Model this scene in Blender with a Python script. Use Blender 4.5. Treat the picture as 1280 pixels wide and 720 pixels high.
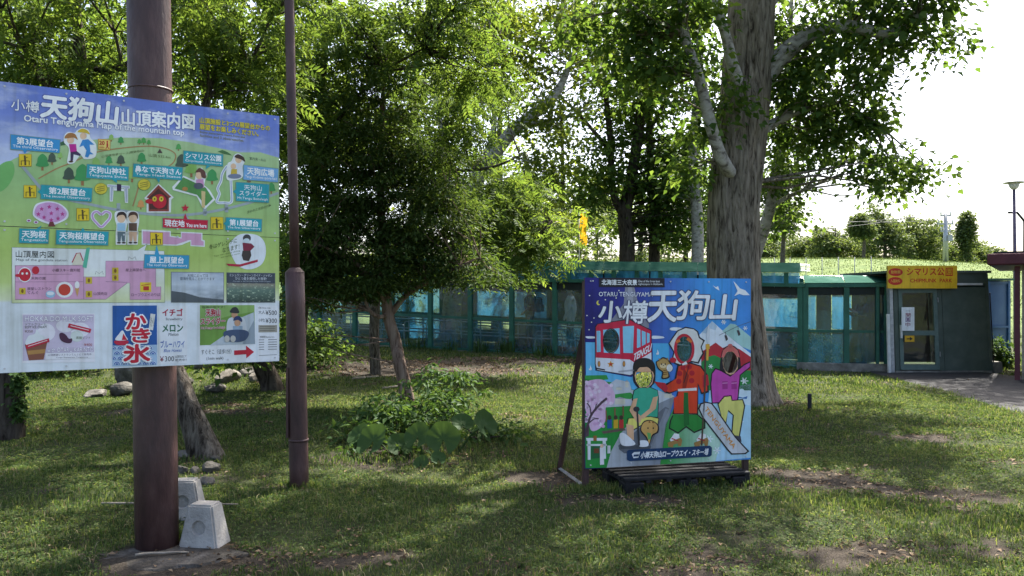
import bpy, bmesh, math, random
import numpy as np
from mathutils import Vector, Matrix
from mathutils.geometry import tessellate_polygon

scene = bpy.context.scene
for o in list(bpy.data.objects):
    bpy.data.objects.remove(o, do_unlink=True)
COL = scene.collection

# ------------------------------------------------------------------ camera
CAM_H, FPX, HORIZON = 1.6, 1000.0, 372.0
cam_data = bpy.data.cameras.new("camera")
cam_data.sensor_width = 36.0
cam_data.lens = 36.0 * FPX / 1280.0
cam_data.shift_y = (HORIZON - 360.0) / 1280.0
cam_data.clip_start = 0.1
cam_data.clip_end = 3000.0
cam = bpy.data.objects.new("camera", cam_data)
cam.location = (0, 0, CAM_H)
cam.rotation_euler = (math.radians(90), 0, 0)
COL.objects.link(cam)
scene.camera = cam

# ------------------------------------------------------------------ world, sun, exposure
SUN_AZ, SUN_EL = math.radians(30.0), math.radians(56.0)
world = bpy.data.worlds.new("World")
scene.world = world
world.use_nodes = True
wn = world.node_tree
wn.nodes.clear()
w_out = wn.nodes.new("ShaderNodeOutputWorld")
w_bg = wn.nodes.new("ShaderNodeBackground")
w_sky = wn.nodes.new("ShaderNodeTexSky")
w_sky.sky_type = 'NISHITA'
w_sky.sun_disc = False
w_sky.sun_elevation = SUN_EL
w_sky.sun_rotation = SUN_AZ
w_sky.altitude = 500
w_sky.air_density = 0.8
w_sky.dust_density = 6.0
w_sky.ozone_density = 0.4
w_bg.inputs["Strength"].default_value = 0.125
wn.links.new(w_sky.outputs[0], w_bg.inputs[0])
wn.links.new(w_bg.outputs[0], w_out.inputs[0])

sun_data = bpy.data.lights.new("sun", 'SUN')
sun_data.energy = 5.0
sun_data.angle = math.radians(0.55)
sun_data.color = (1.0, 0.95, 0.87)
sun = bpy.data.objects.new("sun", sun_data)
s_dir = Vector((math.sin(SUN_AZ) * math.cos(SUN_EL), math.cos(SUN_AZ) * math.cos(SUN_EL), math.sin(SUN_EL)))
sun.rotation_euler = s_dir.to_track_quat('Z', 'Y').to_euler()
sun.location = (10, 20, 30)
COL.objects.link(sun)

scene.view_settings.view_transform = 'Standard'
scene.view_settings.look = 'None'
scene.view_settings.gamma = 1.0
scene.view_settings.use_curve_mapping = False
scene.view_settings.exposure = 1.85
cy = scene.cycles
cy.max_bounces = 7
cy.diffuse_bounces = 4
cy.glossy_bounces = 3
cy.transmission_bounces = 6
cy.transparent_max_bounces = 12
cy.caustics_reflective = False
cy.caustics_refractive = False
cy.use_denoising = True

RNG = np.random.default_rng(7)
random.seed(7)

# ------------------------------------------------------------------ helpers
def px(x, y, Y):
    """photo pixel at depth Y -> world point"""
    return Vector(((x - 640.0) / FPX * Y, Y, CAM_H + (HORIZON - y) / FPX * Y))

def lin(h):
    h = h.lstrip('#')
    c = [int(h[i:i + 2], 16) / 255.0 for i in (0, 2, 4)]
    return tuple(v / 12.92 if v <= 0.04045 else ((v + 0.055) / 1.055) ** 2.4 for v in c) + (1.0,)

MATS = {}
def new_mat(name):
    m = bpy.data.materials.new(name)
    m.use_nodes = True
    nt = m.node_tree
    nt.nodes.clear()
    out = nt.nodes.new("ShaderNodeOutputMaterial")
    MATS[name] = m
    return m, nt, out

def N(nt, t, **kw):
    n = nt.nodes.new(t)
    for k, v in kw.items():
        if k in n.inputs.keys():
            n.inputs[k].default_value = v
        else:
            setattr(n, k, v)
    return n

def ramp(nt, stops, interp='LINEAR'):
    r = nt.nodes.new("ShaderNodeValToRGB")
    r.color_ramp.interpolation = interp
    el = r.color_ramp.elements
    while len(el) < len(stops):
        el.new(0.5)
    for e, (p, c) in zip(el, stops):
        e.position = p
        e.color = tuple(c) + ((1.0,) if len(c) == 3 else ())
    return r

def mat_rough(name, c1, c2, scale=8.0, rough=0.7, metal=0.0, bump=0.15, bscale=None, stretch=(1, 1, 1), detail=6, c3=None, spec=0.3, coord='Object'):
    """two/three tone worn surface with fine relief"""
    if name in MATS:
        return MATS[name]
    m, nt, out = new_mat(name)
    b = N(nt, "ShaderNodeBsdfPrincipled", Roughness=rough, Metallic=metal)
    b.inputs["Specular IOR Level"].default_value = spec
    tc = N(nt, "ShaderNodeTexCoord")
    mp = N(nt, "ShaderNodeMapping")
    mp.inputs["Scale"].default_value = stretch
    nt.links.new(tc.outputs[coord], mp.inputs[0])
    n1 = N(nt, "ShaderNodeTexNoise", Scale=scale, Detail=detail, Roughness=0.62)
    nt.links.new(mp.outputs[0], n1.inputs["Vector"])
    st = [(0.32, c1), (0.68, c2)] if c3 is None else [(0.3, c1), (0.55, c2), (0.72, c3)]
    r = ramp(nt, st)
    nt.links.new(n1.outputs[0], r.inputs[0])
    nt.links.new(r.outputs[0], b.inputs["Base Color"])
    if bump > 0:
        n2 = N(nt, "ShaderNodeTexNoise", Scale=bscale or scale * 5, Detail=5)
        nt.links.new(mp.outputs[0], n2.inputs["Vector"])
        bp = N(nt, "ShaderNodeBump", Strength=bump, Distance=0.02)
        nt.links.new(n2.outputs[0], bp.inputs["Height"])
        nt.links.new(bp.outputs[0], b.inputs["Normal"])
    nt.links.new(b.outputs[0], out.inputs[0])
    return m

def weather(nt, tc, colout):
    """dust film and faint rain streaks over printed vinyl"""
    n1 = N(nt, "ShaderNodeTexNoise", Scale=5.0, Detail=7.0, Roughness=0.65)
    nt.links.new(tc.outputs["Object"], n1.inputs["Vector"])
    mp = N(nt, "ShaderNodeMapping"); mp.inputs["Scale"].default_value = (14, 14, 0.7)
    nt.links.new(tc.outputs["Object"], mp.inputs[0])
    n2 = N(nt, "ShaderNodeTexNoise", Scale=1.6, Detail=5.0)
    nt.links.new(mp.outputs[0], n2.inputs["Vector"])
    r1 = ramp(nt, [(0.30, (0.80, 0.80, 0.77)), (0.62, (1, 1, 1))])
    nt.links.new(n1.outputs[0], r1.inputs[0])
    r2 = ramp(nt, [(0.28, (0.80, 0.79, 0.75)), (0.50, (1, 1, 1))])
    nt.links.new(n2.outputs[0], r2.inputs[0])
    m1 = N(nt, "ShaderNodeMix", data_type='RGBA', blend_type='MULTIPLY'); m1.inputs[0].default_value = 1.0
    m2 = N(nt, "ShaderNodeMix", data_type='RGBA', blend_type='MULTIPLY'); m2.inputs[0].default_value = 1.0
    if isinstance(colout, tuple):
        m1.inputs[6].default_value = colout
    else:
        nt.links.new(colout, m1.inputs[6])
    nt.links.new(r1.outputs[0], m1.inputs[7])
    nt.links.new(m1.outputs[2], m2.inputs[6]); nt.links.new(r2.outputs[0], m2.inputs[7])
    return m2.outputs[2]

def mat_print(hexcol):
    """printed ink / vinyl of one colour, weathered"""
    key = "ink_" + hexcol.lstrip('#')
    if key in MATS:
        return MATS[key]
    m, nt, out = new_mat(key)
    b = N(nt, "ShaderNodeBsdfPrincipled", Roughness=0.42)
    b.inputs["Specular IOR Level"].default_value = 0.3
    tc = N(nt, "ShaderNodeTexCoord")
    nt.links.new(weather(nt, tc, lin(hexcol)), b.inputs["Base Color"])
    nt.links.new(b.outputs[0], out.inputs[0])
    return m

def mat_leaf(name, dark, mid, light, trans=0.45, rough=0.6, tcol=None):
    if name in MATS:
        return MATS[name]
    m, nt, out = new_mat(name)
    geo = N(nt, "ShaderNodeNewGeometry")
    tc = N(nt, "ShaderNodeTexCoord")
    n1 = N(nt, "ShaderNodeTexNoise", Scale=0.9, Detail=3.0)
    nt.links.new(tc.outputs["Object"], n1.inputs["Vector"])
    mx = N(nt, "ShaderNodeMath", operation='MULTIPLY_ADD')
    mx.inputs[1].default_value = 0.55
    nt.links.new(geo.outputs["Random Per Island"], mx.inputs[0])
    sub = N(nt, "ShaderNodeMath", operation='MULTIPLY')
    sub.inputs[1].default_value = 0.5
    nt.links.new(n1.outputs[0], sub.inputs[0])
    nt.links.new(sub.outputs[0], mx.inputs[2])
    r = ramp(nt, [(0.15, dark), (0.5, mid), (0.85, light)])
    nt.links.new(mx.outputs[0], r.inputs[0])
    b = N(nt, "ShaderNodeBsdfPrincipled", Roughness=rough)
    b.inputs["Specular IOR Level"].default_value = 0.12
    nt.links.new(r.outputs[0], b.inputs["Base Color"])
    t = N(nt, "ShaderNodeBsdfTranslucent")
    mc = N(nt, "ShaderNodeMix", data_type='RGBA', blend_type='MULTIPLY')
    mc.inputs[0].default_value = 1.0
    nt.links.new(r.outputs[0], mc.inputs[6])
    mc.inputs[7].default_value = tcol or (1.9, 1.65, 0.8, 1)
    nt.links.new(mc.outputs[2], t.inputs[0])
    ms = N(nt, "ShaderNodeMixShader")
    ms.inputs[0].default_value = trans
    nt.links.new(b.outputs[0], ms.inputs[1])
    nt.links.new(t.outputs[0], ms.inputs[2])
    nt.links.new(ms.outputs[0], out.inputs[0])
    return m

def mat_bark(name, crev, mid, light, scale=10.0, stretch=0.16, depth=0.05, fine=40.0):
    """furrowed bark: long vertical plates between dark crevices"""
    m, nt, out = new_mat(name)
    b = N(nt, "ShaderNodeBsdfPrincipled", Roughness=0.95)
    b.inputs["Specular IOR Level"].default_value = 0.08
    tc = N(nt, "ShaderNodeTexCoord")
    mp = N(nt, "ShaderNodeMapping"); mp.inputs["Scale"].default_value = (1, 1, stretch)
    nt.links.new(tc.outputs["Object"], mp.inputs[0])
    n0 = N(nt, "ShaderNodeTexNoise", Scale=scale, Detail=7.0, Roughness=0.65, Distortion=0.6)
    nt.links.new(mp.outputs[0], n0.inputs["Vector"])
    n1 = N(nt, "ShaderNodeTexNoise", Scale=fine, Detail=5.0)
    nt.links.new(mp.outputs[0], n1.inputs["Vector"])
    n2 = N(nt, "ShaderNodeTexNoise", Scale=1.3, Detail=3.0)
    nt.links.new(tc.outputs["Object"], n2.inputs["Vector"])
    r = ramp(nt, [(0.36, crev), (0.46, mid), (0.64, light)])
    nt.links.new(n0.outputs[0], r.inputs[0])
    mx = N(nt, "ShaderNodeMix", data_type='RGBA', blend_type='MULTIPLY'); mx.inputs[0].default_value = 0.6
    r2 = ramp(nt, [(0.3, (0.55, 0.56, 0.5)), (0.7, (1.15, 1.1, 1.05))])
    nt.links.new(n2.outputs[0], r2.inputs[0])
    nt.links.new(r.outputs[0], mx.inputs[6]); nt.links.new(r2.outputs[0], mx.inputs[7])
    nt.links.new(mx.outputs[2], b.inputs["Base Color"])
    ad = N(nt, "ShaderNodeMath", operation='MULTIPLY_ADD'); ad.inputs[1].default_value = 0.25
    nt.links.new(n1.outputs[0], ad.inputs[0]); nt.links.new(n0.outputs[0], ad.inputs[2])
    bp = N(nt, "ShaderNodeBump", Strength=1.0, Distance=depth)
    nt.links.new(ad.outputs[0], bp.inputs["Height"]); nt.links.new(bp.outputs[0], b.inputs["Normal"])
    nt.links.new(b.outputs[0], out.inputs[0])
    return m

# ------------------------------------------------------------------ object helpers
def link(o, parent=None):
    COL.objects.link(o)
    if parent is not None:
        o.parent = parent
    return o

def tag(o, label=None, cat=None, group=None, kind=None):
    if label: o["label"] = label
    if cat: o["category"] = cat
    if group: o["group"] = group
    if kind: o["kind"] = kind
    return o

def thing(name, label, cat, loc=(0, 0, 0), rz=0.0, group=None):
    o = bpy.data.objects.new(name, None)
    o.empty_display_size = 0.1
    o.location = loc
    o.rotation_euler = (0, 0, rz)
    link(o)
    return tag(o, label, cat, group)

def mesh_np(name, V, F, mats, parent=None, smooth=False, mi=None):
    """V (n,3) float, F (m,3) or (m,4) int -> object"""
    V = np.ascontiguousarray(V, dtype=np.float32)
    F = np.ascontiguousarray(F, dtype=np.int32)
    k = F.shape[1]
    me = bpy.data.meshes.new(name)
    me.vertices.add(len(V))
    me.vertices.foreach_set("co", V.ravel())
    me.loops.add(F.size)
    me.loops.foreach_set("vertex_index", F.ravel())
    me.polygons.add(len(F))
    me.polygons.foreach_set("loop_start", np.arange(0, F.size, k, dtype=np.int32))
    try:
        me.polygons.foreach_set("loop_total", np.full(len(F), k, dtype=np.int32))
    except Exception:
        pass
    if smooth:
        me.polygons.foreach_set("use_smooth", np.ones(len(F), dtype=bool))
    if mi is not None:
        me.polygons.foreach_set("material_index", np.asarray(mi, dtype=np.int32))
    for m in (mats if isinstance(mats, (list, tuple)) else [mats]):
        me.materials.append(m)
    me.update(calc_edges=True)
    o = bpy.data.objects.new(name, me)
    return link(o, parent)

class MB:
    """collects polygons, then becomes ONE mesh object"""
    def __init__(s):
        s.v, s.f, s.m, s.sm = [], [], [], []
    def add(s, vs, fs, m=0, smooth=False):
        b = len(s.v)
        s.v += [tuple(v) for v in vs]
        for f in fs:
            s.f.append([b + i for i in f]); s.m.append(m); s.sm.append(smooth)
    def box(s, c, d, m=0, rot=None, bev=0.0):
        c = Vector(c)
        hx, hy, hz = d[0] / 2, d[1] / 2, d[2] / 2
        if bev <= 0:
            vs = [Vector((x * hx, y * hy, z * hz)) for z in (-1, 1) for y in (-1, 1) for x in (-1, 1)]
            fs = [(0, 2, 3, 1), (4, 5, 7, 6), (0, 1, 5, 4), (2, 6, 7, 3), (0, 4, 6, 2), (1, 3, 7, 5)]
        else:
            bm = bmesh.new()
            bmesh.ops.create_cube(bm, size=1.0)
            for v in bm.verts:
                v.co = Vector((v.co.x * d[0], v.co.y * d[1], v.co.z * d[2]))
            bmesh.ops.bevel(bm, geom=list(bm.edges), offset=bev, segments=1, affect='EDGES')
            bm.verts.index_update()
            vs = [v.co.copy() for v in bm.verts]
            fs = [[v.index for v in f.verts] for f in bm.faces]
            bm.free()
        if rot is not None:
            vs = [rot @ v for v in vs]
        s.add([c + v for v in vs], fs, m)
        return s
    def tube(s, pts, radii, n=8, m=0, caps=True, smooth=True):
        V, F = tube_np(pts, radii, n)
        s.add(V.tolist(), F.tolist(), m, smooth)
        if caps:
            b = len(s.v) - len(V)
            k = len(pts)
            s.f.append([b + i for i in range(n)][::-1]); s.m.append(m); s.sm.append(False)
            s.f.append([b + (k - 1) * n + i for i in range(n)]); s.m.append(m); s.sm.append(False)
        return s
    def prism(s, poly, y0, y1, m=0):
        """polygon in xz extruded along y"""
        n = len(poly)
        vs = [(p[0], y0, p[1]) for p in poly] + [(p[0], y1, p[1]) for p in poly]
        fs = [list(range(n)), list(range(2 * n - 1, n - 1, -1))]
        fs += [[i, i + n, (i + 1) % n + n, (i + 1) % n] for i in range(n)]
        s.add(vs, fs, m)
        return s
    def build(s, name, mats, parent=None, matrix=None):
        me = bpy.data.meshes.new(name)
        vs = s.v if matrix is None else [tuple(matrix @ Vector(v)) for v in s.v]
        me.from_pydata(vs, [], s.f)
        for m in (mats if isinstance(mats, (list, tuple)) else [mats]):
            me.materials.append(m)
        me.polygons.foreach_set("material_index", np.array(s.m, dtype=np.int32))
        me.polygons.foreach_set("use_smooth", np.array(s.sm, dtype=bool))
        me.update()
        return link(bpy.data.objects.new(name, me), parent)

def tube_np(pts, radii, n=8):
    P = np.array([tuple(p) for p in pts], dtype=float)
    k = len(P)
    R = np.full(k, radii, dtype=float) if np.isscalar(radii) else np.array(radii, dtype=float)
    T = np.zeros_like(P)
    T[1:-1] = P[2:] - P[:-2] if k > 2 else 0
    T[0] = P[1] - P[0]; T[-1] = P[-1] - P[-2]
    T /= np.linalg.norm(T, axis=1)[:, None] + 1e-9
    a = np.array([0, 0, 1.0]) if abs(T[0][2]) < 0.9 else np.array([1.0, 0, 0])
    u = np.cross(T[0], a); u /= np.linalg.norm(u)
    V = np.zeros((k, n, 3))
    ang = np.linspace(0, 2 * np.pi, n, endpoint=False)
    for i in range(k):
        u = u - T[i] * np.dot(u, T[i]); u /= np.linalg.norm(u) + 1e-9
        w = np.cross(T[i], u)
        V[i] = P[i] + R[i] * (np.cos(ang)[:, None] * u + np.sin(ang)[:, None] * w)
    F = []
    for i in range(k - 1):
        for j in range(n):
            j2 = (j + 1) % n
            F.append((i * n + j, i * n + j2, (i + 1) * n + j2, (i + 1) * n + j))
    return V.reshape(-1, 3), np.array(F)

def catmull(pts, sub=6, closed=False):
    P = [np.array(tuple(p), dtype=float) for p in pts]
    n = len(P)
    out = []
    rng = range(n if closed else n - 1)
    for i in rng:
        if closed:
            p0, p1, p2, p3 = P[(i - 1) % n], P[i], P[(i + 1) % n], P[(i + 2) % n]
        else:
            p0 = P[i - 1] if i > 0 else 2 * P[0] - P[1]
            p1, p2 = P[i], P[i + 1]
            p3 = P[i + 2] if i + 2 < n else 2 * P[-1] - P[-2]
        for j in range(sub):
            t = j / sub
            out.append(0.5 * ((2 * p1) + (p2 - p0) * t + (2 * p0 - 5 * p1 + 4 * p2 - p3) * t * t + (3 * p1 - p0 - 3 * p2 + p3) * t ** 3))
    if not closed:
        out.append(P[-1])
    return out

# ------------------------------------------------------------------ terrain function
def vnoise(x, y, seed=0):
    x = np.asarray(x, dtype=float); y = np.asarray(y, dtype=float)
    xi = np.floor(x).astype(np.int64); yi = np.floor(y).astype(np.int64)
    fx = x - xi; fy = y - yi
    fx = fx * fx * (3 - 2 * fx); fy = fy * fy * (3 - 2 * fy)
    def h(a, b):
        v = (a * 374761393 + b * 668265263 + seed * 974711) & 0x7fffffff
        v = ((v ^ (v >> 13)) * 1274126177) & 0x7fffffff
        return ((v ^ (v >> 16)) & 0xffff) / 65535.0
    return (h(xi, yi) * (1 - fx) + h(xi + 1, yi) * fx) * (1 - fy) + (h(xi, yi + 1) * (1 - fx) + h(xi + 1, yi + 1) * fx) * fy

def sstep(a, b, x):
    t = np.clip((np.asarray(x, dtype=float) - a) / (b - a), 0, 1)
    return t * t * (3 - 2 * t)

def path_mask(x, y):
    """1 on the asphalt path to the gate"""
    x = np.asarray(x, dtype=float); y = np.asarray(y, dtype=float)
    left = np.interp(y, [0, 6, 10.8, 13.5, 16.2, 17.4], [6.2, 6.5, 6.9, 7.25, 7.55, 7.6])
    left = left + 0.10 * (vnoise(y * 1.3, y * 0, 5) - 0.5)
    right = np.interp(y, [0, 10, 15.0, 16.2, 17.4], [14, 14, 12.5, 10.2, 10.0])
    return sstep(-0.08, 0.08, x - left) * sstep(-0.08, 0.08, right - x) * sstep(17.35, 17.2, y) * sstep(-6, -5.5, y)

def gz(x, y):
    x = np.asarray(x, dtype=float); y = np.asarray(y, dtype=float)
    f = np.clip((6.4 - x) / 8.5, 0, 1.3)
    z = 0.028 * np.clip(y - 12, 0, 14) * f
    z = z + 5.7 * sstep(30, 86, y) * (1.0 - 0.35 * sstep(35, 75, x))
    n = 0.09 * (vnoise(x * 0.55, y * 0.55, 1) - 0.5) + 0.05 * (vnoise(x * 1.7, y * 1.7, 2) - 0.5) + 0.025 * (vnoise(x * 5, y * 5, 3) - 0.5)
    n = n * (1 - 0.9 * np.maximum(path_mask(x, y), sstep(5.8, 6.6, x) * sstep(13, 15, y) * sstep(22, 20, y)))
    z = z + n * sstep(40, 25, y) + 0.6 * (vnoise(x * 0.06, y * 0.06, 4) - 0.5) * sstep(45, 70, y)
    # the big pole stands in a slightly sunken pad
    z = z - 0.02 * np.exp(-((x + 2.2) ** 2 + (y - 5.1) ** 2) / 0.5)
    return z

def G(x, y):
    return float(gz(x, y))

DIRT = [(-2.15, 5.0, 0.62, 0.34, 1.2), (0.28, 7.05, 0.40, 0.26, 1.0), (1.4, 7.0, 0.75, 0.35, 0.8), (0.9, 6.35, 0.7, 0.18, 0.6),
        (2.55, 7.0, 0.65, 0.4, 1.0), (1.7, 5.0, 0.7, 0.3, 0.55), (2.6, 5.1, 0.7, 0.35, 0.6), (3.6, 6.55, 0.6, 0.3, 1.1),
        (3.4, 12.0, 1.1, 1.0, 0.9), (-2.2, 16.8, 2.2, 1.5, 1.25), (1.0, 18.5, 2.5, 0.7, 0.8), (-1.0, 8.1, 0.9, 0.5, 0.9),
        (-0.9, 4.8, 0.9, 0.25, 0.45), (0.6, 4.6, 0.9, 0.35, 0.4), (-2.9, 7.9, 0.5, 0.4, 0.8), (-1.9, 6.9, 0.28, 0.25, 0.9),
        (-4.2, 11.5, 1.5, 0.7, 0.7), (3.0, 8.6, 0.5, 0.2, 0.5), (4.7, 9.3, 0.5, 0.22, 0.6)]
def dirt_amount(x, y):
    x = np.asarray(x, dtype=float); y = np.asarray(y, dtype=float)
    d = np.zeros_like(x + y)
    for cx_, cy_, rx, ry, a in DIRT:
        d = d + a * np.exp(-(((x - cx_) / rx) ** 2 + ((y - cy_) / ry) ** 2))
    d = d + 0.75 * (vnoise(x * 2.6, y * 2.6, 11) - 0.5) + 0.55 * (vnoise(x * 7, y * 7, 12) - 0.5) + 0.3 * (vnoise(x * 16, y * 16, 13) - 0.5)
    return np.clip(d, 0, 1.3)
# ------------------------------------------------------------------ setting: ground, path
def axis(fine0, fine1, step, far0, far1):
    a = list(np.arange(fine0, fine1 + 1e-6, step))
    s, p = step, fine1
    while p < far1:
        s *= 1.28; p += s; a.append(min(p, far1))
    s, p = step, fine0
    pre = []
    while p > far0:
        s *= 1.28; p -= s; pre.append(max(p, far0))
    return np.array(pre[::-1] + a)

def grid_mesh(name, xs, ys, zf, mat, dz=0.0):
    X, Y = np.meshgrid(xs, ys)
    Z = zf(X, Y) + dz
    V = np.stack([X.ravel(), Y.ravel(), Z.ravel()], 1)
    nx, ny = len(xs), len(ys)
    i = np.arange(ny - 1)[:, None] * nx + np.arange(nx - 1)[None, :]
    F = np.stack([i, i + 1, i + nx + 1, i + nx], -1).reshape(-1, 4)
    return V, F

def ground_material():
    m, nt, out = new_mat("turf_and_soil")
    b = N(nt, "ShaderNodeBsdfPrincipled", Roughness=0.95)
    b.inputs["Specular IOR Level"].default_value = 0.1
    tc = N(nt, "ShaderNodeTexCoord")
    at = N(nt, "ShaderNodeAttribute", attribute_name="dirt")
    n1 = N(nt, "ShaderNodeTexNoise", Scale=14.0, Detail=8.0, Roughness=0.7)
    n2 = N(nt, "ShaderNodeTexNoise", Scale=1.1, Detail=4.0)
    n3 = N(nt, "ShaderNodeTexNoise", Scale=60.0, Detail=6.0, Roughness=0.75)
    for n in (n1, n2, n3):
        nt.links.new(tc.outputs["Object"], n.inputs["Vector"])
    soil = ramp(nt, [(0.3, (0.026, 0.021, 0.016)), (0.55, (0.064, 0.053, 0.041)), (0.75, (0.125, 0.110, 0.088))])
    nt.links.new(n3.outputs[0], soil.inputs[0])
    grass = ramp(nt, [(0.3, (0.024, 0.028, 0.014)), (0.5, (0.044, 0.056, 0.022)), (0.7, (0.075, 0.082, 0.038))])
    nt.links.new(n1.outputs[0], grass.inputs[0])
    add = N(nt, "ShaderNodeMath", operation='MULTIPLY_ADD')
    nt.links.new(n1.outputs[0], add.inputs[0]); add.inputs[1].default_value = 0.6
    nt.links.new(at.outputs["Fac"], add.inputs[2])
    thr = ramp(nt, [(0.55, (0, 0, 0)), (0.85, (1, 1, 1))])
    nt.links.new(add.outputs[0], thr.inputs[0])
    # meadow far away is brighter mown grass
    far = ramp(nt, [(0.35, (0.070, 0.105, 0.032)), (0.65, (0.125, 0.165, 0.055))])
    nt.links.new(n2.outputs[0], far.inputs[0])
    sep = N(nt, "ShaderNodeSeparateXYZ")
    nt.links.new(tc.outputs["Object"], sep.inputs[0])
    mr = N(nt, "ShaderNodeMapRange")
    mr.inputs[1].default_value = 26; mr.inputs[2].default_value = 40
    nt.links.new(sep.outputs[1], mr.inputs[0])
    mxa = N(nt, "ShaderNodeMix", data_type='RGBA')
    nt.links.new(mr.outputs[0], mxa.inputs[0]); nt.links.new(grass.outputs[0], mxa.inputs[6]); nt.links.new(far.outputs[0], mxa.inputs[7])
    mxb = N(nt, "ShaderNodeMix", data_type='RGBA')
    nt.links.new(thr.outputs[0], mxb.inputs[0]); nt.links.new(mxa.outputs[2], mxb.inputs[6]); nt.links.new(soil.outputs[0], mxb.inputs[7])
    nt.links.new(mxb.outputs[2], b.inputs["Base Color"])
    bp = N(nt, "ShaderNodeBump", Strength=0.8, Distance=0.03)
    nt.links.new(n3.outputs[0], bp.inputs["Height"])
    nt.links.new(bp.outputs[0], b.inputs["Normal"])
    nt.links.new(b.outputs[0], out.inputs[0])
    return m

xs = axis(-8.0, 12.0, 0.14, -700, 900)
ys = axis(3.5, 23.0, 0.14, -300, 1600)
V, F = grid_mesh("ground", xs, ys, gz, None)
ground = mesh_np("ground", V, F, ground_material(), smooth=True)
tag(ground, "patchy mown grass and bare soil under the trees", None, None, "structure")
ca = ground.data.attributes.new("dirt", 'FLOAT', 'POINT')
dv = dirt_amount(V[:, 0], V[:, 1]) * sstep(26, 22, V[:, 1])
ca.data.foreach_set("value", dv.astype(np.float32))

asphalt = mat_rough("asphalt", (0.018, 0.018, 0.0195), (0.034, 0.034, 0.0345), scale=3.0, rough=0.85, bump=0.5, bscale=90, c3=(0.050, 0.050, 0.049))
pv, pf = [], []
ysp = np.arange(-5.4, 17.21, 0.2)
tt = np.linspace(0, 1, 25)
for y in ysp:
    l = float(np.interp(y, [0, 6, 10.8, 13.5, 16.2, 17.4], [6.2, 6.5, 6.9, 7.25, 7.55, 7.6])) + 0.10 * (float(vnoise(y * 1.3, 0.0, 5)) - 0.5)
    r = float(np.interp(y, [0, 10, 15.0, 16.2, 17.4], [14, 14, 12.5, 10.2, 10.0]))
    for t in tt:
        x = l + (r - l) * t
        pv.append((x, y, G(x, y) + (0.018 if 0 < t < 1 else -0.03)))
nt_ = len(tt)
for i in range(len(ysp) - 1):
    for j in range(nt_ - 1):
        a = i * nt_ + j
        pf.append((a, a + 1, a + nt_ + 1, a + nt_))
path = mesh_np("asphalt_path", np.array(pv), np.array(pf), asphalt, smooth=True)
tag(path, "grey asphalt path leading to the enclosure gate", None, None, "structure")

# ------------------------------------------------------------------ vegetation generators
BARK = mat_bark("bark_grey", (0.022, 0.018, 0.015), (0.10, 0.085, 0.07), (0.22, 0.195, 0.165), 26, 0.22, 0.05, 80)
BARK_BIG = mat_bark("bark_furrowed", (0.050, 0.040, 0.031), (0.20, 0.17, 0.132), (0.35, 0.305, 0.245), 19, 0.17, 0.08, 70)
BARK_DARK = mat_bark("bark_dark", (0.016, 0.013, 0.010), (0.055, 0.045, 0.037), (0.10, 0.085, 0.07), 14, 0.2, 0.04)
BARK_PALE = mat_bark("bark_pale", (0.13, 0.115, 0.10), (0.32, 0.30, 0.27), (0.46, 0.44, 0.40), 7, 1.6, 0.02)
BARK_YEW = mat_bark("bark_reddish", (0.05, 0.032, 0.024), (0.19, 0.13, 0.10), (0.33, 0.25, 0.20), 16, 0.15, 0.03)

LEAF_A = mat_leaf("leaf_broad", (0.032, 0.068, 0.017), (0.058, 0.114, 0.027), (0.098, 0.158, 0.042), trans=0.52)
LEAF_B = mat_leaf("leaf_rowan", (0.040, 0.078, 0.021), (0.070, 0.125, 0.031), (0.115, 0.175, 0.045), trans=0.56)
LEAF_C = mat_leaf("leaf_bright", (0.060, 0.100, 0.020), (0.096, 0.148, 0.032), (0.14, 0.185, 0.048), trans=0.6)
LEAF_Y = mat_leaf("leaf_yew", (0.026, 0.050, 0.015), (0.048, 0.084, 0.023), (0.082, 0.118, 0.034), trans=0.42, tcol=(1.7, 1.6, 0.75, 1))
LEAF_S = mat_leaf("leaf_shrub", (0.0246, 0.0588, 0.0175), (0.047, 0.098, 0.0275), (0.084, 0.1421, 0.0438), trans=0.35)
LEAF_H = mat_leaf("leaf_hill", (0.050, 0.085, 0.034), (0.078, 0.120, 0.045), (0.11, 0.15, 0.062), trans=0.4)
GRASS = mat_leaf("grass_blade", (0.023, 0.048, 0.016), (0.054, 0.098, 0.031), (0.155, 0.19, 0.085), trans=0.42, rough=0.85)
LITTER = mat_leaf("fallen_leaf", (0.05, 0.032, 0.018), (0.13, 0.085, 0.05), (0.26, 0.20, 0.13), trans=0.1, rough=0.8, tcol=(1, 1, 1, 1))

def unit(v):
    return v / (np.linalg.norm(v, axis=-1, keepdims=True) + 1e-9)

def leaf_mesh(P, D, Nn, L, W, fold=0.18):
    """P bases, D directions, Nn normals (n,3); L,W (n,) -> verts, tris.  Each leaf: 6 verts, 4 tris, creased on the midrib."""
    n = len(P)
    D = unit(D)
    S = unit(np.cross(D, Nn))
    U = np.cross(S, D)
    L = L[:, None]; W = W[:, None]
    base = P
    tip = P + D * L - U * L * 0.12
    l1 = P + D * L * 0.42 + S * W * 0.5 + U * W * fold
    r1 = P + D * L * 0.42 - S * W * 0.5 + U * W * fold
    V = np.stack([base, l1, tip, r1], 1).reshape(-1, 3)
    b = np.arange(n)[:, None] * 4
    F = np.concatenate([b + np.array([0, 2, 1]), b + np.array([0, 3, 2])], 1).reshape(-1, 3)
    return V, F

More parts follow.
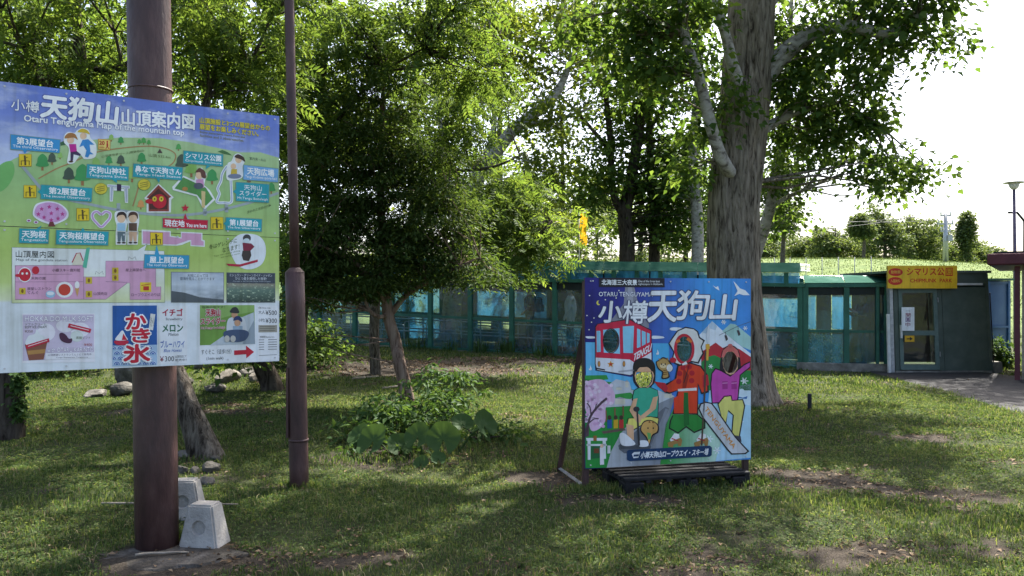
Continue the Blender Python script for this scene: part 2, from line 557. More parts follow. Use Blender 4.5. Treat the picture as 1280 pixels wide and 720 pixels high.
def pinnate_mesh(P, D, Nn, L, rng, pairs=5):
    """compound leaves: pairs of narrow leaflets along a stalk"""
    D = unit(D); S = unit(np.cross(D, Nn)); U = np.cross(S, D)
    Ps, Ds, Ns, Ls, Ws = [], [], [], [], []
    for k in range(pairs + 1):
        t = (k + 1.0) / (pairs + 1.2)
        base = P + D * (L * t)[:, None] - U * (L * 0.22 * t * t)[:, None]
        sc = 1.0 - 0.45 * abs(t - 0.5)
        for sgn in ((-1, 1) if k < pairs else (0,)):
            d = D * (0.55 if sgn else 1.0) + S * sgn * 0.9 - U * 0.12 + rng.normal(0, 0.08, P.shape)
            Ps.append(base); Ds.append(d); Ns.append(U + rng.normal(0, 0.12, P.shape))
            Ls.append(L * 0.36 * sc); Ws.append(L * 0.125 * sc)
    return leaf_mesh(np.concatenate(Ps), np.concatenate(Ds), np.concatenate(Ns), np.concatenate(Ls), np.concatenate(Ws))

def clump_points(center, radii, n, rng, inner=0.35):
    d = unit(rng.normal(0, 1, (n, 3)))
    r = (inner ** 3 + (1 - inner ** 3) * rng.random(n)) ** (1 / 2.6)
    return np.array(center) + d * r[:, None] * np.array(radii)

def leaf_clumps(C, rng, per, cr, lsize, flat=0.5, droop=0.25, aspect=0.6, kind='broad', outward=None, tilt=0.55):
    """C (m,3) clump centres"""
    m = len(C)
    per_n = rng.poisson(per, m) + 1
    idx = np.repeat(np.arange(m), per_n)
    n = len(idx)
    crs = cr * (0.6 + 0.8 * rng.random(m))[idx]
    off = rng.normal(0, 1, (n, 3)) * crs[:, None] * np.array([0.6, 0.6, 0.6 * flat])
    # clumps hang a little at their rim
    off[:, 2] -= droop * (off[:, 0] ** 2 + off[:, 1] ** 2) / (crs + 1e-6) * 0.6
    P = C[idx] + off
    D = off * np.array([1, 1, 0.3]) + rng.normal(0, 0.5, (n, 3)) * crs[:, None]
    D = unit(D); D[:, 2] -= droop
    Nn = np.array([0, 0, 1.0]) + rng.normal(0, tilt, (n, 3))
    L = lsize * (0.65 + 0.7 * rng.random(n))
    if kind == 'pinnate':
        return pinnate_mesh(P, D, Nn, L, rng)
    return leaf_mesh(P, D, Nn, L, L * aspect * (0.8 + 0.4 * rng.random(n)))

def skeleton_points(paths):
    out = []
    for p in paths:
        P = np.array([tuple(q) for q in p])
        for a, b in zip(P[:-1], P[1:]):
            k = max(2, int(np.linalg.norm(b - a) / 0.25))
            out.append(a + (b - a) * np.linspace(0, 1, k)[:, None])
    return np.concatenate(out)

def twig_mesh(C, skel, rng, r0=0.018, r1=0.004, maxn=400):
    Vs, Fs, b = [], [], 0
    ids = np.arange(len(C))
    if len(C) > maxn:
        ids = rng.choice(ids, maxn, replace=False)
    for i in ids:
        c = C[i]
        d = np.linalg.norm(skel - c, axis=1) + 0.8 * np.clip(skel[:, 2] - c[2] + 0.2, 0, None)
        s = skel[np.argmin(d)]
        L = np.linalg.norm(c - s)
        if L < 0.05:
            continue
        mid = s + (c - s) * 0.5 + rng.normal(0, 0.07, 3) * L + np.array([0, 0, 0.06 * L])
        q = s + (c - s) * 0.8 + rng.normal(0, 0.04, 3) * L + np.array([0, 0, 0.03 * L])
        k = min(1.0, 0.35 + L * 0.3)
        V, F = tube_np([s, mid, q, c], np.array([r0 * k * 1.4, r0 * k, (r0 * k + r1) / 2, r1]), 5)
        Vs.append(V); Fs.append(F + b); b += len(V)
    if not Vs:
        return None
    return np.concatenate(Vs), np.concatenate(Fs)

def bark_tube(pts, radii, n=20, sub=6, rough=0.06, seed=0, flare=0.0, furrow=0):
    """trunk or limb with uneven, ridged outline"""
    rr = np.array(radii, dtype=float)
    P = catmull(pts, sub)
    R = np.interp(np.linspace(0, 1, len(P)), np.linspace(0, 1, len(rr)), rr)
    V, F = tube_np(P, R, n)
    k = len(P)
    VV = V.reshape(k, n, 3)
    c = np.array(P)[:, None, :]
    ang = np.linspace(0, 2 * np.pi, n, endpoint=False)
    arc = np.concatenate([[0], np.cumsum(np.linalg.norm(np.diff(np.array(P), axis=0), axis=1))])
    A, Z = np.meshgrid(ang, arc)
    fr = max(6, n // 4)
    fr = max(fr, int(furrow))
    d = (vnoise((A / (2 * np.pi) * fr) % fr + 0.35 * np.sin(Z * 2.3), Z * 1.1, seed + 3) - 0.5) * 1.2 + (vnoise(A * 1.3, Z * 0.7, seed + 5) - 0.5)
    s = 1 + rough * d
    if flare > 0:
        h = np.exp(-Z / 0.45)
        s = s + flare * h * (0.55 + 0.45 * np.sin(A * 5 + seed) + 0.25 * np.sin(A * 3 + 1.3))
    VV = c + (VV - c) * s[:, :, None]
    return VV.reshape(-1, 3), F

def make_tree(name, label, cat, base, trunk, trunk_r, limbs=(), blobs=(), per=26, cr=0.35, lsize=0.1, flat=0.5, droop=0.25,
              aspect=0.6, leaf=None, bark=None, kind='broad', seed=1, group=None, rough=0.07, flare=0.35, nseg=14, twig_r=0.018, limb_bark=None, tilt=0.55, maxtwig=400, furrow=0, tsub=6):
    """trunk / limbs are lists of world points; blobs = [(centre, radii, clump count)]"""
    rng = np.random.default_rng(seed)
    base = Vector(base)
    t = thing(name, label, cat, base, 0, group)
    b = np.array(tuple(base))
    V, F = bark_tube([np.array(tuple(p)) - b for p in trunk], trunk_r, nseg, tsub, rough, seed, flare, furrow)
    mesh_np("trunk", V, F, bark, t, True)
    for i, (pts, r0, r1) in enumerate(limbs):
        V, F = bark_tube([np.array(tuple(p)) - b for p in pts], np.linspace(r0, r1, 6), max(6, nseg // 2), 5, rough, seed + i + 1)
        mesh_np("limb", V, F, limb_bark or bark, t, True)
    if blobs:
        C = np.concatenate([clump_points(c, r, n, rng) for c, r, n in blobs])
        gzv = gz(C[:, 0], C[:, 1])
        C = C[C[:, 2] > gzv + 0.15] - b
        sk = skeleton_points([trunk] + [l[0] for l in limbs]) - b
        tw = twig_mesh(C, sk, rng, twig_r, 0.004, maxtwig)
        if tw:
            o = mesh_np("twigs", tw[0], tw[1], bark, t, True); o["kind"] = "stuff"
        V, F = leaf_clumps(C, rng, per, cr, lsize, flat, droop, aspect, kind, tilt=tilt)
        o = mesh_np("crown", V, F, leaf, t); o["kind"] = "stuff"
    return t
# ------------------------------------------------------------------ flat print on signs (lettering, pictures)
TEXT_CACHE = {}
def text_polys(s, bold=0.0, vertical=False, res=2):
    """-> (verts (n,2) normalised to x 0..1, y -0.5..0.5 ; faces)"""
    key = (s, bold, res)
    if key in TEXT_CACHE:
        return TEXT_CACHE[key]
    cu = bpy.data.curves.new("lettering", 'FONT')
    cu.body = s
    cu.size = 1.0
    cu.offset = bold
    cu.resolution_u = res
    cu.fill_mode = 'FRONT'
    ob = bpy.data.objects.new("lettering", cu)
    me = bpy.data.meshes.new_from_object(ob)
    v = np.array([(p.co.x, p.co.y) for p in me.vertices]) if len(me.vertices) else np.zeros((0, 2))
    f = [list(p.vertices) for p in me.polygons]
    bpy.data.objects.remove(ob); bpy.data.curves.remove(cu); bpy.data.meshes.remove(me)
    if len(v):
        lo, hi = v.min(0), v.max(0)
        v = (v - lo) / np.maximum(hi - lo, 1e-6)
        v[:, 1] -= 0.5
    TEXT_CACHE[key] = (v, f)
    return v, f

def homography(src, dst):
    A = []
    for (x, y), (u, v) in zip(src, dst):
        A.append([x, y, 1, 0, 0, 0, -u * x, -u * y, -u])
        A.append([0, 0, 0, x, y, 1, -v * x, -v * y, -v])
    _, _, vt = np.linalg.svd(np.array(A, dtype=float))
    return vt[-1].reshape(3, 3)

class Sheet:
    """flat artwork laid on a sign face; picture coordinates are turned into metres on the face"""
    LAYER = 0.0005
    def __init__(s, root, quad, w, h, z0, y0):
        s.root, s.w, s.h, s.z0, s.y0 = root, w, h, z0, y0
        s.H = homography(quad, [(0, h), (w, h), (w, 0), (0, 0)])
        s.conv = lambda x, y: (x, y)
        s.cur = None
    def uv(s, x, y):
        x, y = s.conv(x, y)
        q = s.H @ np.array([x, y, 1.0])
        return q[0] / q[2], q[1] / q[2]
    def begin(s, name, parent=None):
        s.cur = dict(name=name, v=[], f=[], m=[], mats=[], parent=parent)
    def _mat(s, col):
        m = col if not isinstance(col, str) else mat_print(col)
        if m not in s.cur['mats']:
            s.cur['mats'].append(m)
        return s.cur['mats'].index(m)
    def _add(s, uvs, faces, col, layer):
        c = s.cur
        b = len(c['v'])
        mi = s._mat(col)
        y = s.y0 - layer * s.LAYER
        e = 0.0008
        for u, v in uvs:
            c['v'].append((min(max(u, e), s.w - e), y, s.z0 + min(max(v, e), s.h - e)))
        for f in faces:
            c['f'].append([b + i for i in f]); c['m'].append(mi)
    def polyuv(s, pts, col, layer, holes=()):
        loops = [[Vector((p[0], p[1], 0)) for p in pts]] + [[Vector((p[0], p[1], 0)) for p in h] for h in holes]
        tris = tessellate_polygon(loops)
        flat = [p for l in loops for p in l]
        s._add([(p.x, p.y) for p in flat], tris, col, layer)
    def poly(s, pts, col, layer, smooth=False, holes=()):
        if smooth:
            pts = catmull([(p[0], p[1], 0) for p in pts], 5, True)
        s.polyuv([s.uv(p[0], p[1]) for p in pts], col, layer, [[s.uv(*q[:2]) for q in h] for h in holes])
    def ell(s, cx_, cy_, rx, ry, col, layer, n=20, holes=(), rot=0.0):
        s.poly(ell_pts(cx_, cy_, rx, ry, n, rot), col, layer, holes=holes)
    def stroke(s, pts, w, col, layer, smooth=False, closed=False):
        if smooth:
            pts = catmull([(p[0], p[1], 0) for p in pts], 5, closed)
        P = [np.array(s.uv(p[0], p[1])) for p in pts]
        if closed:
            P.append(P[0])
        a = np.array(s.uv(pts[0][0], pts[0][1])); bq = np.array(s.uv(pts[0][0] + w, pts[0][1]))
        hw = np.linalg.norm(bq - a) / 2
        uvs, fs = [], []
        for i, p in enumerate(P):
            d = P[min(i + 1, len(P) - 1)] - P[max(i - 1, 0)]
            d = d / (np.linalg.norm(d) + 1e-9)
            nn = np.array([-d[1], d[0]]) * hw
            uvs += [tuple(p + nn), tuple(p - nn)]
            if i:
                fs.append([2 * i - 2, 2 * i - 1, 2 * i + 1, 2 * i])
        s._add(uvs, fs, col, layer)
    def text(s, body, xl, yl, xr, yr, hpx, col, layer, bold=0.012, outline=None, slant=0.0, res=2, turn=False):
        """one line of lettering from (xl,yl) to (xr,yr); heavier weights are built from shifted copies a hair apart in depth"""
        a = np.array(s.uv(xl, yl)); b = np.array(s.uv(xr, yr))
        hh = abs(s.uv(xl, yl - hpx / 2)[1] - s.uv(xl, yl + hpx / 2)[1])
        d = b - a
        v, f = text_polys(body, 0.0, res=res)
        if not len(v):
            return
        up = np.array([-d[1], d[0]]) / (np.linalg.norm(d) + 1e-9) if turn else np.array([slant, 1.0])
        base = [a + d * q[0] + up * (q[1] * hh) for q in v]
        def put(col_, rad, k, lay):
            if k == 1:
                s._add([tuple(p) for p in base], f, col_, lay); return
            for i in range(k):
                an = 2 * math.pi * (i + 0.5) / k
                o = np.array([math.cos(an), math.sin(an)]) * rad * hh
                s._add([tuple(p + o) for p in base], f, col_, lay + 0.07 * i)
        if outline:
            put(outline[0], bold + max(outline[1], 0.03), 8, layer)
            layer += 1
        put(col, bold, 1 if bold < 0.012 else 2 if bold < 0.025 else 5, layer)
    def end(s):
        c = s.cur
        me = bpy.data.meshes.new(c['name'])
        me.from_pydata(c['v'], [], c['f'])
        for m in c['mats']:
            me.materials.append(m)
        me.polygons.foreach_set("material_index", np.array(c['m'], dtype=np.int32))
        # all artwork faces the viewer side (-y)
        me.update()
        flip = [p.index for p in me.polygons if p.normal.y > 0]
        if flip:
            bm = bmesh.new(); bm.from_mesh(me); bm.faces.ensure_lookup_table()
            bmesh.ops.reverse_faces(bm, faces=[bm.faces[i] for i in flip])
            bm.to_mesh(me); bm.free()
        s.cur = None
        return link(bpy.data.objects.new(c['name'], me), c['parent'] or s.root)

def ell_pts(cx_, cy_, rx, ry, n=20, rot=0.0):
    out = []
    for i in range(n):
        a = 2 * math.pi * i / n
        x, y = rx * math.cos(a), ry * math.sin(a)
        out.append((cx_ + x * math.cos(rot) - y * math.sin(rot), cy_ + x * math.sin(rot) + y * math.cos(rot)))
    return out

def board_mesh(name, w, h, z0, thick, mats, parent, holes=(), y0=0.0):
    """flat panel, front face at y0, with real openings; mats = [front, side/back]"""
    outer = [(0, 0), (w, 0), (w, h), (0, h)]
    loops = [outer] + [list(q) for q in holes]
    flat = [p for l in loops for p in l]
    n = len(flat)
    tris = tessellate_polygon([[Vector((p[0], p[1], 0)) for p in l] for l in loops])
    vs = [(p[0], y0, z0 + p[1]) for p in flat] + [(p[0], y0 + thick, z0 + p[1]) for p in flat]
    fs, mi = [], []
    for t in tris:
        a, b, c = [Vector((vs[i][0], vs[i][2], 0)) for i in t]
        t = list(t)
        if (b - a).cross(c - a).z < 0:
            t = t[::-1]
        fs.append(t); mi.append(0)                     # front (normal -y)
        fs.append([i + n for i in t[::-1]]); mi.append(1)
    b = 0
    for l in loops:
        k = len(l)
        for i in range(k):
            j = (i + 1) % k
            fs.append([b + i, b + i + n, b + j + n, b + j]); mi.append(1)
        b += k
    me = bpy.data.meshes.new(name)
    me.from_pydata(vs, [], fs)
    for m in mats:
        me.materials.append(m)
    me.polygons.foreach_set("material_index", np.array(mi, dtype=np.int32))
    me.update()
    return link(bpy.data.objects.new(name, me), parent)

def gradient_mat(name, stops, axis_i, lo, hi, noise=0.0, nscale=3.0, stops2=None, stretch=(1, 1, 1), rough=0.38):
    """printed gradient along a local axis, optionally broken by printed clouds"""
    m, nt, out = new_mat(name)
    b = N(nt, "ShaderNodeBsdfPrincipled", Roughness=rough)
    b.inputs["Specular IOR Level"].default_value = 0.25
    tc = N(nt, "ShaderNodeTexCoord")
    sep = N(nt, "ShaderNodeSeparateXYZ")
    nt.links.new(tc.outputs["Object"], sep.inputs[0])
    mr = N(nt, "ShaderNodeMapRange")
    mr.inputs[1].default_value = lo; mr.inputs[2].default_value = hi
    nt.links.new(sep.outputs[axis_i], mr.inputs[0])
    r = ramp(nt, [(p, lin(c)) for p, c in stops])
    nt.links.new(mr.outputs[0], r.inputs[0])
    colout = r.outputs[0]
    if stops2:
        mp = N(nt, "ShaderNodeMapping"); mp.inputs["Scale"].default_value = stretch
        nt.links.new(tc.outputs["Object"], mp.inputs[0])
        n1 = N(nt, "ShaderNodeTexNoise", Scale=nscale, Detail=6.0, Roughness=0.6)
        nt.links.new(mp.outputs[0], n1.inputs["Vector"])
        r2 = ramp(nt, [(stops2[0][0], (0, 0, 0)), (stops2[1][0], (noise,) * 3)])
        nt.links.new(n1.outputs[0], r2.inputs[0])
        mx = N(nt, "ShaderNodeMix", data_type='RGBA')
        nt.links.new(r2.outputs[0], mx.inputs[0]); nt.links.new(colout, mx.inputs[6]); mx.inputs[7].default_value = lin(stops2[1][1])
        colout = mx.outputs[2]
    nt.links.new(weather(nt, tc, colout), b.inputs["Base Color"])
    nt.links.new(b.outputs[0], out.inputs[0])
    return m

METAL_BROWN = mat_rough("brown_painted_steel", (0.036, 0.020, 0.019), (0.078, 0.040, 0.037), scale=7, rough=0.5, bump=0.25, bscale=60, c3=(0.125, 0.075, 0.066), spec=0.4, stretch=(1, 1, 0.3), detail=9)
SIGN_SIDE = mat_rough("aluminium_edge", (0.5, 0.5, 0.5), (0.66, 0.66, 0.66), scale=4, rough=0.4, bump=0.03)

# ------------------------------------------------------------------ map sign on its pole
MS_Y0, MS_Y1 = 4.60, 5.49
ml = px(-2, 101, MS_Y0); mr_ = px(349, 146, MS_Y1)
MW = math.hypot(mr_.x - ml.x, mr_.y - ml.y)
M_RZ = math.atan2(mr_.y - ml.y, mr_.x - ml.x)
M_Z0, M_Z1 = 1.165, 2.845
MH = M_Z1 - M_Z0
msign = thing("map_sign", "large illustrated mountain map sign with white advert strip on brown pole", "sign", (ml.x, ml.y, 0), M_RZ)
MQ = [(-2, 101), (349, 146), (349, 452), (-2, 466)]
SEAM = 0.845           # height of the joint between the two panels
sky_print = gradient_mat("map_sky_print", [(0.0, '#dfe6f4'), (0.35, '#b9c4ea'), (0.7, '#7d8fd6'), (1.0, '#6f84d2')], 2, M_Z0 + 1.1, M_Z1, 0.85, 2.2, [(0.48, ''), (0.72, '#eef1fa')], (1, 1, 2.2))
low_print = gradient_mat("map_lower_print", [(0.0, '#e8eef2'), (0.48, '#e8eef2'), (0.5, '#e9efc8'), (0.62, '#c4d684'), (0.85, '#b7d070'), (1.0, '#b2cf76')], 2, M_Z0, M_Z0 + SEAM)
ph = MH - SEAM - 0.004
pu = board_mesh("upper_panel", MW, ph, M_Z0 + SEAM + 0.004, 0.02, [sky_print, SIGN_SIDE], msign)
pl = board_mesh("lower_panel", MW, SEAM, M_Z0, 0.02, [low_print, SIGN_SIDE], msign)
for fz in (0.22, 0.6, 1.0, 1.45):
    mb = MB()
    mb.box((MW * 0.53, 0.040, M_Z0 + fz), (MW * 0.92, 0.035, 0.05))
    mb.build("mounting_rail", METAL_BROWN, msign)
mb = MB(); mb.box((MW / 2, 0.012, M_Z0 + SEAM + .002), (MW - .004, 0.006, 0.02)); mb.build("joint_strip", METAL_BROWN, msign)
S = Sheet(msign, MQ, MW, MH, M_Z0, 0.0)

hill_print = gradient_mat("map_hill_print", [(0.0, '#b4d07e'), (0.5, '#a3c884'), (1.0, '#b7d39a')], 2, M_Z0 + SEAM, M_Z0 + 1.4)
S.begin("map_ground", pu)
S.poly([(-2, 209), (18, 198), (36, 190), (60, 183), (100, 176), (150, 172), (200, 173), (236, 178), (270, 185), (300, 191), (325, 191), (349, 198), (349, 297.5), (-2, 281.5)], hill_print, 1)
S.poly([(-2, 209), (14, 201), (18, 215), (10, 232), (-2, 238)], '#7dbd6a', 2, True)
# grey road, brown trail
S.stroke([(28, 207), (40, 222), (55, 238), (80, 248), (115, 256), (150, 263), (190, 268), (232, 269), (275, 263), (315, 253), (348, 242)], 4.2, '#a9b4b6', 3, True)
S.stroke([(48, 223), (70, 211), (90, 203), (118, 191), (150, 185.5), (185, 183), (207, 186), (219, 193), (217, 203), (208, 210)], 1.7, '#b58a5c', 3, True)
S.stroke([(166, 258), (170, 245), (174, 230)], 1.6, '#b58a5c', 3, True)
S.stroke([(232, 270), (236, 276)], 3, '#a9b4b6', 3)
for x, y in ((148, 258), (256, 262), (283, 258)):
    S.stroke([(x, y - 4), (x, y + 8)], 4.5, '#a9b4b6', 3)
S.end()

def sign_tree(x, y, hgt, col):
    S.stroke([(x, y - hgt * 0.55), (x, y)], hgt * 0.13, '#a5764a', 4)
    S.poly([(x, y - hgt), (x + hgt * .26, y - hgt * .78), (x + hgt * .3, y - hgt * .5), (x + hgt * .38, y - hgt * .3), (x, y - hgt * .22), (x - hgt * .38, y - hgt * .3), (x - hgt * .3, y - hgt * .5), (x - hgt * .26, y - hgt * .78)], col, 5, True)
for x, y, h_, c in ((53, 213, 21, '#4aa05a'), (65, 206, 15, '#51604f'), (86, 229, 20, '#4a5a4a'), (103, 232, 27, '#4aa05a'), (120, 213, 16, '#9bc76a'), (136, 207, 12, '#4aa05a'),
                    (151, 208, 14, '#51604f'), (177, 206, 15, '#4aa05a'), (139, 177, 9, '#9bc76a'), (151, 181, 10, '#4aa05a'), (174, 181, 7, '#5fae5a'), (179.5, 181, 9, '#5fae5a'),
                    (186, 182, 7, '#5fae5a'), (223, 189, 9, '#5fae5a'), (227, 214, 21, '#51604f'), (239, 222, 22, '#8fc060'), (265, 231, 19, '#4aa05a'), (339, 243, 14, '#4aa05a'),
                    (75, 199, 9, '#9bc76a'), (165, 228, 20, '#a7c86a'), (340, 226, 8, '#51604f'), (311, 230, 7, '#8a6a50'), (176, 262, 12, '#e0a060')):
    S.begin("drawn_tree", pu); sign_tree(x, y, h_, c); S.end()
S.begin("drawn_ridge", pu)
S.poly([(272, 190), (278, 188), (285, 191), (290, 195), (280, 193)], '#4f7a48', 4)
S.end()
S.begin("drawn_ridge", pu); S.poly([(75, 178), (82, 175), (86, 180), (76, 182)], '#3f6a45', 4); S.end()

TEAL, BLUE2 = '#2fa6b4', '#3f97cf'
def place(corners, lines, col, tail=None, parent=None, tcol='#ffffff', bold=0.03):
    """caption box with one big line and one small line of white type"""
    S.begin("place_caption", parent or pu)
    (x0, y0), (x1, y1), (x2, y2), (x3, y3) = corners
    g = 0.7
    S.poly([(x0 - g, y0 - g), (x1 + g, y1 - g), (x2 + g, y2 + g), (x3 - g, y3 + g)], '#7f9a8a', 7)
    S.poly(corners, col, 8)
    if tail:
        S.poly(tail, col, 8)
    for body, f0, f1, a, b_ in lines:           # f0..f1 fraction of height, a..b fraction of width
        fm = (f0 + f1) / 2
        L = (x0 + (x1 - x0) * a, (y0 + (y1 - y0) * a) + ((y3 - y0) + ((y2 - y1) - (y3 - y0)) * a) * fm)
        R = (x0 + (x1 - x0) * b_, (y0 + (y1 - y0) * b_) + ((y3 - y0) + ((y2 - y1) - (y3 - y0)) * b_) * fm)
        S.text(body, L[0], L[1], R[0], R[1], (y3 - y0) * (f1 - f0), tcol, 9, bold if f1 - f0 > 0.3 else 0.015)
    return S.end()
two = lambda j, e, a=.1, b=.88: [(j, .12, .62, a, b), (e, .68, .92, .04, .96)]
place([(13.5, 168), (75, 175), (74, 191), (13.5, 186)], two('第3展望台', 'The third Observatory', .12, .86), BLUE2, [(28, 187), (34, 188), (31, 192)])
place([(109, 205.5), (160.5, 209), (160, 226), (108, 222)], two('天狗山神社', 'Tenguyama Shrine', .05, .93), TEAL, [(139, 224), (146, 225), (146, 229)])
place([(167, 205), (228, 210), (227, 225.5), (166, 221)], two('鼻なで天狗さん', 'Tengu Head Statue', .03, .97), TEAL, [(195, 223), (200, 224), (198.5, 229)])
place([(229.5, 189), (278.5, 194), (278, 208.5), (229, 204)], two('シマリス公園', 'Chipmunk Enclosure', .05, .95), TEAL, [(258, 207), (263, 208), (257, 212)])
place([(304.5, 207), (347.5, 212), (347, 228.5), (304, 225)], two('天狗広場', 'Tengu Kodomo sports field', .1, .88), '#7db4e4')
place([(295, 228.5), (336, 231.5), (335.5, 254), (295, 251.5)], [('天狗山', .1, .38, .24, .78), ('スライダー', .42, .7, .1, .92), ('Mt.Tengu Bobsleigh', .77, .94, .04, .96)], TEAL, [(295, 237), (295, 243), (291, 240)])
place([(51.5, 231), (115, 235.5), (114, 252), (51, 248)], two('第2展望台', 'The second Observatory', .15, .87), TEAL, [(51.5, 236), (51.5, 243), (47, 239.5)])
place([(203.5, 273), (259.5, 276), (259, 287), (203.5, 284.5)], [('現在地', .14, .86, .04, .48), ('You are here', .42, .84, .52, .97)], '#cf2440', [(229, 274), (234, 274.5), (231.4, 267)])
place([(282.5, 272.5), (327, 275), (326.5, 290), (282, 288)], two('第1展望台', 'The first Observatory', .1, .9), TEAL, [(282.5, 277), (282.5, 283), (279, 280)])
place([(24.5, 285.5), (61, 287), (60, 304), (24, 303)], two('天狗桜', 'Tengusakura', .08, .9), TEAL, [(45, 286), (50, 286), (52, 281.5)], pl)
place([(70.5, 287.5), (135.5, 290), (134.5, 306.5), (70, 305)], two('天狗桜展望台', 'Tengusakura Observatory', .06, .92), TEAL, [(101, 288.5), (106, 288.8), (103.5, 284.5)], pl)
place([(181, 318.5), (236, 320), (235.5, 336), (180, 335)], two('屋上展望台', 'The roof top Observatory', .11, .88), '#3fa2cc', [(193, 319), (199, 319), (195.5, 306)], pl)

def yellow_icon(x, y, sz, par, fig=True):
    S.begin("pictogram", par)
    h_ = sz / 2
    S.poly([(x - h_ - .5, y - h_ - .5), (x + h_ + .5, y - h_ - .1), (x + h_ + .5, y + h_ + .5), (x - h_ - .5, y + h_ + .5)], '#9a7a30', 6)
    S.poly([(x - h_, y - h_), (x + h_, y - h_ + .4), (x + h_, y + h_), (x - h_, y + h_)], '#f0cf2e', 7)
    if fig:
        S.ell(x - .6, y - h_ * .62, 1.3, 1.4, '#5a4a28', 8, 10)
        S.stroke([(x - .4, y - h_ * .45), (x + .2, y + h_ * .85)], 2.2, '#5a4a28', 8)
        S.stroke([(x - .5, y - h_ * .35), (x + 3, y - h_ * .5)], 1.0, '#5a4a28', 8)
        S.stroke([(x - 5.5, y + .8), (x + 5.5, y + 1)], .9, '#5a4a28', 8)
        for dx in (-5, 5):
            S.stroke([(x + dx, y + .8), (x + dx, y + h_ * .85)], .9, '#5a4a28', 8)
    S.end()
for x, y, p in ((31.5, 200, pu), (37.5, 239, pu), (103.5, 268, pu), (271, 279.5, pu), (195.5, 298.5, pl)):
    yellow_icon(x, y, 15, p)
S.begin("pictogram", pu)
S.poly([(122.5, 173.5), (138, 175), (137.5, 188), (122.5, 187)], '#d88a30', 6)
S.poly([(123.2, 174.3), (137.3, 175.6), (136.9, 187.3), (123.2, 186.3)], '#f3d873', 7)
S.text('20', 124, 178.5, 130.5, 179, 5, '#c83030', 8, .04)
S.text('min', 124, 184, 130, 184.3, 2.6, '#c83030', 8, .02)
S.ell(134, 177.5, 1.2, 1.3, '#c83030', 8, 10)
S.stroke([(134, 179), (134, 183)], 2.0, '#c83030', 8); S.stroke([(134, 183), (132, 186.5)], 1, '#c83030', 8); S.stroke([(134, 183), (136, 186.3)], 1, '#c83030', 8)
S.end()
# walking children
S.begin("drawn_children", pu)
S.poly([(80, 170), (85, 165), (93, 166), (96, 163), (103, 160), (111, 163), (113, 172), (120, 181), (119, 196), (106, 199), (101, 194), (97, 198), (92, 204), (84, 203), (86, 186), (80, 178)], '#f4f6f2', 6, True)
S.ell(88, 175, 4.6, 4.4, '#f0c8a4', 7); S.poly([(81, 173), (83, 168), (88, 166), (94, 168), (97, 175), (92, 172)], '#b07840', 8, True)
S.poly([(86, 180), (95, 180), (96, 190), (88, 191)], '#d0309a', 7); S.poly([(88, 190), (96, 189), (101, 193), (100, 195), (92, 193), (91, 201), (88, 201)], '#4a3a5a', 7); S.ell(88.5, 202, 3, 1.1, '#5a3a2a', 8)
S.ell(104, 170, 4.3, 4.2, '#f0c8a4', 7); S.poly([(97, 165), (102, 161), (109, 163), (112, 168), (106, 166)], '#e0c040', 8, True)
S.poly([(103, 175), (110, 174), (118, 181), (112, 181), (113, 190), (117, 193), (112, 193), (110, 197), (106, 196), (108, 188), (104, 182), (99, 184)], '#3f8fd0', 7)
S.end()
S.begin("drawn_shrine_gate", pu)
for q in ([(134, 230.5), (162, 232.5), (162, 236), (134, 234)], [(139, 235), (158, 236.5), (158, 239.5), (139, 238)], [(137, 233), (142, 233.5), (141, 252), (137, 252)], [(155, 234.5), (160, 235), (160, 254), (156, 253.5)]):
    S.poly(q, '#f2f4f2', 6)
for q in ([(135, 231.3), (161, 233.2), (161, 235), (135, 233)], [(138.3, 234), (141, 234.3), (140, 251), (138, 251)], [(156.3, 235.4), (159, 235.6), (159, 252.6), (157, 252.4)]):
    S.poly(q, '#b9bfd0', 7)
S.poly([(146, 230), (151.5, 230.6), (151.3, 239), (146, 238.5)], '#3a2a48', 8)
for x, y in ((126, 236), (180, 231)):
    S.ell(x, y, 8.2, 7.2, '#8a8a30', 6); S.ell(x, y, 7.7, 6.7, '#e3d043', 7)
    for k in (-2.5, 0, 2.5):
        S.stroke([(x - 5, y + k + 1), (x + 5, y + k - 1)], .7, '#7a6a30', 8)
S.end()
S.begin("drawn_mask_house", pu)
S.poly([(180, 248), (198, 229.5), (217, 247), (214, 250), (213.5, 266), (183, 266), (183, 250)], '#f4f4f0', 6)
S.poly([(183, 247), (198, 231.5), (214, 246.5), (211, 248), (211, 264.5), (185.5, 264.5), (185.5, 248)], '#9a4a3c', 7)
S.poly([(186, 247), (198, 236), (210, 247), (209, 262), (187, 262)], '#5a2f28', 8)
S.ell(199, 252, 9, 9, '#d02838', 9); S.ell(187, 252, 5.5, 3, '#d02838', 9)
for x in (193, 201.5):
    S.ell(x, 249, 2.8, 3.3, '#f0d040', 10, 12); S.ell(x, 249, .9, 1.2, '#403018', 11, 8)
S.end()
S.begin("drawn_girl", pu)
S.poly([(229, 220), (243, 226), (246, 212), (252, 210), (258, 218), (255, 232), (262, 238), (269, 250), (256, 262), (252, 258), (246, 246), (216, 238), (215, 234)], '#f4f6f2', 6)
S.poly([(229, 222), (244, 229), (257, 235), (266, 249), (257, 258), (246, 244), (218, 236)], '#5f9a50', 7)
S.ell(249, 219.5, 4.6, 5, '#f0c8a4', 8); S.poly([(244, 216), (249, 210.5), (256, 215), (257, 223), (252, 222), (250, 216)], '#6a4438', 9, True)
S.poly([(245, 225), (254, 224), (255, 235), (245, 236)], '#d79ac0', 8); S.ell(248, 233, 6, 4, '#5a5f6a', 9)
S.ell(231, 236.5, 3.5, 2.5, '#c08a4a', 8); S.poly([(251.5, 239), (256.5, 240), (256, 260), (252, 260)], '#dcc48a', 8)
S.end()
S.begin("drawn_slide_loop", pu)
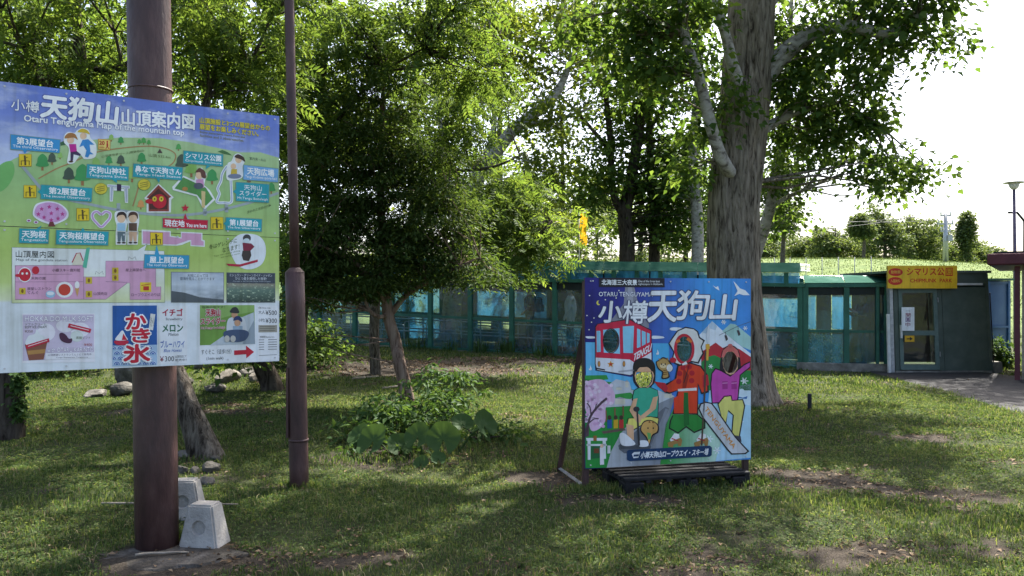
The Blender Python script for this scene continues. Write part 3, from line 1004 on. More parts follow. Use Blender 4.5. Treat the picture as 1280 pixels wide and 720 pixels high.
lp = [(285, 208), (278, 217), (276, 227), (272, 236), (274, 243), (271, 253), (280, 254), (289, 253), (289, 238), (288, 220)]
S.stroke(lp, 3.6, '#f6f8f6', 6, True, True); S.stroke(lp, 1.2, '#a8b8d8', 7, True, True)
S.poly([(284, 206), (289, 202), (293, 194), (300, 193), (306, 201), (303, 209), (303, 222), (292, 226), (283, 224)], '#f4f6f2', 8, True)
S.ell(298, 200, 4.2, 4.6, '#f0c8a4', 9); S.poly([(293, 197), (297, 193.5), (304, 197), (306, 203), (301, 200)], '#503a30', 10, True)
S.poly([(294, 205), (303, 205), (303, 219), (295, 219)], '#e6e8ec', 9); S.ell(291.5, 208.5, 3.4, 3.6, '#f0c8a4', 10); S.poly([(289, 212), (296, 212), (296, 220), (288, 220)], '#d8b840', 10)
S.ell(293, 221, 8.5, 3, '#8088a0', 11)
S.end()
# blossom tree, heart, couple, star
S.begin("drawn_blossom_tree", pu)
S.poly([(41, 268), (44, 256), (54, 252), (64, 251.5), (76, 255), (85, 264), (84, 273), (74, 278.5), (66, 281), (58, 279), (48, 275)], '#f6f2f8', 6, True)
S.poly([(43, 267), (46, 257.5), (55, 253.5), (64, 253), (75, 256.5), (83, 265), (81, 272), (72, 277), (60, 277), (48, 272)], '#dba6d6', 7, True)
def star(x, y, r, col, layer, k=.45):
    S.poly([(x + (r if i % 2 == 0 else r * k) * math.sin(i * math.pi / 5), y - (r if i % 2 == 0 else r * k) * math.cos(i * math.pi / 5)) for i in range(10)], col, layer)
for x, y in ((52, 261), (61.5, 258.5), (71.5, 261), (48, 267.5), (64, 266.5), (78, 267.5), (55, 271.5), (72.5, 273), (64, 275)):
    star(x, y, 3.1, '#c0488e', 8)
S.poly([(62, 277), (66.5, 277), (69, 283), (60, 283)], '#7a3a3a', 8)
for x, y in ((36, 275.5), (45, 277.5)):
    S.ell(x, y, 3, 2, '#f6f2f8', 6, 12); S.ell(x, y, 1.7, 1.2, '#a0488e', 7, 10)
S.end()
S.begin("drawn_heart", pu)
hp = [(126.5, 268), (121, 264.5), (116, 267), (116, 273), (121, 279), (125, 283), (128, 283), (132, 279), (137, 273), (137.5, 267), (132, 264.5)]
S.stroke(hp, 4.2, '#f6f2f8', 6, True, True); S.stroke(hp, 2.2, '#cfa4d4', 7, True, True)
S.end()
S.begin("drawn_star", pu); star(231.3, 260.5, 5.3, '#d02440', 9); S.end()
for x0, hair, top, leg, par in ((151.5, '#3a2c28', '#a8d0e8', '#6a7a80', pu), (166, '#5a3c30', '#6a5040', '#e0b898', pu)):
    S.begin("drawn_person", par)
    S.poly([(x0 - 8, 266), (x0 - 2, 263.5), (x0 + 6, 266), (x0 + 8, 276), (x0 + 6, 288), (x0 + 6, 293.5), (x0 - 6, 293.5), (x0 - 6, 282), (x0 - 8, 274)], '#f6f6f2', 6, True)
    S.ell(x0, 273, 5.2, 5.6, '#f0c8a4', 7); S.poly([(x0 - 6, 272), (x0 - 4, 266), (x0 + 2, 264.8), (x0 + 6, 268), (x0 + 6, 274), (x0 + 3, 269), (x0 - 3, 269.5)], hair, 8, True)
    S.poly([(x0 - 5, 279), (x0 + 5, 279), (x0 + 5, 289), (x0 - 5, 288.5)], top, 9)
    S.end()
    S.begin("drawn_person", pl)
    S.poly([(x0 - 7, 289.2), (x0 + 7, 289.7), (x0 + 6, 306), (x0 - 7, 306)], '#f6f6f2', 6)
    S.poly([(x0 - 5, 289.5), (x0 + 5, 290), (x0 + 4.5, 302), (x0 + 1, 302), (x0, 294), (x0 - 1, 302), (x0 - 4.5, 302)], leg, 7)
    S.ell(x0 - 3, 303.5, 2.6, 1.2, '#4a3a34', 8, 10); S.ell(x0 + 3, 303.5, 2.6, 1.2, '#4a3a34', 8, 10)
    S.end()
# title lettering
S.begin("lettering", pu); S.text('小樽', 14, 130, 49, 134, 14, '#ffffff', 3, .02, ('#5a62a8', .015, .1), res=2); S.end()
S.begin("lettering", pu); S.text('天狗山', 52, 131.5, 147, 142.5, 29, '#ffffff', 3, .045, ('#4f58a8', .02, .08), .08, 3); S.end()
S.begin("lettering", pu); S.text('山頂案内図', 152.5, 146, 243, 153, 20, '#ffffff', 3, .035, ('#5a62b0', .02, .1), res=3); S.end()
S.begin("lettering", pu); S.text('Otaru Tenguyama Map of the mountain top', 30, 148.5, 230, 167.5, 10.5, '#ffffff', 3, .03, ('#5a62b0', .02, .1)); S.end()
S.begin("lettering", pu); S.text('山頂施設と3つの展望台からの', 249.5, 150.5, 337, 161, 7, '#e8d44a', 4, .03, ('#7a7440', .02, .1)); S.end()
S.begin("lettering", pu); S.text('展望をお楽しみください。', 249.5, 158.5, 323, 168, 7, '#e8d44a', 4, .03, ('#7a7440', .02, .1)); S.end()
S.begin("lettering", pu); S.text('Enjoy panoramic views from the', 250, 165.5, 306, 172.5, 3.2, '#8a8450', 4, .02); S.end()
S.begin("lettering", pu); S.text('facilities and 3 observatories.', 250, 169.5, 305, 176.5, 3.2, '#8a8450', 4, .02); S.end()
S.begin("lettering", pu); S.text('山頂鷹情景コース(展望周回)', 127, 196, 180, 188.5, 3.5, '#6a7448', 4, .01); S.end()
S.begin("lettering", pu); S.text('▲', 196.5, 188.6, 203, 189, 5.5, '#5a4a44', 4, 0); S.end()
S.begin("lettering", pu); S.text('山頂 532.4m', 186, 194, 213, 197, 4, '#6a7448', 4, .01); S.end()
S.begin("lettering", pu); S.text('室内海・丸山', 312, 198.5, 332, 201, 3.5, '#5a6a60', 4, .01); S.end()
S.begin("lettering", pu); S.text('変われた名前の村▶', 309, 266, 339, 257, 3.5, '#5a6a40', 4, .01); S.end()
# station plan and winter picture on the lower panel
S.begin("station_outline", pl)
S.poly([(177, 287), (213.5, 289), (213.5, 295), (226, 297), (226, 290), (253, 291.5), (253, 300), (256, 301), (256, 309), (238, 308), (238, 302), (227, 306.5), (221, 307.5), (177, 306)], '#f0f2f0', 2)
S.poly([(178.5, 289.2), (212, 290.6), (212, 296), (227, 298.5), (227, 291.4), (251.5, 292.6), (251.5, 301), (254.5, 302.5), (254.5, 307.5), (239, 306.7), (239, 300.5), (236, 300.5), (220, 306), (178.5, 304.5)], '#dda6c4', 3)
S.end()
S.begin("station_map", pl)
S.poly([(14.6, 308.5), (172, 312.5), (184, 304.5), (181, 313), (205.5, 313.8), (206.2, 378.5), (14.6, 378.5)], '#8a9a80', 2)
S.poly([(15.1, 309), (172, 313), (183, 306), (180.4, 313.5), (205, 314.3), (205.7, 378), (15.1, 378)], gradient_mat("station_panel_print", [(0, '#dfe6b4'), (1, '#eef1ee')], 2, M_Z0 + .42, M_Z0 + .62), 3)
plan = [(19, 331.5), (104.6, 331.5), (104.6, 346), (132, 346), (132, 326.3), (194.6, 326.3), (194.6, 358.6), (201, 358.6), (201, 374.6), (162.3, 374.6), (162.3, 353.8), (159, 353.8), (132.3, 374), (19, 374)]
S.poly(plan, '#e0abc8', 4)
S.stroke(plan, .5, '#8a6a7a', 5, False, True)
for a in ([(104.6, 346), (104.6, 374)], [(19, 352), (104, 352)], [(132, 352), (159, 353)], [(19, 342.5), (90, 342.5)]):
    S.stroke(a, .5, '#8a6a7a', 5)
S.text('山頂屋内図', 19.7, 317, 67.5, 318, 8.5, '#4a4a48', 4, .02)
S.text('Map of the gondola station', 20, 324.6, 84, 325.6, 4, '#4a4a48', 4, .005)
S.text('小樽スキー資料館', 65, 337.5, 100, 337.5, 4.2, '#5a4450', 6, .005)
S.text('天狗の館', 39, 347.5, 57, 347.5, 3.8, '#5a4450', 6, .005)
S.text('展望レストラン', 34, 360.5, 64, 360.5, 3.8, '#5a4450', 6, .005)
S.text('てんぐ', 34, 365.5, 48, 365.5, 3.8, '#5a4450', 6, .005)
S.text('屋上展望台へ', 157, 337.5, 182, 337.5, 3.8, '#5a4450', 6, .005)
S.text('山頂売店', 117, 367, 134, 367, 4, '#5a4450', 6, .005)
S.text('ロープウエイのりば', 164, 368.5, 200, 368.5, 4, '#5a4450', 6, .005)
for x, y in ((144, 338.5), (144, 347), (111, 350.5), (28, 363.5), (111, 367.5)):
    S.poly([(x - 4, y - 4), (x + 4, y - 4), (x + 4, y + 4), (x - 4, y + 4)], '#d8bc3c', 6); S.ell(x, y, 1.6, 2.6, '#8a6428', 7, 10)
S.poly([(175, 353), (189, 353), (189, 365), (175, 365)], '#ecd040', 6); S.poly([(179, 358), (186, 358), (186, 363), (179, 363)], '#c83a30', 7); S.stroke([(176.5, 357), (188, 355)], .9, '#c83a30', 7)
S.ell(31, 343, 8.5, 9.5, '#f4f2f0', 6); S.ell(31, 343, 7.4, 8.2, '#cc2c3c', 7); S.ell(23.5, 344, 4.5, 2, '#cc2c3c', 8); S.ell(44.5, 337.5, 4.6, 5, '#cc2c3c', 7)
for x in (28, 33.5):
    S.ell(x, 341.5, 1.5, 1.5, '#f0f0ea', 9, 10)
S.poly([(90, 331), (95, 317), (100, 315.5), (104, 330), (103, 331)], '#e8e0c8', 5); S.stroke([(90, 328), (95.5, 316.5), (100, 316), (104, 326)], 1.2, '#c03050', 6); S.poly([(103, 334), (108, 310), (112.5, 309), (108, 335)], '#62bfa0', 6)
S.ell(80.5, 362, 11, 10, '#f4f2ee', 6); S.ell(80.5, 362, 7.6, 7.2, '#d04a38', 7); S.ell(63, 367.5, 6, 4.5, '#a8d0ea', 6); S.ell(63, 366.5, 4.6, 2.4, '#f0f4f8', 7)
S.poly([(93.5, 360), (99, 360), (96.5, 371)], '#d8a868', 7); S.ell(96.3, 356, 3, 4.5, '#f4f2ee', 7)
for x, y in ((124, 343), (165, 325)):
    S.stroke([(x - 5, y), (x - 4, y - 4), (x, y - 1), (x + 4, y - 4), (x + 5, y)], .5, '#7a7a78', 5)
S.end()
S.begin("winter_picture", pl)
S.poly([(286, 309), (291, 300), (300, 293.5), (313, 293), (324, 296), (331, 305), (332, 319), (327, 331), (315, 337), (303, 336), (294, 329)], '#eef2f6', 3, True)
S.poly([(282, 330), (300, 331), (322, 325), (322, 328), (300, 334), (286, 333)], '#c03048', 5)
S.ell(308.5, 298.5, 5, 5, '#4a4a4c', 5); S.ell(308, 301.5, 4, 3, '#d8e4ea', 6); S.poly([(303, 304), (314, 305), (318, 309), (313, 314), (304, 314)], '#8a2e44', 5); S.poly([(303, 314), (313, 314), (314, 320), (311, 327), (304, 326), (302, 320)], '#4a403c', 5)
S.text('冬はゲレンデに', 261.5, 309.5, 296, 301, 6, '#5a6a38', 4, .015); S.text('なります！', 278, 313.5, 299, 308.5, 6, '#5a6a38', 4, .015)
S.text('You can enjoy skiing', 267, 321, 300, 314, 2.6, '#7a8a50', 4, .005); S.text('and skating in winter', 276, 322.5, 300, 317.5, 2.4, '#7a8a50', 4, .005)
S.end()
def photo_mat(name, stops, lo, hi, spots=None, nscale=8, stretch=(1, 1, 1)):
    return gradient_mat(name, stops, 2, lo, hi, 0.9 if spots else 0, nscale, spots, stretch, 0.3)
S.begin("cloud_sea_photo", pl)
S.poly([(213.6, 340), (280, 341), (280, 379), (213.6, 378.5)], '#7a7f82', 3)
S.poly([(214.4, 340.8), (279.2, 341.8), (279.2, 378.2), (214.4, 377.7)], photo_mat("cloud_photo_print", [(0, '#5a6064'), (.25, '#8f9aa4'), (.6, '#c8d2dc'), (1, '#a8b2c2')], M_Z0 + .40, M_Z0 + .60, [(.45, ''), (.7, '#e2e8ee')], 4, (1, 1, 3)), 4)
S.text('天候によっては', 234, 344.6, 260, 345, 4, '#4a525c', 5, .005); S.text('雲海を見ることができます', 225, 348.6, 268, 349.2, 4, '#4a525c', 5, .005)
S.poly([(214.4, 364), (230, 366), (250, 372), (279, 375), (279.2, 378.2), (214.4, 377.7)], '#5d6468', 5)
S.end()
S.begin("night_view_photo", pl)
S.poly([(283, 341), (344, 342), (344, 379), (283, 379)], '#6a6f74', 3)
S.poly([(283.7, 341.8), (343.3, 342.8), (343.3, 378.2), (283.7, 378.2)], photo_mat("night_photo_print", [(0, '#3c4a44'), (.45, '#6d8577'), (.62, '#9a9686'), (.7, '#4c545e'), (1, '#454c58')], M_Z0 + .40, M_Z0 + .60, [(.56, ''), (.66, '#cfe0c0')], 40, (1, 1, 2)), 4)
S.poly([(283.7, 341.8), (343.3, 342.8), (343.3, 355), (283.7, 354)], '#4a515c', 5)
S.text('ミシュラン・グリーンガイド・ジャポン', 287, 344.4, 340, 345.2, 3.6, '#e6e9ee', 6, .01); S.text('ひとつ星を獲得した夜景!', 294, 348.6, 333, 349.2, 3.8, '#e6e9ee', 6, .01); S.text('One star in the Michelin Green Guide to Japan', 291, 352.2, 338, 352.8, 1.8, '#c9ced6', 6, 0)
S.end()
# advert strip
S.begin("soft_ice_poster", pl)
S.poly([(27.5, 391.5), (118.5, 391.5), (118.5, 452.5), (27.5, 453.5)], '#f2f0f4', 2)
S.poly([(28.5, 393), (117.3, 393), (117.3, 447), (60, 449.5), (28.5, 450.5)], '#d6c8dc', 3)
for q in ((58, 415, 11, 11), (82, 407, 12, 8), (100, 412, 12, 9)):
    S.ell(*q, '#efeaf2', 4)
S.text('HOKKAIDO MILK SOFT', 31, 398, 116, 398.3, 6.5, '#ffffff', 6, .02, ('#a888b8', .03, .1))
S.text('ソフトクリーム', 31, 405, 58, 405, 3.4, '#5a6048', 5, .01); S.text('SOFT ICE CREAM', 31, 408.6, 58, 408.4, 2.8, '#4a5040', 5, .02); S.text('¥350', 31, 413.6, 41, 413.6, 3.4, '#7a5a50', 5, .01)
S.poly([(31, 430), (59, 427), (54.5, 449), (36, 450)], '#8f5a48', 5); S.poly([(34, 438), (57, 436), (56, 441), (35, 443)], '#b98a50', 6)
S.poly([(33, 431), (35, 420), (43, 417), (46, 411), (50, 417), (56, 421), (58, 428)], '#e8ebec', 6, True)
S.poly([(32, 431), (61, 422.5), (61.8, 427), (33, 436)], '#c83048', 8)
S.poly([(86, 404), (114, 411), (112.6, 416), (84.5, 409)], '#c83048', 8)
S.stroke([(35, 432.5), (59, 425)], 1.1, '#f0d8d8', 9); S.stroke([(88, 406.8), (111, 412.6)], 1.1, '#f0d8d8', 9)
S.poly([(74, 418), (77, 415.5), (82, 418), (86, 423), (90, 423), (89, 428), (83, 428.5), (76, 425)], '#54304a', 6, True)
S.ell(96, 420, 8, 7, '#d9e0da', 5)
S.text('黒糖ソフト', 95, 422, 113, 422, 3.4, '#6a7058', 6, .01); S.text('¥400', 105, 430.6, 115, 430.6, 3.4, '#b05a58', 6, .01)
S.text('with OTARU KARINTO', 59, 437.3, 116.5, 436.5, 5.5, '#ffffff', 6, .015, ('#a888b8', .03, .1))
S.poly([(57, 441), (117.3, 440), (117.3, 447), (56.5, 449.4)], '#f0eef2', 5); S.text('山頂展望レストランてんぐにて販売中', 60, 443.4, 114, 442.6, 2.8, '#7a6a80', 6, .005); S.text('Tengu Restaurant Tenguyama', 70, 446.9, 110, 446.2, 1.8, '#5a5060', 6, 0)
S.end()
S.begin("shaved_ice_poster", pl)
S.poly([(140.6, 382), (196, 382), (196.3, 456.6), (140.6, 458)], '#2f62ac', 3)
S.poly([(140.6, 432), (196.2, 431), (196.3, 456.6), (140.6, 458)], '#a9c4de', 4)
for r_ in range(4):
    for c_ in range(7):
        x = 141.5 + c_ * 9 + (4.5 if r_ % 2 else 0); y = 436.5 + r_ * 6.4
        if x < 194:
            for rr, cc in ((4.4, '#d6e2ee'), (3.7, '#2f62ac'), (2.5, '#d6e2ee'), (1.8, '#2f62ac')):
                S.poly([(max(141, min(196, x + rr * math.cos(a))), y - rr * 1.0 * math.sin(a)) for a in np.linspace(0, math.pi, 9)], cc, 5 + (0 if rr == 4.4 else 1 if rr == 3.7 else 2 if rr == 2.5 else 3))
for ch, x0, x1, y, hh in (('か', 157.5, 182, 402, 19), ('き', 165, 187, 419.5, 17), ('氷', 154.5, 187, 442, 22)):
    S.text(ch, x0, y, x1, y - .3, hh, '#d02a40', 12, .05, ('#ffffff', .09, .22), 0, 3)
S.poly([(188, 392), (194, 393), (191, 413), (185.6, 412)], '#e8e6e0', 10); S.text('冷た～い', 187.5, 402, 192, 402.5, 14, '#5a5a5a', 11, 0)
S.poly([(143, 426), (160, 426), (157, 431), (146, 431)], '#c8304a', 10, True); S.poly([(144, 425), (148, 418), (153, 413), (157, 420), (159, 425)], '#f2f2f4', 11, True); S.poly([(152, 425), (154, 417), (159, 425)], '#d02a40', 12)
S.end()
S.begin("price_poster", pl)
S.poly([(198.5, 383), (234, 383), (234, 454.2), (198.5, 455.2)], '#eff1f4', 2)
S.text('イチゴ', 203, 390.5, 228, 390.7, 9, '#b82848', 4, .03); S.text('Strawberry', 207, 399.5, 228, 399.3, 4.2, '#4a4a50', 4, .005, None, .15)
S.text('メロン', 203, 410.5, 228.5, 410.3, 9, '#1f6a4a', 4, .03); S.text('Melon', 210.5, 418.3, 223, 418, 4, '#4a4a50', 4, .005, None, .15)
S.text('ブルーハワイ', 200.5, 430.4, 230.5, 430, 9, '#3a66b8', 4, .02); S.text('Blue Hawaii', 205, 438.4, 227, 438, 4, '#3a66b8', 4, .005, None, .15)
S.text('¥', 200, 449, 204.5, 449, 6.5, '#8a2a38', 4, .02); S.text('300', 206, 448.8, 217.5, 448.5, 6.5, '#3a3a3c', 4, .01); S.text('山頂売店にて', 219, 446, 233, 445.7, 3.2, '#3a3a3c', 4, 0); S.text('販売中！', 219, 450.4, 233, 450, 3.2, '#3a3a3c', 4, 0)
S.end()
S.begin("slide_poster", pl)
S.poly([(248, 381), (320.3, 381.3), (320.5, 453), (248, 454.5)], '#eff1f4', 2)
S.poly([(249.8, 381.8), (317.8, 382), (318.8, 430.5), (249.8, 432)], '#78a04a', 3)
S.poly([(249.8, 405), (270, 400), (285, 396), (317.9, 390), (317.9, 382), (249.8, 381.8)], '#93b868', 4)
S.poly([(262, 432), (287, 415), (300, 398), (317, 391), (318.4, 415), (318.7, 430.4)], '#c4cdd4', 5)
S.poly([(317.8, 400), (306, 422), (303, 430.9), (318.7, 430.4)], '#9aa6b0', 6)
S.poly([(284, 402), (290, 397), (302, 397), (307, 404), (306, 418), (285, 418)], '#d8dde2', 7, True); S.ell(293, 394, 4, 4.4, '#c89878', 8); S.poly([(287.5, 391), (290, 385.5), (295, 384.5), (298, 388), (298, 392)], '#3a3c3c', 9, True)
S.ell(296.5, 404, 3.8, 4.3, '#d0a080', 10); S.poly([(291.5, 401.5), (293, 397), (298, 395.5), (302, 399), (302, 403), (297, 400.5)], '#34406a', 11, True)
S.poly([(291, 408), (303, 408), (303, 419), (291, 419)], '#9ab0c4', 9); S.poly([(279, 417), (287, 413), (305, 413), (311, 418), (304, 427), (285, 427)], '#4a5a78', 10, True)
for x in (283.5, 291):
    S.ell(x, 424, 3.4, 4.2, '#c8c4bc', 12)
S.text('天狗山', 257, 391, 275, 391, 9, '#b82838', 12, .035, ('#f4f0f0', .05, .15)); S.text('スライダー', 250.5, 402, 281, 401.5, 8.5, '#b82838', 12, .03, ('#f4f0f0', .05, .15)); S.text('Mt.Tengu bobsleigh', 251, 411, 281, 410, 4, '#b03848', 12, .02, ('#f4f0f0', .04, .2))
S.text('毎週の床です！', 252, 384.3, 281, 384.3, 3, '#44503c', 8, .01)
S.text('すぐそこ（徒歩1分）', 251.5, 440.5, 289, 439.5, 6.5, '#3a3a3c', 4, .01); S.text('(1min walk)', 258, 449, 279, 448.4, 4.8, '#3a3a3c', 4, 0)
S.poly([(292.5, 438.6), (307.5, 437.9), (307.3, 432.6), (317.5, 440.5), (307.8, 448.5), (307.6, 443.4), (292.6, 444.4)], '#c82a3e', 4)
S.end()
S.begin("fare_poster", pl)
S.poly([(321.6, 382.5), (347.6, 383), (347.8, 451), (321.8, 452)], '#f1f2f5', 2)
S.text('1回 One ride', 323, 385.4, 338, 385.5, 2.4, '#4a4a4c', 4, 0)
for y, a, p in ((391.5, '大人', '¥500'), (401.5, '小学生', '¥300')):
    S.text(a, 323, y - .6, 331, y - .6, 4.4, '#3a3a3c', 4, .005); S.text(p, 331.8, y, 346, y, 6, '#3a3a3c', 4, .01)
S.poly([(323, 407), (346.3, 407), (346.3, 416), (323, 416.2)], '#a8a294', 3)
for k in range(3):
    S.stroke([(324.5, 409 + k * 2.4), (344, 409 + k * 2.4)], .6, '#6a665c', 4)
S.text('営業時間 Business hours', 325, 421.8, 343, 421.6, 2.6, '#4a4a4c', 4, 0)
for k in range(5):
    S.stroke([(323.5, 425.5 + k * 3), (330, 425.4 + k * 3)], .9, '#8a8a8e', 4); S.stroke([(335, 425.3 + k * 3), (346, 425.1 + k * 3)], .9, '#8a8a8e', 4)
S.stroke([(323.5, 445), (346, 444)], .6, '#8a8a8e', 4)
S.end()
# screws along the edges of the panels
mb = MB()
for u in np.linspace(0.03, MW - 0.03, 6):
    for v in (0.025, SEAM - 0.02, SEAM + 0.03, MH - 0.025):
        mb.tube([(u, -0.004, M_Z0 + v), (u, 0.001, M_Z0 + v)], 0.006, 8)
tag(mb.build("screws", SIGN_SIDE, msign), kind="stuff")

# big brown pole carrying the sign
PBX, PBY = (197 - 640) / 1000 * 5.235, 5.235
pole_r = 0.134
ptop = px(186.5, 0, 5.235)
zt = 7.0
lean = (ptop.x - PBX) / ptop.z
pole = thing("sign_pole", "thick brown steel pole standing behind the mountain map sign", "pole", (PBX, PBY, G(PBX, PBY)))
mb = MB()
k_ = 24
mb.tube([(lean * z, 0, z - 0.15) for z in np.linspace(0, zt, 10)], pole_r, k_)
sh = mb.build("shaft", METAL_BROWN, pole)
for z in (2.98, 4.9):
    mb = MB()
    mb.tube([(lean * z, 0, z - 0.006), (lean * z, 0, z + 0.006)], pole_r + 0.004, k_)
    mb.build("weld_seam", METAL_BROWN, sh)
mb = MB(); mb.tube([(lean * zt, 0, zt - 0.16), (lean * zt, 0, zt - 0.1)], [pole_r + .01, pole_r * .8], k_); mb.build("cap", METAL_BROWN, pole)
# concrete pad, half buried, under the pole
CONC_DARK = mat_rough("pad_concrete", (0.030, 0.027, 0.022), (0.075, 0.068, 0.058), scale=7, rough=0.95, bump=0.8, bscale=50, c3=(0.14, 0.13, 0.115), spec=0.1)
bm = bmesh.new()
bmesh.ops.create_circle(bm, cap_ends=True, radius=1.0, segments=40)
for v in bm.verts:
    a = math.atan2(v.co.y, v.co.x)
    r = 1 + 0.12 * math.sin(3 * a + 1) + 0.07 * math.sin(7 * a) + 0.04 * math.sin(13 * a)
    v.co = Vector((v.co.x * 0.46 * r, v.co.y * 0.26 * r, 0))
r_ = bmesh.ops.extrude_face_region(bm, geom=list(bm.faces))
for v in [g for g in r_['geom'] if isinstance(g, bmesh.types.BMVert)]:
    v.co = Vector((v.co.x * 0.93, v.co.y * 0.9, 0.045))
me = bpy.data.meshes.new("concrete_pad"); bmesh.ops.recalc_face_normals(bm, faces=bm.faces); bm.to_mesh(me); bm.free(); me.materials.append(CONC_DARK)
pad = link(bpy.data.objects.new("concrete_pad", me)); pad.location = (-2.18, 5.02, G(-2.18, 5.02) - 0.028)
tag(pad, "dirty concrete footing pad at the base of thick pole", "footing")

# thin stepped pole
TPX, TPY = (374.5 - 640) / 1000 * 6.9, 6.9
t2 = px(361.5, 0, 6.9)
lean2 = (t2.x - TPX) / t2.z
tp = thing("thin_pole", "slim brown steel pole with narrower top section beside map sign", "pole", (TPX, TPY, G(TPX, TPY)))
zj = 1.6 + (372 - 335) / 1000 * 6.9
mb = MB(); mb.tube([(lean2 * z, 0, z - 0.1) for z in np.linspace(0, zj + .1, 8)], 0.081, 20); lo_ = mb.build("lower_section", METAL_BROWN, tp)
mb = MB(); mb.tube([(lean2 * zj, 0, zj), (lean2 * (zj + .04), 0, zj + .04)], [0.081, 0.045], 20, caps=False); mb.build("collar", METAL_BROWN, tp)
mb = MB(); mb.tube([(lean2 * z, 0, z) for z in np.linspace(zj + 0.02, 6.5, 8)], 0.041, 16); mb.build("upper_section", METAL_BROWN, tp)
mb = MB(); mb.box((lean2 * .75 - 0.072, -0.045, 0.74), (0.02, 0.05, 0.6)); mb.build("service_cover", METAL_BROWN, lo_)
mb = MB(); mb.tube([(lean2 * .4, 0, .4), (lean2 * .4, 0, .42)], .084, 20); mb.build("band", METAL_BROWN, lo_)
# ------------------------------------------------------------------ cut-out photo board
BY0, BY1 = 6.70, 7.10
bl = px(731, 347, BY0); br = px(938.5, 349, BY1)
BW = math.hypot(br.x - bl.x, br.y - bl.y)
B_RZ = math.atan2(br.y - bl.y, br.x - bl.x)
B_Z0, B_Z1 = 0.165, 1.768
BH = B_Z1 - B_Z0
bg = G(bl.x + .7, bl.y + .2)
board = thing("photo_board", "colourful face cut-out photo board with cable car and costumed figures", "photo board", (bl.x, bl.y, 0), B_RZ)
BQ = [(732, 347), (940, 349), (937, 574), (729.5, 586)]
S = Sheet(board, BQ, BW, BH, B_Z0, 0.0)
z3 = lambda x, y: (720 + x / 4.8, 330 + y / 4.8)
z4 = lambda x, y: (680 + x / 4.2357, 460 + y / 4.2357)
S.conv = z3
e_gond = ell_pts(211, 462, 46, 70, 28)
e_teng = ell_pts(651, 512, 45, 76, 28)
e_girl = ell_pts(925, 592, 45, 66, 28)
S.conv = z4
e_boy = ell_pts(529, 48, 45, 58, 28)
holes_uv = [[S.uv(*p) for p in e_boy]]
e_boy3 = [((z4(*p)[0] - 720) * 4.8, (z4(*p)[1] - 330) * 4.8) for p in e_boy]
S.conv = z3
holes_uv += [[S.uv(*p) for p in e] for e in (e_gond, e_teng, e_girl)]
night = gradient_mat("board_sky_print", [(0.0, '#2c2674'), (0.3, '#3a3f98'), (0.5, '#4a79cc'), (0.75, '#4aa0e4'), (1.0, '#4a8fdc')], 0, 0, BW)
panel = board_mesh("panel", BW, BH, B_Z0, 0.02, [night, METAL_BROWN], board, holes_uv)
K = '#26222a'
def part(nm):
    S.begin(nm, panel)

S.conv = z3
part("sea_picture")
S.poly([(58, 470), (114, 471), (114, 640), (330, 680), (462, 610), (462, 477), (560, 478), (560, 800), (58, 800)], gradient_mat("sea_print", [(0, '#6fc2ec'), (1, '#55b4e8')], 0, 0, .8), 1, holes=[e_boy3])
S.end()
for x, y, s in ((490, 525, 9), (85, 618, 10)):
    part("boat_picture"); S.poly([(x - s, y + 10), (x + s, y + 10), (x + s * .7, y + 20), (x - s * .7, y + 20)], '#f0f0f0', 2); S.poly([(x, y - 12), (x + 8, y + 10), (x - 2, y + 10)], '#f4f4f6', 2.2); S.end()
for q in ([(60, 435), (110, 436), (116, 446), (70, 447)], [(463, 432), (520, 436), (528, 446), (463, 450)], [(570, 385), (610, 382), (665, 392), (660, 402), (575, 400)]):
    part("cloud_picture"); S.poly(q, '#eef2f8', 2, True); S.end()
for x, y in ((107, 102), (85, 190), (80, 395), (68, 310), (95, 350), (262, 160), (180, 215), (110, 325), (245, 205)):
    part("star_picture"); S.ell(x, y, 4, 4, '#f4f4e0', 2, 8); S.end()
part("moon_picture"); S.poly(ell_pts(138, 234, 12, 14, 20), '#f0e060', 2); S.ell(145, 231, 9, 11, night, 3, 16); S.end()
part("mountain_picture")
S.poly([(700, 470), (760, 410), (820, 345), (880, 400), (960, 470), (1050, 540), (1052, 720), (700, 720)], '#e6edf4', 1, holes=[e_girl])
S.poly([(880, 405), (930, 360), (960, 365), (1052, 440), (1052, 520), (1000, 500)], '#a9d2cc', 2)
S.poly([(820, 345), (850, 375), (840, 400), (810, 390), (780, 420), (760, 410)], '#bcd0e0', 2)
S.poly([(752, 530), (800, 500), (840, 474), (880, 505), (900, 500), (925, 495), (950, 500), (985, 515), (1050, 560), (1050, 700), (752, 700)], '#bf2f3c', 3, holes=[e_girl])
S.poly([(752, 590), (790, 560), (830, 548), (868, 566), (872, 700), (872, 760), (752, 760)], '#2f8a44', 4)
S.poly([(980, 660), (1000, 640), (1050, 640), (1052, 760), (980, 760)], '#2f8a44', 4)
for x, y in ((808, 616), (888, 352), (1018, 388), (1005, 705), (890, 350)):
    for k in range(3):
        a = k * math.pi / 3
        S.stroke([(x - 14 * math.cos(a), y - 14 * math.sin(a)), (x + 14 * math.cos(a), y + 14 * math.sin(a))], 4, '#eef4f8', 5)
S.stroke([(860, 430), (975, 375), (1052, 348)], 2.5, '#5a6068', 5)
for x, y in ((900, 430), (975, 400)):
    S.stroke([(x, y - 22), (x, y + 4)], 2.5, '#4a4a50', 6); S.poly([(x - 8, y), (x + 6, y), (x + 14, y + 25), (x + 2, y + 35)], '#4a4448', 6)
S.poly([(950, 105), (970, 125), (990, 150), (1020, 160), (1048, 190), (1010, 190), (985, 182), (955, 195), (975, 165)], '#f4f6f8', 5)
S.poly([(826, 130), (845, 142), (858, 135), (866, 162), (845, 150)], '#f4f6f8', 5)
S.end()
part("cable_car_picture")
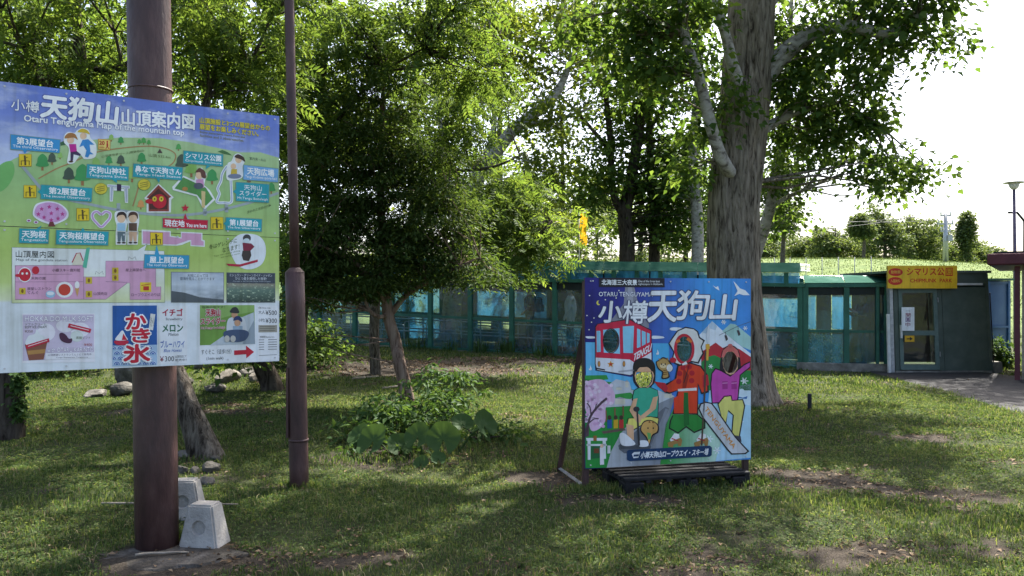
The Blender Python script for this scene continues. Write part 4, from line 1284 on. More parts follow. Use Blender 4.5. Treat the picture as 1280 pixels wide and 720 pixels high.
S.poly([(300, 140), (355, 140), (372, 215), (390, 300), (440, 360), (440, 385), (160, 370), (220, 330), (290, 240)], '#8f8f9c', 2)
S.poly([(318, 140), (340, 140), (350, 250), (310, 250)], '#a9a9b6', 3)
S.poly([(116, 375), (130, 358), (310, 332), (330, 334), (456, 398), (458, 605), (325, 672), (122, 640), (112, 600)], K, 4, holes=[e_gond])
S.poly([(120, 380), (133, 362), (312, 337), (328, 339), (452, 402), (453, 602), (324, 667), (126, 636), (117, 600)], '#e8e8ee', 5, holes=[e_gond])
S.poly([(120, 380), (133, 362), (312, 337), (328, 339), (452, 402), (453, 530), (350, 592), (322, 574), (118, 562)], '#d42848', 6, holes=[e_gond])
S.poly([(124, 402), (147, 402), (148, 528), (124, 530)], '#8fd0ea', 7)
S.poly([(164, 396), (262, 386), (264, 540), (166, 532)], '#8fd0ea', 7, holes=[e_gond])
S.poly([(282, 376), (350, 372), (342, 536), (284, 534)], '#8fd0ea', 7)
for a in ([(368, 388), (388, 396), (388, 498), (366, 506)], [(396, 400), (420, 410), (418, 482), (396, 494)], [(426, 412), (444, 420), (442, 470), (426, 478)]):
    S.poly(a, '#8fd0ea', 7)
S.stroke(ell_pts(211, 462, 48, 73, 28), 4, K, 8, False, True)
S.text('TENGU', 345, 563, 452, 500, 46, '#f2eef2', 8, .03, None, .2)
star(207, 602, 22, '#e0a040', 8); S.ell(207, 602, 8, 8, '#c84030', 9, 12)
for x in (137, 287):
    S.ell(x, 600, 8, 18, '#8a4a30', 8, 14); S.ell(x, 600, 5, 14, '#e0a050', 9, 14)
S.poly([(118, 622), (172, 632), (172, 640), (118, 630)], K, 8); S.poly([(252, 642), (345, 632), (350, 642), (255, 652)], '#b8b8c0', 8)
S.end()
part("caption_strip")
S.poly([(142, 80), (537, 84), (537, 141), (142, 138)], K, 8)
S.text('北海道三大夜景', 158, 110, 370, 112, 32, '#f2f2f2', 9, .03); S.text('One of the three best', 378, 104, 508, 105, 14, '#f2f2f2', 9, .01); S.text('nightscapes in Hokkaido', 378, 123, 526, 124, 15, '#f2f2f2', 9, .01)
S.end()
for args in (('OTARU TENGUYAMA', 140, 181, 464, 184, 26, '#f2f2f4', 9, .02, ('#3a4490', .03)), ('小', 140, 288, 278, 288, 125, '#f4f4f6', 10, .03, ('#4a4a68', .03), .1, 4), ('樽', 284, 290, 432, 290, 135, '#f4f4f6', 10, .022, ('#4a4a68', .03), .1, 4),
             ('天', 440, 258, 608, 256, 180, '#f4f4f6', 10, .03, ('#4a4a68', .03), .08, 4), ('狗', 612, 248, 798, 250, 172, '#f4f4f6', 10, .025, ('#4a4a68', .03), .14, 4), ('山', 812, 264, 966, 262, 150, '#f4f4f6', 10, .032, ('#4a4a68', .03), .14, 4)):
    part("lettering"); S.text(*args); S.end()

S.conv = z4
part("landscape_picture")
S.poly([(213, 60), (440, 85), (465, 115), (600, 118), (690, 150), (660, 200), (560, 260), (330, 530), (213, 530)], '#2f9440', 2)
S.poly([(213, 40), (330, 38), (340, 60), (213, 78)], '#3a9c48', 2)
S.poly([(213, 180), (380, 60), (450, 75), (462, 117), (602, 119), (690, 150), (640, 190), (213, 215)], '#c8ccd2', 3)
S.poly([(372, 140), (455, 130), (480, 150), (455, 165), (372, 160)], '#3a9c48', 4)
for x, y, w_, h_ in ((400, 178, 54, 30), (437, 88, 16, 30), (655, 148, 40, 22), (395, 110, 30, 14)):
    S.poly([(x - w_ / 2, y - h_ / 2), (x + w_ / 2, y - h_ / 2), (x + w_ / 2, y + h_ / 2), (x - w_ / 2, y + h_ / 2)], '#d8d2c0', 5); S.poly([(x - w_ * .6, y - h_ / 2), (x, y - h_ * .8), (x + w_ * .6, y - h_ / 2)], '#a8a8b0', 5)
S.poly([(325, 530), (350, 440), (400, 350), (480, 250), (600, 190), (690, 150), (640, 330), (610, 520)], gradient_mat("slide_print", [(0, '#c4c8cc'), (1, '#8f949c')], 0, .15, .65), 4)
S.poly([(608, 520), (640, 300), (700, 180), (880, 200), (960, 300), (900, 500)], gradient_mat("grass_print", [(0, '#3f9c48'), (1, '#bfe0cc')], 0, .75, 1.2), 4)
S.poly([(880, 75), (1095, 75), (1092, 474), (880, 494), (840, 400)], '#b4dcf0', 3)
S.poly([(1010, 100), (1095, 85), (1092, 200), (1040, 190)], '#d4e8f4', 4)
for x, y in ((910, 436), (1032, 285), (1060, 70), (870, 375)):
    for k in range(3):
        a = k * math.pi / 3
        S.stroke([(x - 20 * math.cos(a), y - 20 * math.sin(a)), (x + 20 * math.cos(a), y + 20 * math.sin(a))], 4.5, '#f0f6fa', 6)
S.poly([(1018, 150), (1050, 158), (1075, 150), (1070, 165), (1020, 160)], '#3a70b0', 6); S.ell(1045, 125, 14, 14, '#d8e8f4', 6)
S.end()
part("cherry_tree_picture")
S.poly([(213, 90), (260, 62), (320, 68), (370, 130), (365, 190), (325, 205), (320, 280), (290, 320), (245, 330), (225, 250), (213, 200)], '#e4bcd8', 6, True)
for i in range(60):
    a, b_ = random.uniform(215, 360), random.uniform(75, 310)
    if b_ < 200 or a < 310:
        S.ell(a, b_, 10, 9, random.choice(['#edd0e4', '#d8a8cc', '#f2dcec']), 7, 8)
for p, w_ in (([(213, 340), (228, 300), (245, 250), (290, 195), (330, 160)], 12), ([(245, 250), (240, 210), (225, 185)], 6), ([(262, 230), (275, 190)], 5), ([(235, 290), (260, 270), (285, 268)], 6)):
    S.stroke(p, w_, '#5a4650', 8, True)
S.poly([(213, 335), (235, 300), (232, 360), (213, 365)], '#5a4650', 8)
S.end()
part("shrine_gate_picture")
for q in ([(218, 370), (330, 370), (328, 385), (220, 385)], [(225, 385), (242, 385), (240, 485), (225, 485)], [(305, 385), (322, 385), (322, 480), (308, 480)], [(220, 402), (326, 402), (326, 412), (220, 412)]):
    S.poly(q, '#e8ecec', 6)
S.poly([(245, 412), (300, 412), (300, 475), (245, 480)], '#2a6a40', 5); S.poly([(258, 425), (285, 425), (285, 450), (258, 450)], '#7a4a30', 7); S.poly([(256, 358), (274, 358), (274, 385), (256, 385)], '#a06a3a', 7)
S.poly([(290, 420), (308, 420), (312, 510), (290, 512)], '#ece8e8', 7); S.ell(300, 412, 9, 10, '#f0c8a8', 8); S.poly([(330, 410), (346, 410), (346, 450), (330, 452)], '#e8e8ea', 7)
S.end()
part("visitors_picture")
S.poly([(300, 335), (420, 318), (430, 330), (310, 348)], '#6a5a50', 6)
for x, c in ((343, '#2a5aa0'), (376, '#d0a830'), (405, '#c83838')):
    S.poly([(x - 12, 275), (x + 12, 272), (x + 12, 318), (x - 12, 320)], c, 7); S.ell(x, 262, 10, 12, '#4a3830', 7)
for x, y in ((325, 225), (372, 212), (416, 200)):
    S.stroke([(x, y), (x, y + 60)], 7, '#8a5a44', 5)
S.end()
# seated boy with cut-out face
part("boy_picture")
ring = ell_pts(527, 38, 62, 84, 28)
S.poly([(388, 410), (640, 205), (660, 215), (560, 425), (420, 452), (392, 430)], '#6c7078', 6); S.poly([(395, 405), (560, 412), (555, 428), (400, 428)], '#54585e', 7); S.poly([(560, 412), (640, 215), (655, 220), (568, 425)], '#888c94', 7)
S.poly([(472, 118), (500, 102), (560, 100), (600, 118), (606, 160), (600, 262), (495, 262), (462, 165)], K, 8); S.poly([(476, 120), (502, 106), (558, 104), (597, 120), (602, 160), (597, 259), (499, 259), (467, 162)], '#3faf8e', 9)
S.poly([(440, 265), (560, 255), (605, 265), (600, 300), (520, 300), (470, 330), (432, 300)], K, 10); S.poly([(444, 268), (560, 259), (601, 268), (596, 296), (518, 296), (470, 324), (437, 297)], '#e8dc72', 11)
S.poly([(430, 295), (470, 305), (470, 380), (437, 378)], '#e6b48c', 12); S.poly([(395, 350), (420, 345), (472, 390), (470, 408), (420, 412), (398, 395)], '#f0f0f2', 13, True); S.poly([(500, 385), (540, 385), (545, 412), (500, 415)], '#f0f0f2', 13, True)
S.poly([(470, 165), (492, 160), (478, 225), (515, 262), (505, 290), (485, 285), (448, 225)], '#e6b48c', 12); S.poly([(575, 155), (600, 150), (588, 215), (520, 270), (505, 255), (555, 215)], '#e6b48c', 12)
S.stroke([(488, 210), (498, 410)], 9, '#3a3a40', 14); S.ell(485, 218, 17, 14, '#3a3a40', 15)
S.poly([(470, 60), (472, -20), (500, -48), (550, -50), (585, -20), (588, 60), (575, 90), (545, 115), (510, 115), (483, 92)], K, 8, True, [e_boy])
S.poly([(478, 40), (484, 70), (505, 104), (545, 108), (570, 85), (582, 40), (575, 20), (484, 20)], '#e6b48c', 9, False, [e_boy])
S.poly([(476, 30), (474, -15), (500, -42), (550, -44), (582, -15), (584, 34), (572, 10), (545, -5), (500, -2), (484, 14)], '#2a2622', 10)
S.poly([(505, 330), (520, 285), (560, 275), (600, 300), (600, 340), (570, 360), (550, 410), (535, 370)], K, 12, True); S.poly([(510, 328), (523, 290), (560, 280), (594, 302), (592, 336), (566, 354), (550, 400), (540, 366)], '#d8a860', 13, True); S.poly([(548, 290), (552, 276), (560, 290)], '#8a5a30', 14); S.poly([(566, 290), (572, 278), (578, 292)], '#8a5a30', 14)
for x in (545, 573):
    S.ell(x, 318, 4, 5, K, 15, 8)
S.poly([(540, 340), (560, 345), (560, 375), (545, 380)], '#6fae60', 14)
S.end()
# costumed figure with white hair
part("costumed_figure_picture")
S.conv = z3
S.poly([(555, 480), (580, 440), (610, 400), (660, 378), (710, 388), (735, 405), (745, 440), (775, 460), (755, 500), (768, 540), (750, 570), (735, 600), (690, 590), (640, 620), (590, 600), (575, 570), (585, 530)], K, 6, False, [e_teng])
S.poly([(563, 478), (586, 444), (614, 406), (660, 386), (708, 394), (728, 410), (738, 446), (764, 464), (748, 500), (758, 538), (742, 564), (730, 590), (690, 582), (640, 610), (598, 594), (583, 568), (592, 530)], '#e4e2dc', 7, False, [e_teng])
S.poly(ell_pts(650, 512, 62, 92, 30), '#c8283a', 8, False, [e_teng]); S.ell(582, 578, 20, 16, '#c8283a', 9); S.poly([(636, 600), (660, 585), (672, 610), (655, 630), (640, 625)], '#f0eeea', 9)
for x0, y0, x1, y1 in ((602, 470, 625, 460), (668, 448, 695, 470)):
    S.stroke([(x0, y0), (x1, y1)], 16, '#e07838', 9)
S.conv = z4
S.poly([(580, 70), (640, 85), (690, 60), (705, -15), (770, -30), (830, -12), (868, 40), (870, 130), (830, 140), (815, 90), (812, 245), (676, 245), (705, 120), (660, 138), (635, 130)], K, 8)
S.poly([(700, 55), (712, -8), (770, -22), (825, -6), (860, 42), (862, 122), (834, 130), (812, 80), (806, 240), (684, 240), (712, 115), (662, 130), (640, 122), (645, 95)], '#e04426', 9)
S.poly([(580, 72), (640, 80), (655, 110), (640, 130), (600, 98)], '#c02838', 10); S.poly([(838, 40), (866, 36), (872, 90), (838, 105)], '#c02838', 10)
S.poly([(738, 0), (766, 40), (748, 110), (730, 110)], '#a02c1c', 10); S.stroke([(770, -20), (738, 80)], 4, K, 11)
for x, y in ((717, 30), (712, 72), (782, 28), (780, 68), (735, 0), (768, -5)):
    S.ell(x, y, 14, 14, '#b8202e', 11, 14)
S.poly([(706, 112), (806, 105), (806, 120), (706, 124)], '#e8e4e0', 11)
S.poly([(676, 250), (812, 245), (850, 280), (850, 320), (790, 345), (748, 315), (705, 348), (655, 320), (662, 280)], K, 8); S.poly([(682, 248), (806, 248), (844, 284), (842, 315), (790, 337), (748, 306), (705, 340), (662, 316), (668, 284)], '#2f8a3c', 9); S.poly([(735, 130), (760, 130), (765, 300), (735, 310)], '#1f6a30', 10)
S.poly([(684, 160), (738, 130), (732, 240), (684, 240)], '#e04426', 11); S.poly([(768, 130), (800, 130), (806, 240), (768, 240)], '#e04426', 11)
for x, s_ in ((690, 1), (830, 1)):
    S.poly([(x - 30, 380), (x - 5, 345), (x + 20, 350), (x + 25, 392), (x - 15, 400)], '#f0eeec', 10); S.poly([(x - 42, 395), (x + 28, 368), (x + 36, 382), (x + 30, 412), (x + 15, 412), (x + 12, 398), (x - 10, 405), (x - 14, 420), (x - 38, 415)], '#a8804a', 11); S.stroke([(x - 20, 372), (x + 15, 385)], 5, '#c02838', 12)
S.stroke([(855, -90), (848, 130), (828, 410)], 9, '#54423a', 12)
S.conv = z3
S.poly([(790, 480), (783, 430), (796, 362), (805, 400), (800, 480)], '#d8dce0', 12); S.poly([(778, 482), (802, 482), (803, 510), (778, 510)], '#e0a840', 13); S.stroke([(790, 505), (786, 580)], 14, '#e0a840', 12)
S.poly([(478, 590), (500, 575), (520, 560), (548, 570), (575, 605), (578, 640), (555, 645), (560, 680), (530, 692), (510, 685), (515, 650), (490, 630)], K, 10, True); S.poly([(484, 592), (502, 581), (520, 568), (544, 577), (565, 605), (566, 632), (548, 640), (552, 674), (530, 684), (518, 680), (522, 648), (496, 626)], '#c09a5a', 11, True); S.ell(560, 625, 18, 22, '#f0eee8', 12)
S.poly([(498, 584), (494, 566), (510, 576)], '#a87c42', 12); S.poly([(540, 578), (548, 560), (556, 582)], '#a87c42', 12)
S.ell(522, 612, 20, 14, '#e8d0a0', 12)
for x in (512, 534):
    S.ell(x, 602, 4, 6, K, 13, 8)
S.ell(523, 610, 4, 3, K, 13, 8)
for y_ in (640, 652, 664):
    S.stroke([(522, y_), (546, y_ - 3)], 5, '#7a5228', 12)
S.end()
# snowboarder in pink
part("snowboarder_picture")
S.conv = z3
S.poly([(868, 570), (880, 520), (905, 495), (945, 492), (975, 520), (985, 570), (988, 640), (975, 670), (950, 650), (925, 672), (895, 655), (875, 665), (862, 630)], K, 7, True, [e_girl])
S.poly([(880, 570), (888, 530), (925, 516), (962, 530), (972, 570), (968, 630), (945, 660), (925, 667), (900, 655), (884, 625)], '#e8b890', 8, False, [e_girl])
S.poly([(872, 562), (882, 520), (910, 498), (942, 496), (970, 520), (982, 562), (965, 560), (945, 528), (905, 528), (888, 560)], '#d8706a', 9); S.ell(926, 492, 14, 11, '#d8706a', 9)
S.conv = z4
S.poly([(885, 30), (905, 0), (935, 10), (985, 40), (1025, 8), (1060, -20), (1092, -35), (1092, 0), (1040, 40), (1025, 180), (885, 190), (878, 90)], K, 7)
S.poly([(890, 32), (908, 8), (935, 18), (985, 48), (1025, 16), (1060, -12), (1089, -27), (1088, -5), (1034, 38), (1019, 175), (890, 184), (884, 90)], '#cc4cae', 8)
for x in (942, 990):
    S.poly([(x, 72), (x + 28, 70), (x + 28, 112), (x, 114)], '#a8348c', 9); S.stroke([(x, 82), (x + 28, 80)], 4, '#e08ac8', 10)
S.poly([(915, 190), (950, 148), (990, 145), (995, 170), (1050, 165), (1062, 200), (1030, 370), (985, 360), (995, 250), (970, 230), (955, 330)], K, 8); S.poly([(921, 192), (953, 154), (986, 151), (990, 175), (1046, 171), (1055, 202), (1024, 364), (991, 355), (1001, 250), (972, 222), (950, 318)], '#dfd878', 9)
S.poly([(1000, 355), (1035, 360), (1040, 390), (1010, 392)], '#4a4a58', 9)
sb = [(812, 215), (822, 188), (850, 178), (885, 185), (905, 210), (1010, 365), (1080, 440), (1060, 455), (985, 458), (960, 430), (835, 265)]
S.poly(sb, K, 11); S.poly([(820, 217), (829, 194), (852, 185), (881, 191), (899, 214), (1004, 368), (1069, 440), (1055, 449), (988, 451), (966, 426), (841, 262)], '#cfd2d6', 12)
S.text('TENGUYAMA', 852, 212, 1002, 420, 24, '#e0983a', 14, .03, turn=True)
S.end()
part("title_strip")
S.poly([(432, 440), (442, 432), (870, 410), (882, 420), (880, 460), (870, 468), (445, 492), (432, 484)], '#1f3f66', 15)
S.poly([(458, 455), (470, 444), (502, 442), (492, 474), (466, 476)], '#e8ecf0', 16); S.poly([(468, 457), (496, 455), (493, 466), (466, 468)], '#1f3f66', 17)
S.text('小樽天狗山ロープウエイ・スキー場', 506, 460, 862, 442, 34, '#f0f2f4', 16, .03, None, .2)
S.end()
# frame: two uprights, sloping rear stay, ground bar, screws
def gl(u, d=0.0):
    """ground height under a point of the board (u along, d behind)"""
    x = bl.x + u * math.cos(B_RZ) - d * math.sin(B_RZ); y = bl.y + u * math.sin(B_RZ) + d * math.cos(B_RZ)
    return G(x, y)
STEEL_WORN = mat_rough("worn_bare_steel", (0.16, 0.15, 0.14), (0.34, 0.33, 0.32), scale=9, rough=0.55, bump=0.2, metal=0.3)
for u in (0.022, BW - 0.03):
    mb = MB(); z0 = gl(u) - 0.06; mb.box((u, 0.045, (z0 + B_Z1 - .03) / 2), (0.045, 0.045, B_Z1 - .03 - z0)); mb.build("upright", METAL_BROWN, board)
    d = 0.75
    p0 = Vector((u, 0.07, B_Z1 - 0.42)); p1 = Vector((u - (0.02 if u > .5 else 0.0), d, gl(u, d) + 0.01))
    mb = MB(); mb.tube([p0, p1], 0.026, 4, smooth=False); mb.build("rear_stay", METAL_BROWN, board)
    mb = MB(); mb.tube([Vector((u, 0.05, gl(u) + 0.025)), p1 + Vector((0, 0, 0.02))], 0.018, 4, smooth=False); mb.build("ground_bar", STEEL_WORN, board)
for z in (B_Z0 + .08, B_Z1 - .1):
    mb = MB(); mb.box((BW / 2, 0.042, z), (BW - .12, 0.04, 0.04)); mb.build("cross_rail", METAL_BROWN, board)
mb = MB()
for u in np.linspace(0.05, BW - 0.05, 5):
    for v in (0.03, BH - 0.03):
        mb.tube([(u, -0.011, B_Z0 + v), (u, 0.0, B_Z0 + v)], 0.006, 8)
tag(mb.build("screws", SIGN_SIDE, board), kind="stuff")

# black plastic pallet under the board
PLASTIC = mat_rough("black_plastic", (0.007, 0.007, 0.008), (0.016, 0.016, 0.017), scale=12, rough=0.7, bump=0.15, c3=(0.030, 0.029, 0.028), spec=0.2)
pc = px(832, 600, 7.22)
pal = thing("plastic_pallet", "black plastic pallet lying on the grass under photo board", "pallet", (pc.x, 7.24, G(pc.x, 7.24) - .012), math.radians(14))
PWD, PDP, PHT = 1.16, 0.95, 0.125
for i in range(9):
    mb = MB(); mb.box((0, -PDP / 2 + .035 + i * (PDP - .07) / 8, PHT - .012), (PWD, .062, .024), bev=.004); mb.build("deck_slat", PLASTIC, pal)
for i in range(7):
    mb = MB(); mb.box((-PWD / 2 + .03 + i * (PWD - .06) / 6, 0, PHT - .034), (.045, PDP, .02)); mb.build("bearer", PLASTIC, pal)
for i in range(3):
    for j in range(3):
        mb = MB(); mb.box((-PWD / 2 + .085 + i * (PWD - .17) / 2, -PDP / 2 + .075 + j * (PDP - .15) / 2, .040), (.17, .15, .095), bev=.01); mb.build("foot_block", PLASTIC, pal)
for j in range(3):
    mb = MB(); mb.box((0, -PDP / 2 + .075 + j * (PDP - .15) / 2, -.005), (PWD, .1, .022)); mb.build("skid", PLASTIC, pal)
# ------------------------------------------------------------------ chipmunk enclosure
GREEN = mat_rough("green_paint", (0.012, 0.080, 0.056), (0.022, 0.125, 0.088), scale=3, rough=0.5, bump=0.1, bscale=30, c3=(0.045, 0.165, 0.12), spec=0.4)
GREEN_L = mat_rough("weathered_green_sheet", (0.010, 0.060, 0.040), (0.026, 0.088, 0.062), scale=2.0, rough=0.9, bump=0.1, c3=(0.065, 0.13, 0.105), stretch=(1, 1, 3), spec=0.05)
GREEN_D = mat_rough("dark_green_panel", (0.058, 0.080, 0.066), (0.082, 0.108, 0.090), scale=2.5, rough=0.55, bump=0.08, c3=(0.11, 0.135, 0.115))
CONC = mat_rough("old_concrete", (0.10, 0.095, 0.085), (0.21, 0.20, 0.18), scale=5, rough=0.9, bump=0.5, bscale=40, c3=(0.33, 0.32, 0.29), spec=0.15)
DARKBAND = mat_rough("dark_header", (0.008, 0.013, 0.014), (0.016, 0.024, 0.025), scale=3, rough=0.6, bump=0.05)
GALV = mat_rough("galvanised_steel", (0.28, 0.29, 0.30), (0.46, 0.47, 0.48), scale=14, rough=0.42, metal=0.6, bump=0.05)
WHITE_METAL = mat_rough("white_rail", (0.50, 0.51, 0.50), (0.68, 0.68, 0.66), scale=6, rough=0.5, bump=0.05)

def pane_material(name, blue, amount, lo=0.1, gloss=0.06):
    """weathered clear sheet with blue netting behind it: partly see-through, streaked, shiny"""
    m, nt, out = new_mat(name)
    tc = N(nt, "ShaderNodeTexCoord")
    mp = N(nt, "ShaderNodeMapping"); mp.inputs["Scale"].default_value = (2.2, 2.2, 0.55)
    nt.links.new(tc.outputs["Object"], mp.inputs[0])
    n1 = N(nt, "ShaderNodeTexNoise", Scale=1.6, Detail=4.0, Roughness=0.55)
    nt.links.new(mp.outputs[0], n1.inputs["Vector"])
    r = ramp(nt, [(0.38, (lo,) * 3), (0.68, (amount,) * 3)])
    nt.links.new(n1.outputs[0], r.inputs[0])
    tr = N(nt, "ShaderNodeBsdfTransparent"); tr.inputs[0].default_value = (0.76, 0.87, 0.91, 1)
    df = N(nt, "ShaderNodeBsdfDiffuse"); df.inputs[0].default_value = blue
    tl = N(nt, "ShaderNodeBsdfTranslucent"); tl.inputs[0].default_value = blue
    m0 = N(nt, "ShaderNodeMixShader"); m0.inputs[0].default_value = 0.5
    nt.links.new(df.outputs[0], m0.inputs[1]); nt.links.new(tl.outputs[0], m0.inputs[2])
    m1 = N(nt, "ShaderNodeMixShader")
    nt.links.new(r.outputs[0], m1.inputs[0]); nt.links.new(tr.outputs[0], m1.inputs[1]); nt.links.new(m0.outputs[0], m1.inputs[2])
    gl_ = N(nt, "ShaderNodeBsdfGlossy"); gl_.inputs["Roughness"].default_value = 0.08
    n2 = N(nt, "ShaderNodeTexNoise", Scale=3.0, Detail=2.0)
    nt.links.new(tc.outputs["Object"], n2.inputs["Vector"])
    bp = N(nt, "ShaderNodeBump", Strength=0.15, Distance=0.05)
    nt.links.new(n2.outputs[0], bp.inputs["Height"]); nt.links.new(bp.outputs[0], gl_.inputs["Normal"])
    m2 = N(nt, "ShaderNodeMixShader"); m2.inputs[0].default_value = gloss
    nt.links.new(m1.outputs[0], m2.inputs[1]); nt.links.new(gl_.outputs[0], m2.inputs[2])
    nt.links.new(m2.outputs[0], out.inputs[0])
    return m
PANE = pane_material("weathered_pane", (0.022, 0.13, 0.20, 1), 0.6, 0.14, 0.11)
PANE_LOW = pane_material("weathered_pane_low", (0.036, 0.20, 0.32, 1), 0.7, 0.18, 0.10)
NET_BLUE = pane_material("blue_net_sheet", (0.042, 0.22, 0.38, 1), 0.95, 0.6, 0.03)
GLASS = pane_material("door_glass", (0.10, 0.14, 0.14, 1), 0.14, 0.05, 0.10)

SHADE = pane_material("shade_netting", (0.02, 0.05, 0.045, 1), 0.92, 0.72, 0.02)
CORN = np.array([6.41, 17.8]); LEFT = np.array([-2.14, 21.0])
A_DIR = (LEFT - CORN) / np.linalg.norm(LEFT - CORN)          # along the wall, from the corner to the left
A_IN = np.array([A_DIR[1], -A_DIR[0]])                       # into the enclosure
if A_IN[1] < 0:
    A_IN = -A_IN
PITCH = float(np.linalg.norm(LEFT - CORN)) / 8.0
NPAN = 13
B_END = np.array([px(1113, 400, 17.3).x, 17.3])
B_DIR = (B_END - CORN) / np.linalg.norm(B_END - CORN); B_IN = np.array([-B_DIR[1], B_DIR[0]])
B_LEN = float(np.linalg.norm(B_END - CORN))
WALL_H = 1.86
RB = 3.0

enc = thing("chipmunk_enclosure", "long green framed enclosure with blue netted panes behind the trees", "enclosure", (CORN[0], CORN[1], 0))
def basez(p):
    f = float(np.clip((6.4 - p[0]) / 8.5, 0, 1.3))
    return 0.028 * float(np.clip(p[1] - 12, 0, 14)) * f
def frame_of(org, d, inn):
    def W(s, dep, z):
        p = org + d * s + inn * dep
        return Vector((p[0] - CORN[0], p[1] - CORN[1], basez(org + d * s) + z))
    return W
WA = frame_of(CORN, A_DIR, A_IN); WB = frame_of(CORN, B_DIR, B_IN)

def bar(W, s0, s1, d0, d1, z0, z1, name, mat, parent, m_extra=None):
    """board between two stations of a wall"""
    vs = [W(s0, d0, z0), W(s1, d0, z0), W(s1, d1, z0), W(s0, d1, z0), W(s0, d0, z1), W(s1, d0, z1), W(s1, d1, z1), W(s0, d1, z1)]
    fs = [(0, 3, 2, 1), (4, 5, 6, 7), (0, 1, 5, 4), (1, 2, 6, 5), (2, 3, 7, 6), (3, 0, 4, 7)]
    m = MB(); m.add(vs, fs)
    me = bpy.data.meshes.new(name); me.from_pydata(m.v, [], m.f); me.materials.append(mat)
    bm = bmesh.new(); bm.from_mesh(me); bmesh.ops.recalc_face_normals(bm, faces=bm.faces); bm.to_mesh(me); bm.free()
    return link(bpy.data.objects.new(name, me), parent)
def sheet(W, s0, s1, d, z0, z1, name, mat, parent):
    vs = [W(s0, d, z0), W(s1, d, z0), W(s1, d, z1), W(s0, d, z1)]
    me = bpy.data.meshes.new(name); me.from_pydata([tuple(v) for v in vs], [], [(0, 1, 2, 3)]); me.materials.append(mat); me.update()
    return link(bpy.data.objects.new(name, me), parent)

MID, HEAD = 0.86, 1.66
def wall_run(W, stations, halfposts=()):
    for i, s in enumerate(stations):
        w = 0.055 if i not in halfposts else 0.03
        bar(W, s - w, s + w, -0.06, 0.06, -0.1, WALL_H, "post", GREEN, enc)
    for s0, s1 in zip(stations[:-1], stations[1:]):
        a, b = s0 + 0.055, s1 - 0.055
        bar(W, a, b, -0.025, 0.025, 0.02, 0.075, "bottom_rail", GREEN, enc)
        bar(W, a, b, -0.025, 0.025, MID - 0.03, MID + 0.03, "middle_rail", GREEN, enc)
        bar(W, a, b, -0.02, 0.02, HEAD, WALL_H - 0.035, "header_panel", DARKBAND, enc)
        sheet(W, a, b, 0.0, 0.075, MID - 0.03, "lower_pane", PANE_LOW, enc)
        sheet(W, a, b, 0.0, MID + 0.03, HEAD, "upper_pane", PANE, enc)
st_a = [PITCH * i for i in range(NPAN + 1)]
wall_run(WA, st_a)
wall_run(WB, [0.055 + 0.06, B_LEN * 0.52, B_LEN * 0.86, B_LEN - 0.07], (2,))
bar(WA, -0.1, st_a[-1] + .1, -0.09, 0.09, WALL_H - 0.03, WALL_H + 0.05, "top_beam", GREEN, enc)
bar(WB, 0.1, B_LEN, -0.085, 0.085, WALL_H - 0.03, WALL_H + 0.05, "top_beam", GREEN, enc)
bar(WA, -0.05, st_a[-1], -0.05, 0.12, -0.25, 0.018, "kerb", CONC, enc)
bar(WB, 0.05, B_LEN + .02, -0.10, 0.15, -0.25, 0.016, "kerb", CONC, enc)
bar(WB, -0.08, B_LEN + .05, -0.21, -0.105, -0.25, 0.17, "kerb", CONC, enc)
# raised clerestory strip over the long wall
for k in range(2 * NPAN + 1):
    s = PITCH * k / 2 + 0.3
    if s < st_a[-1]:
        bar(WA, s - .05, s + .05, 0.26, 0.34, WALL_H + 0.052, WALL_H + 0.30, "bracket", GREEN, enc)
for s0, s1 in zip(st_a[:-1], st_a[1:]):
    sheet(WA, s0 + .02, s1 - .02, 0.36, WALL_H + 0.03, WALL_H + 0.30, "clerestory_pane", NET_BLUE, enc)
    vs = [WA(s0 + .005, 0.22, WALL_H + 0.30), WA(s1 - .005, 0.22, WALL_H + 0.30), WA(s1 - .005, 0.40, WALL_H + 0.52), WA(s0 + .005, 0.40, WALL_H + 0.52)]
    me = bpy.data.meshes.new("roof_sheet"); up = Vector((0, 0, 0.012))
    me.from_pydata([tuple(v) for v in vs] + [tuple(v + up) for v in vs], [], [(0, 1, 2, 3), (7, 6, 5, 4), (0, 4, 5, 1), (1, 5, 6, 2), (2, 6, 7, 3), (3, 7, 4, 0)]); me.materials.append(GREEN_L)
    link(bpy.data.objects.new("roof_sheet", me), enc)
for s0, s1 in ((0.1, B_LEN * .5), (B_LEN * .5 + .01, B_LEN - .05)):
    vs = [WB(s0, -0.05, WALL_H + 0.055), WB(s1, -0.05, WALL_H + 0.055), WB(s1, 0.5, WALL_H + 0.20), WB(s0, 0.5, WALL_H + 0.24)]
    me = bpy.data.meshes.new("roof_sheet"); up = Vector((0, 0, 0.012))
    me.from_pydata([tuple(v) for v in vs] + [tuple(v + up) for v in vs], [], [(0, 1, 2, 3), (7, 6, 5, 4), (0, 4, 5, 1), (1, 5, 6, 2), (2, 6, 7, 3), (3, 7, 4, 0)]); me.materials.append(GREEN_L)
    link(bpy.data.objects.new("roof_sheet", me), enc)
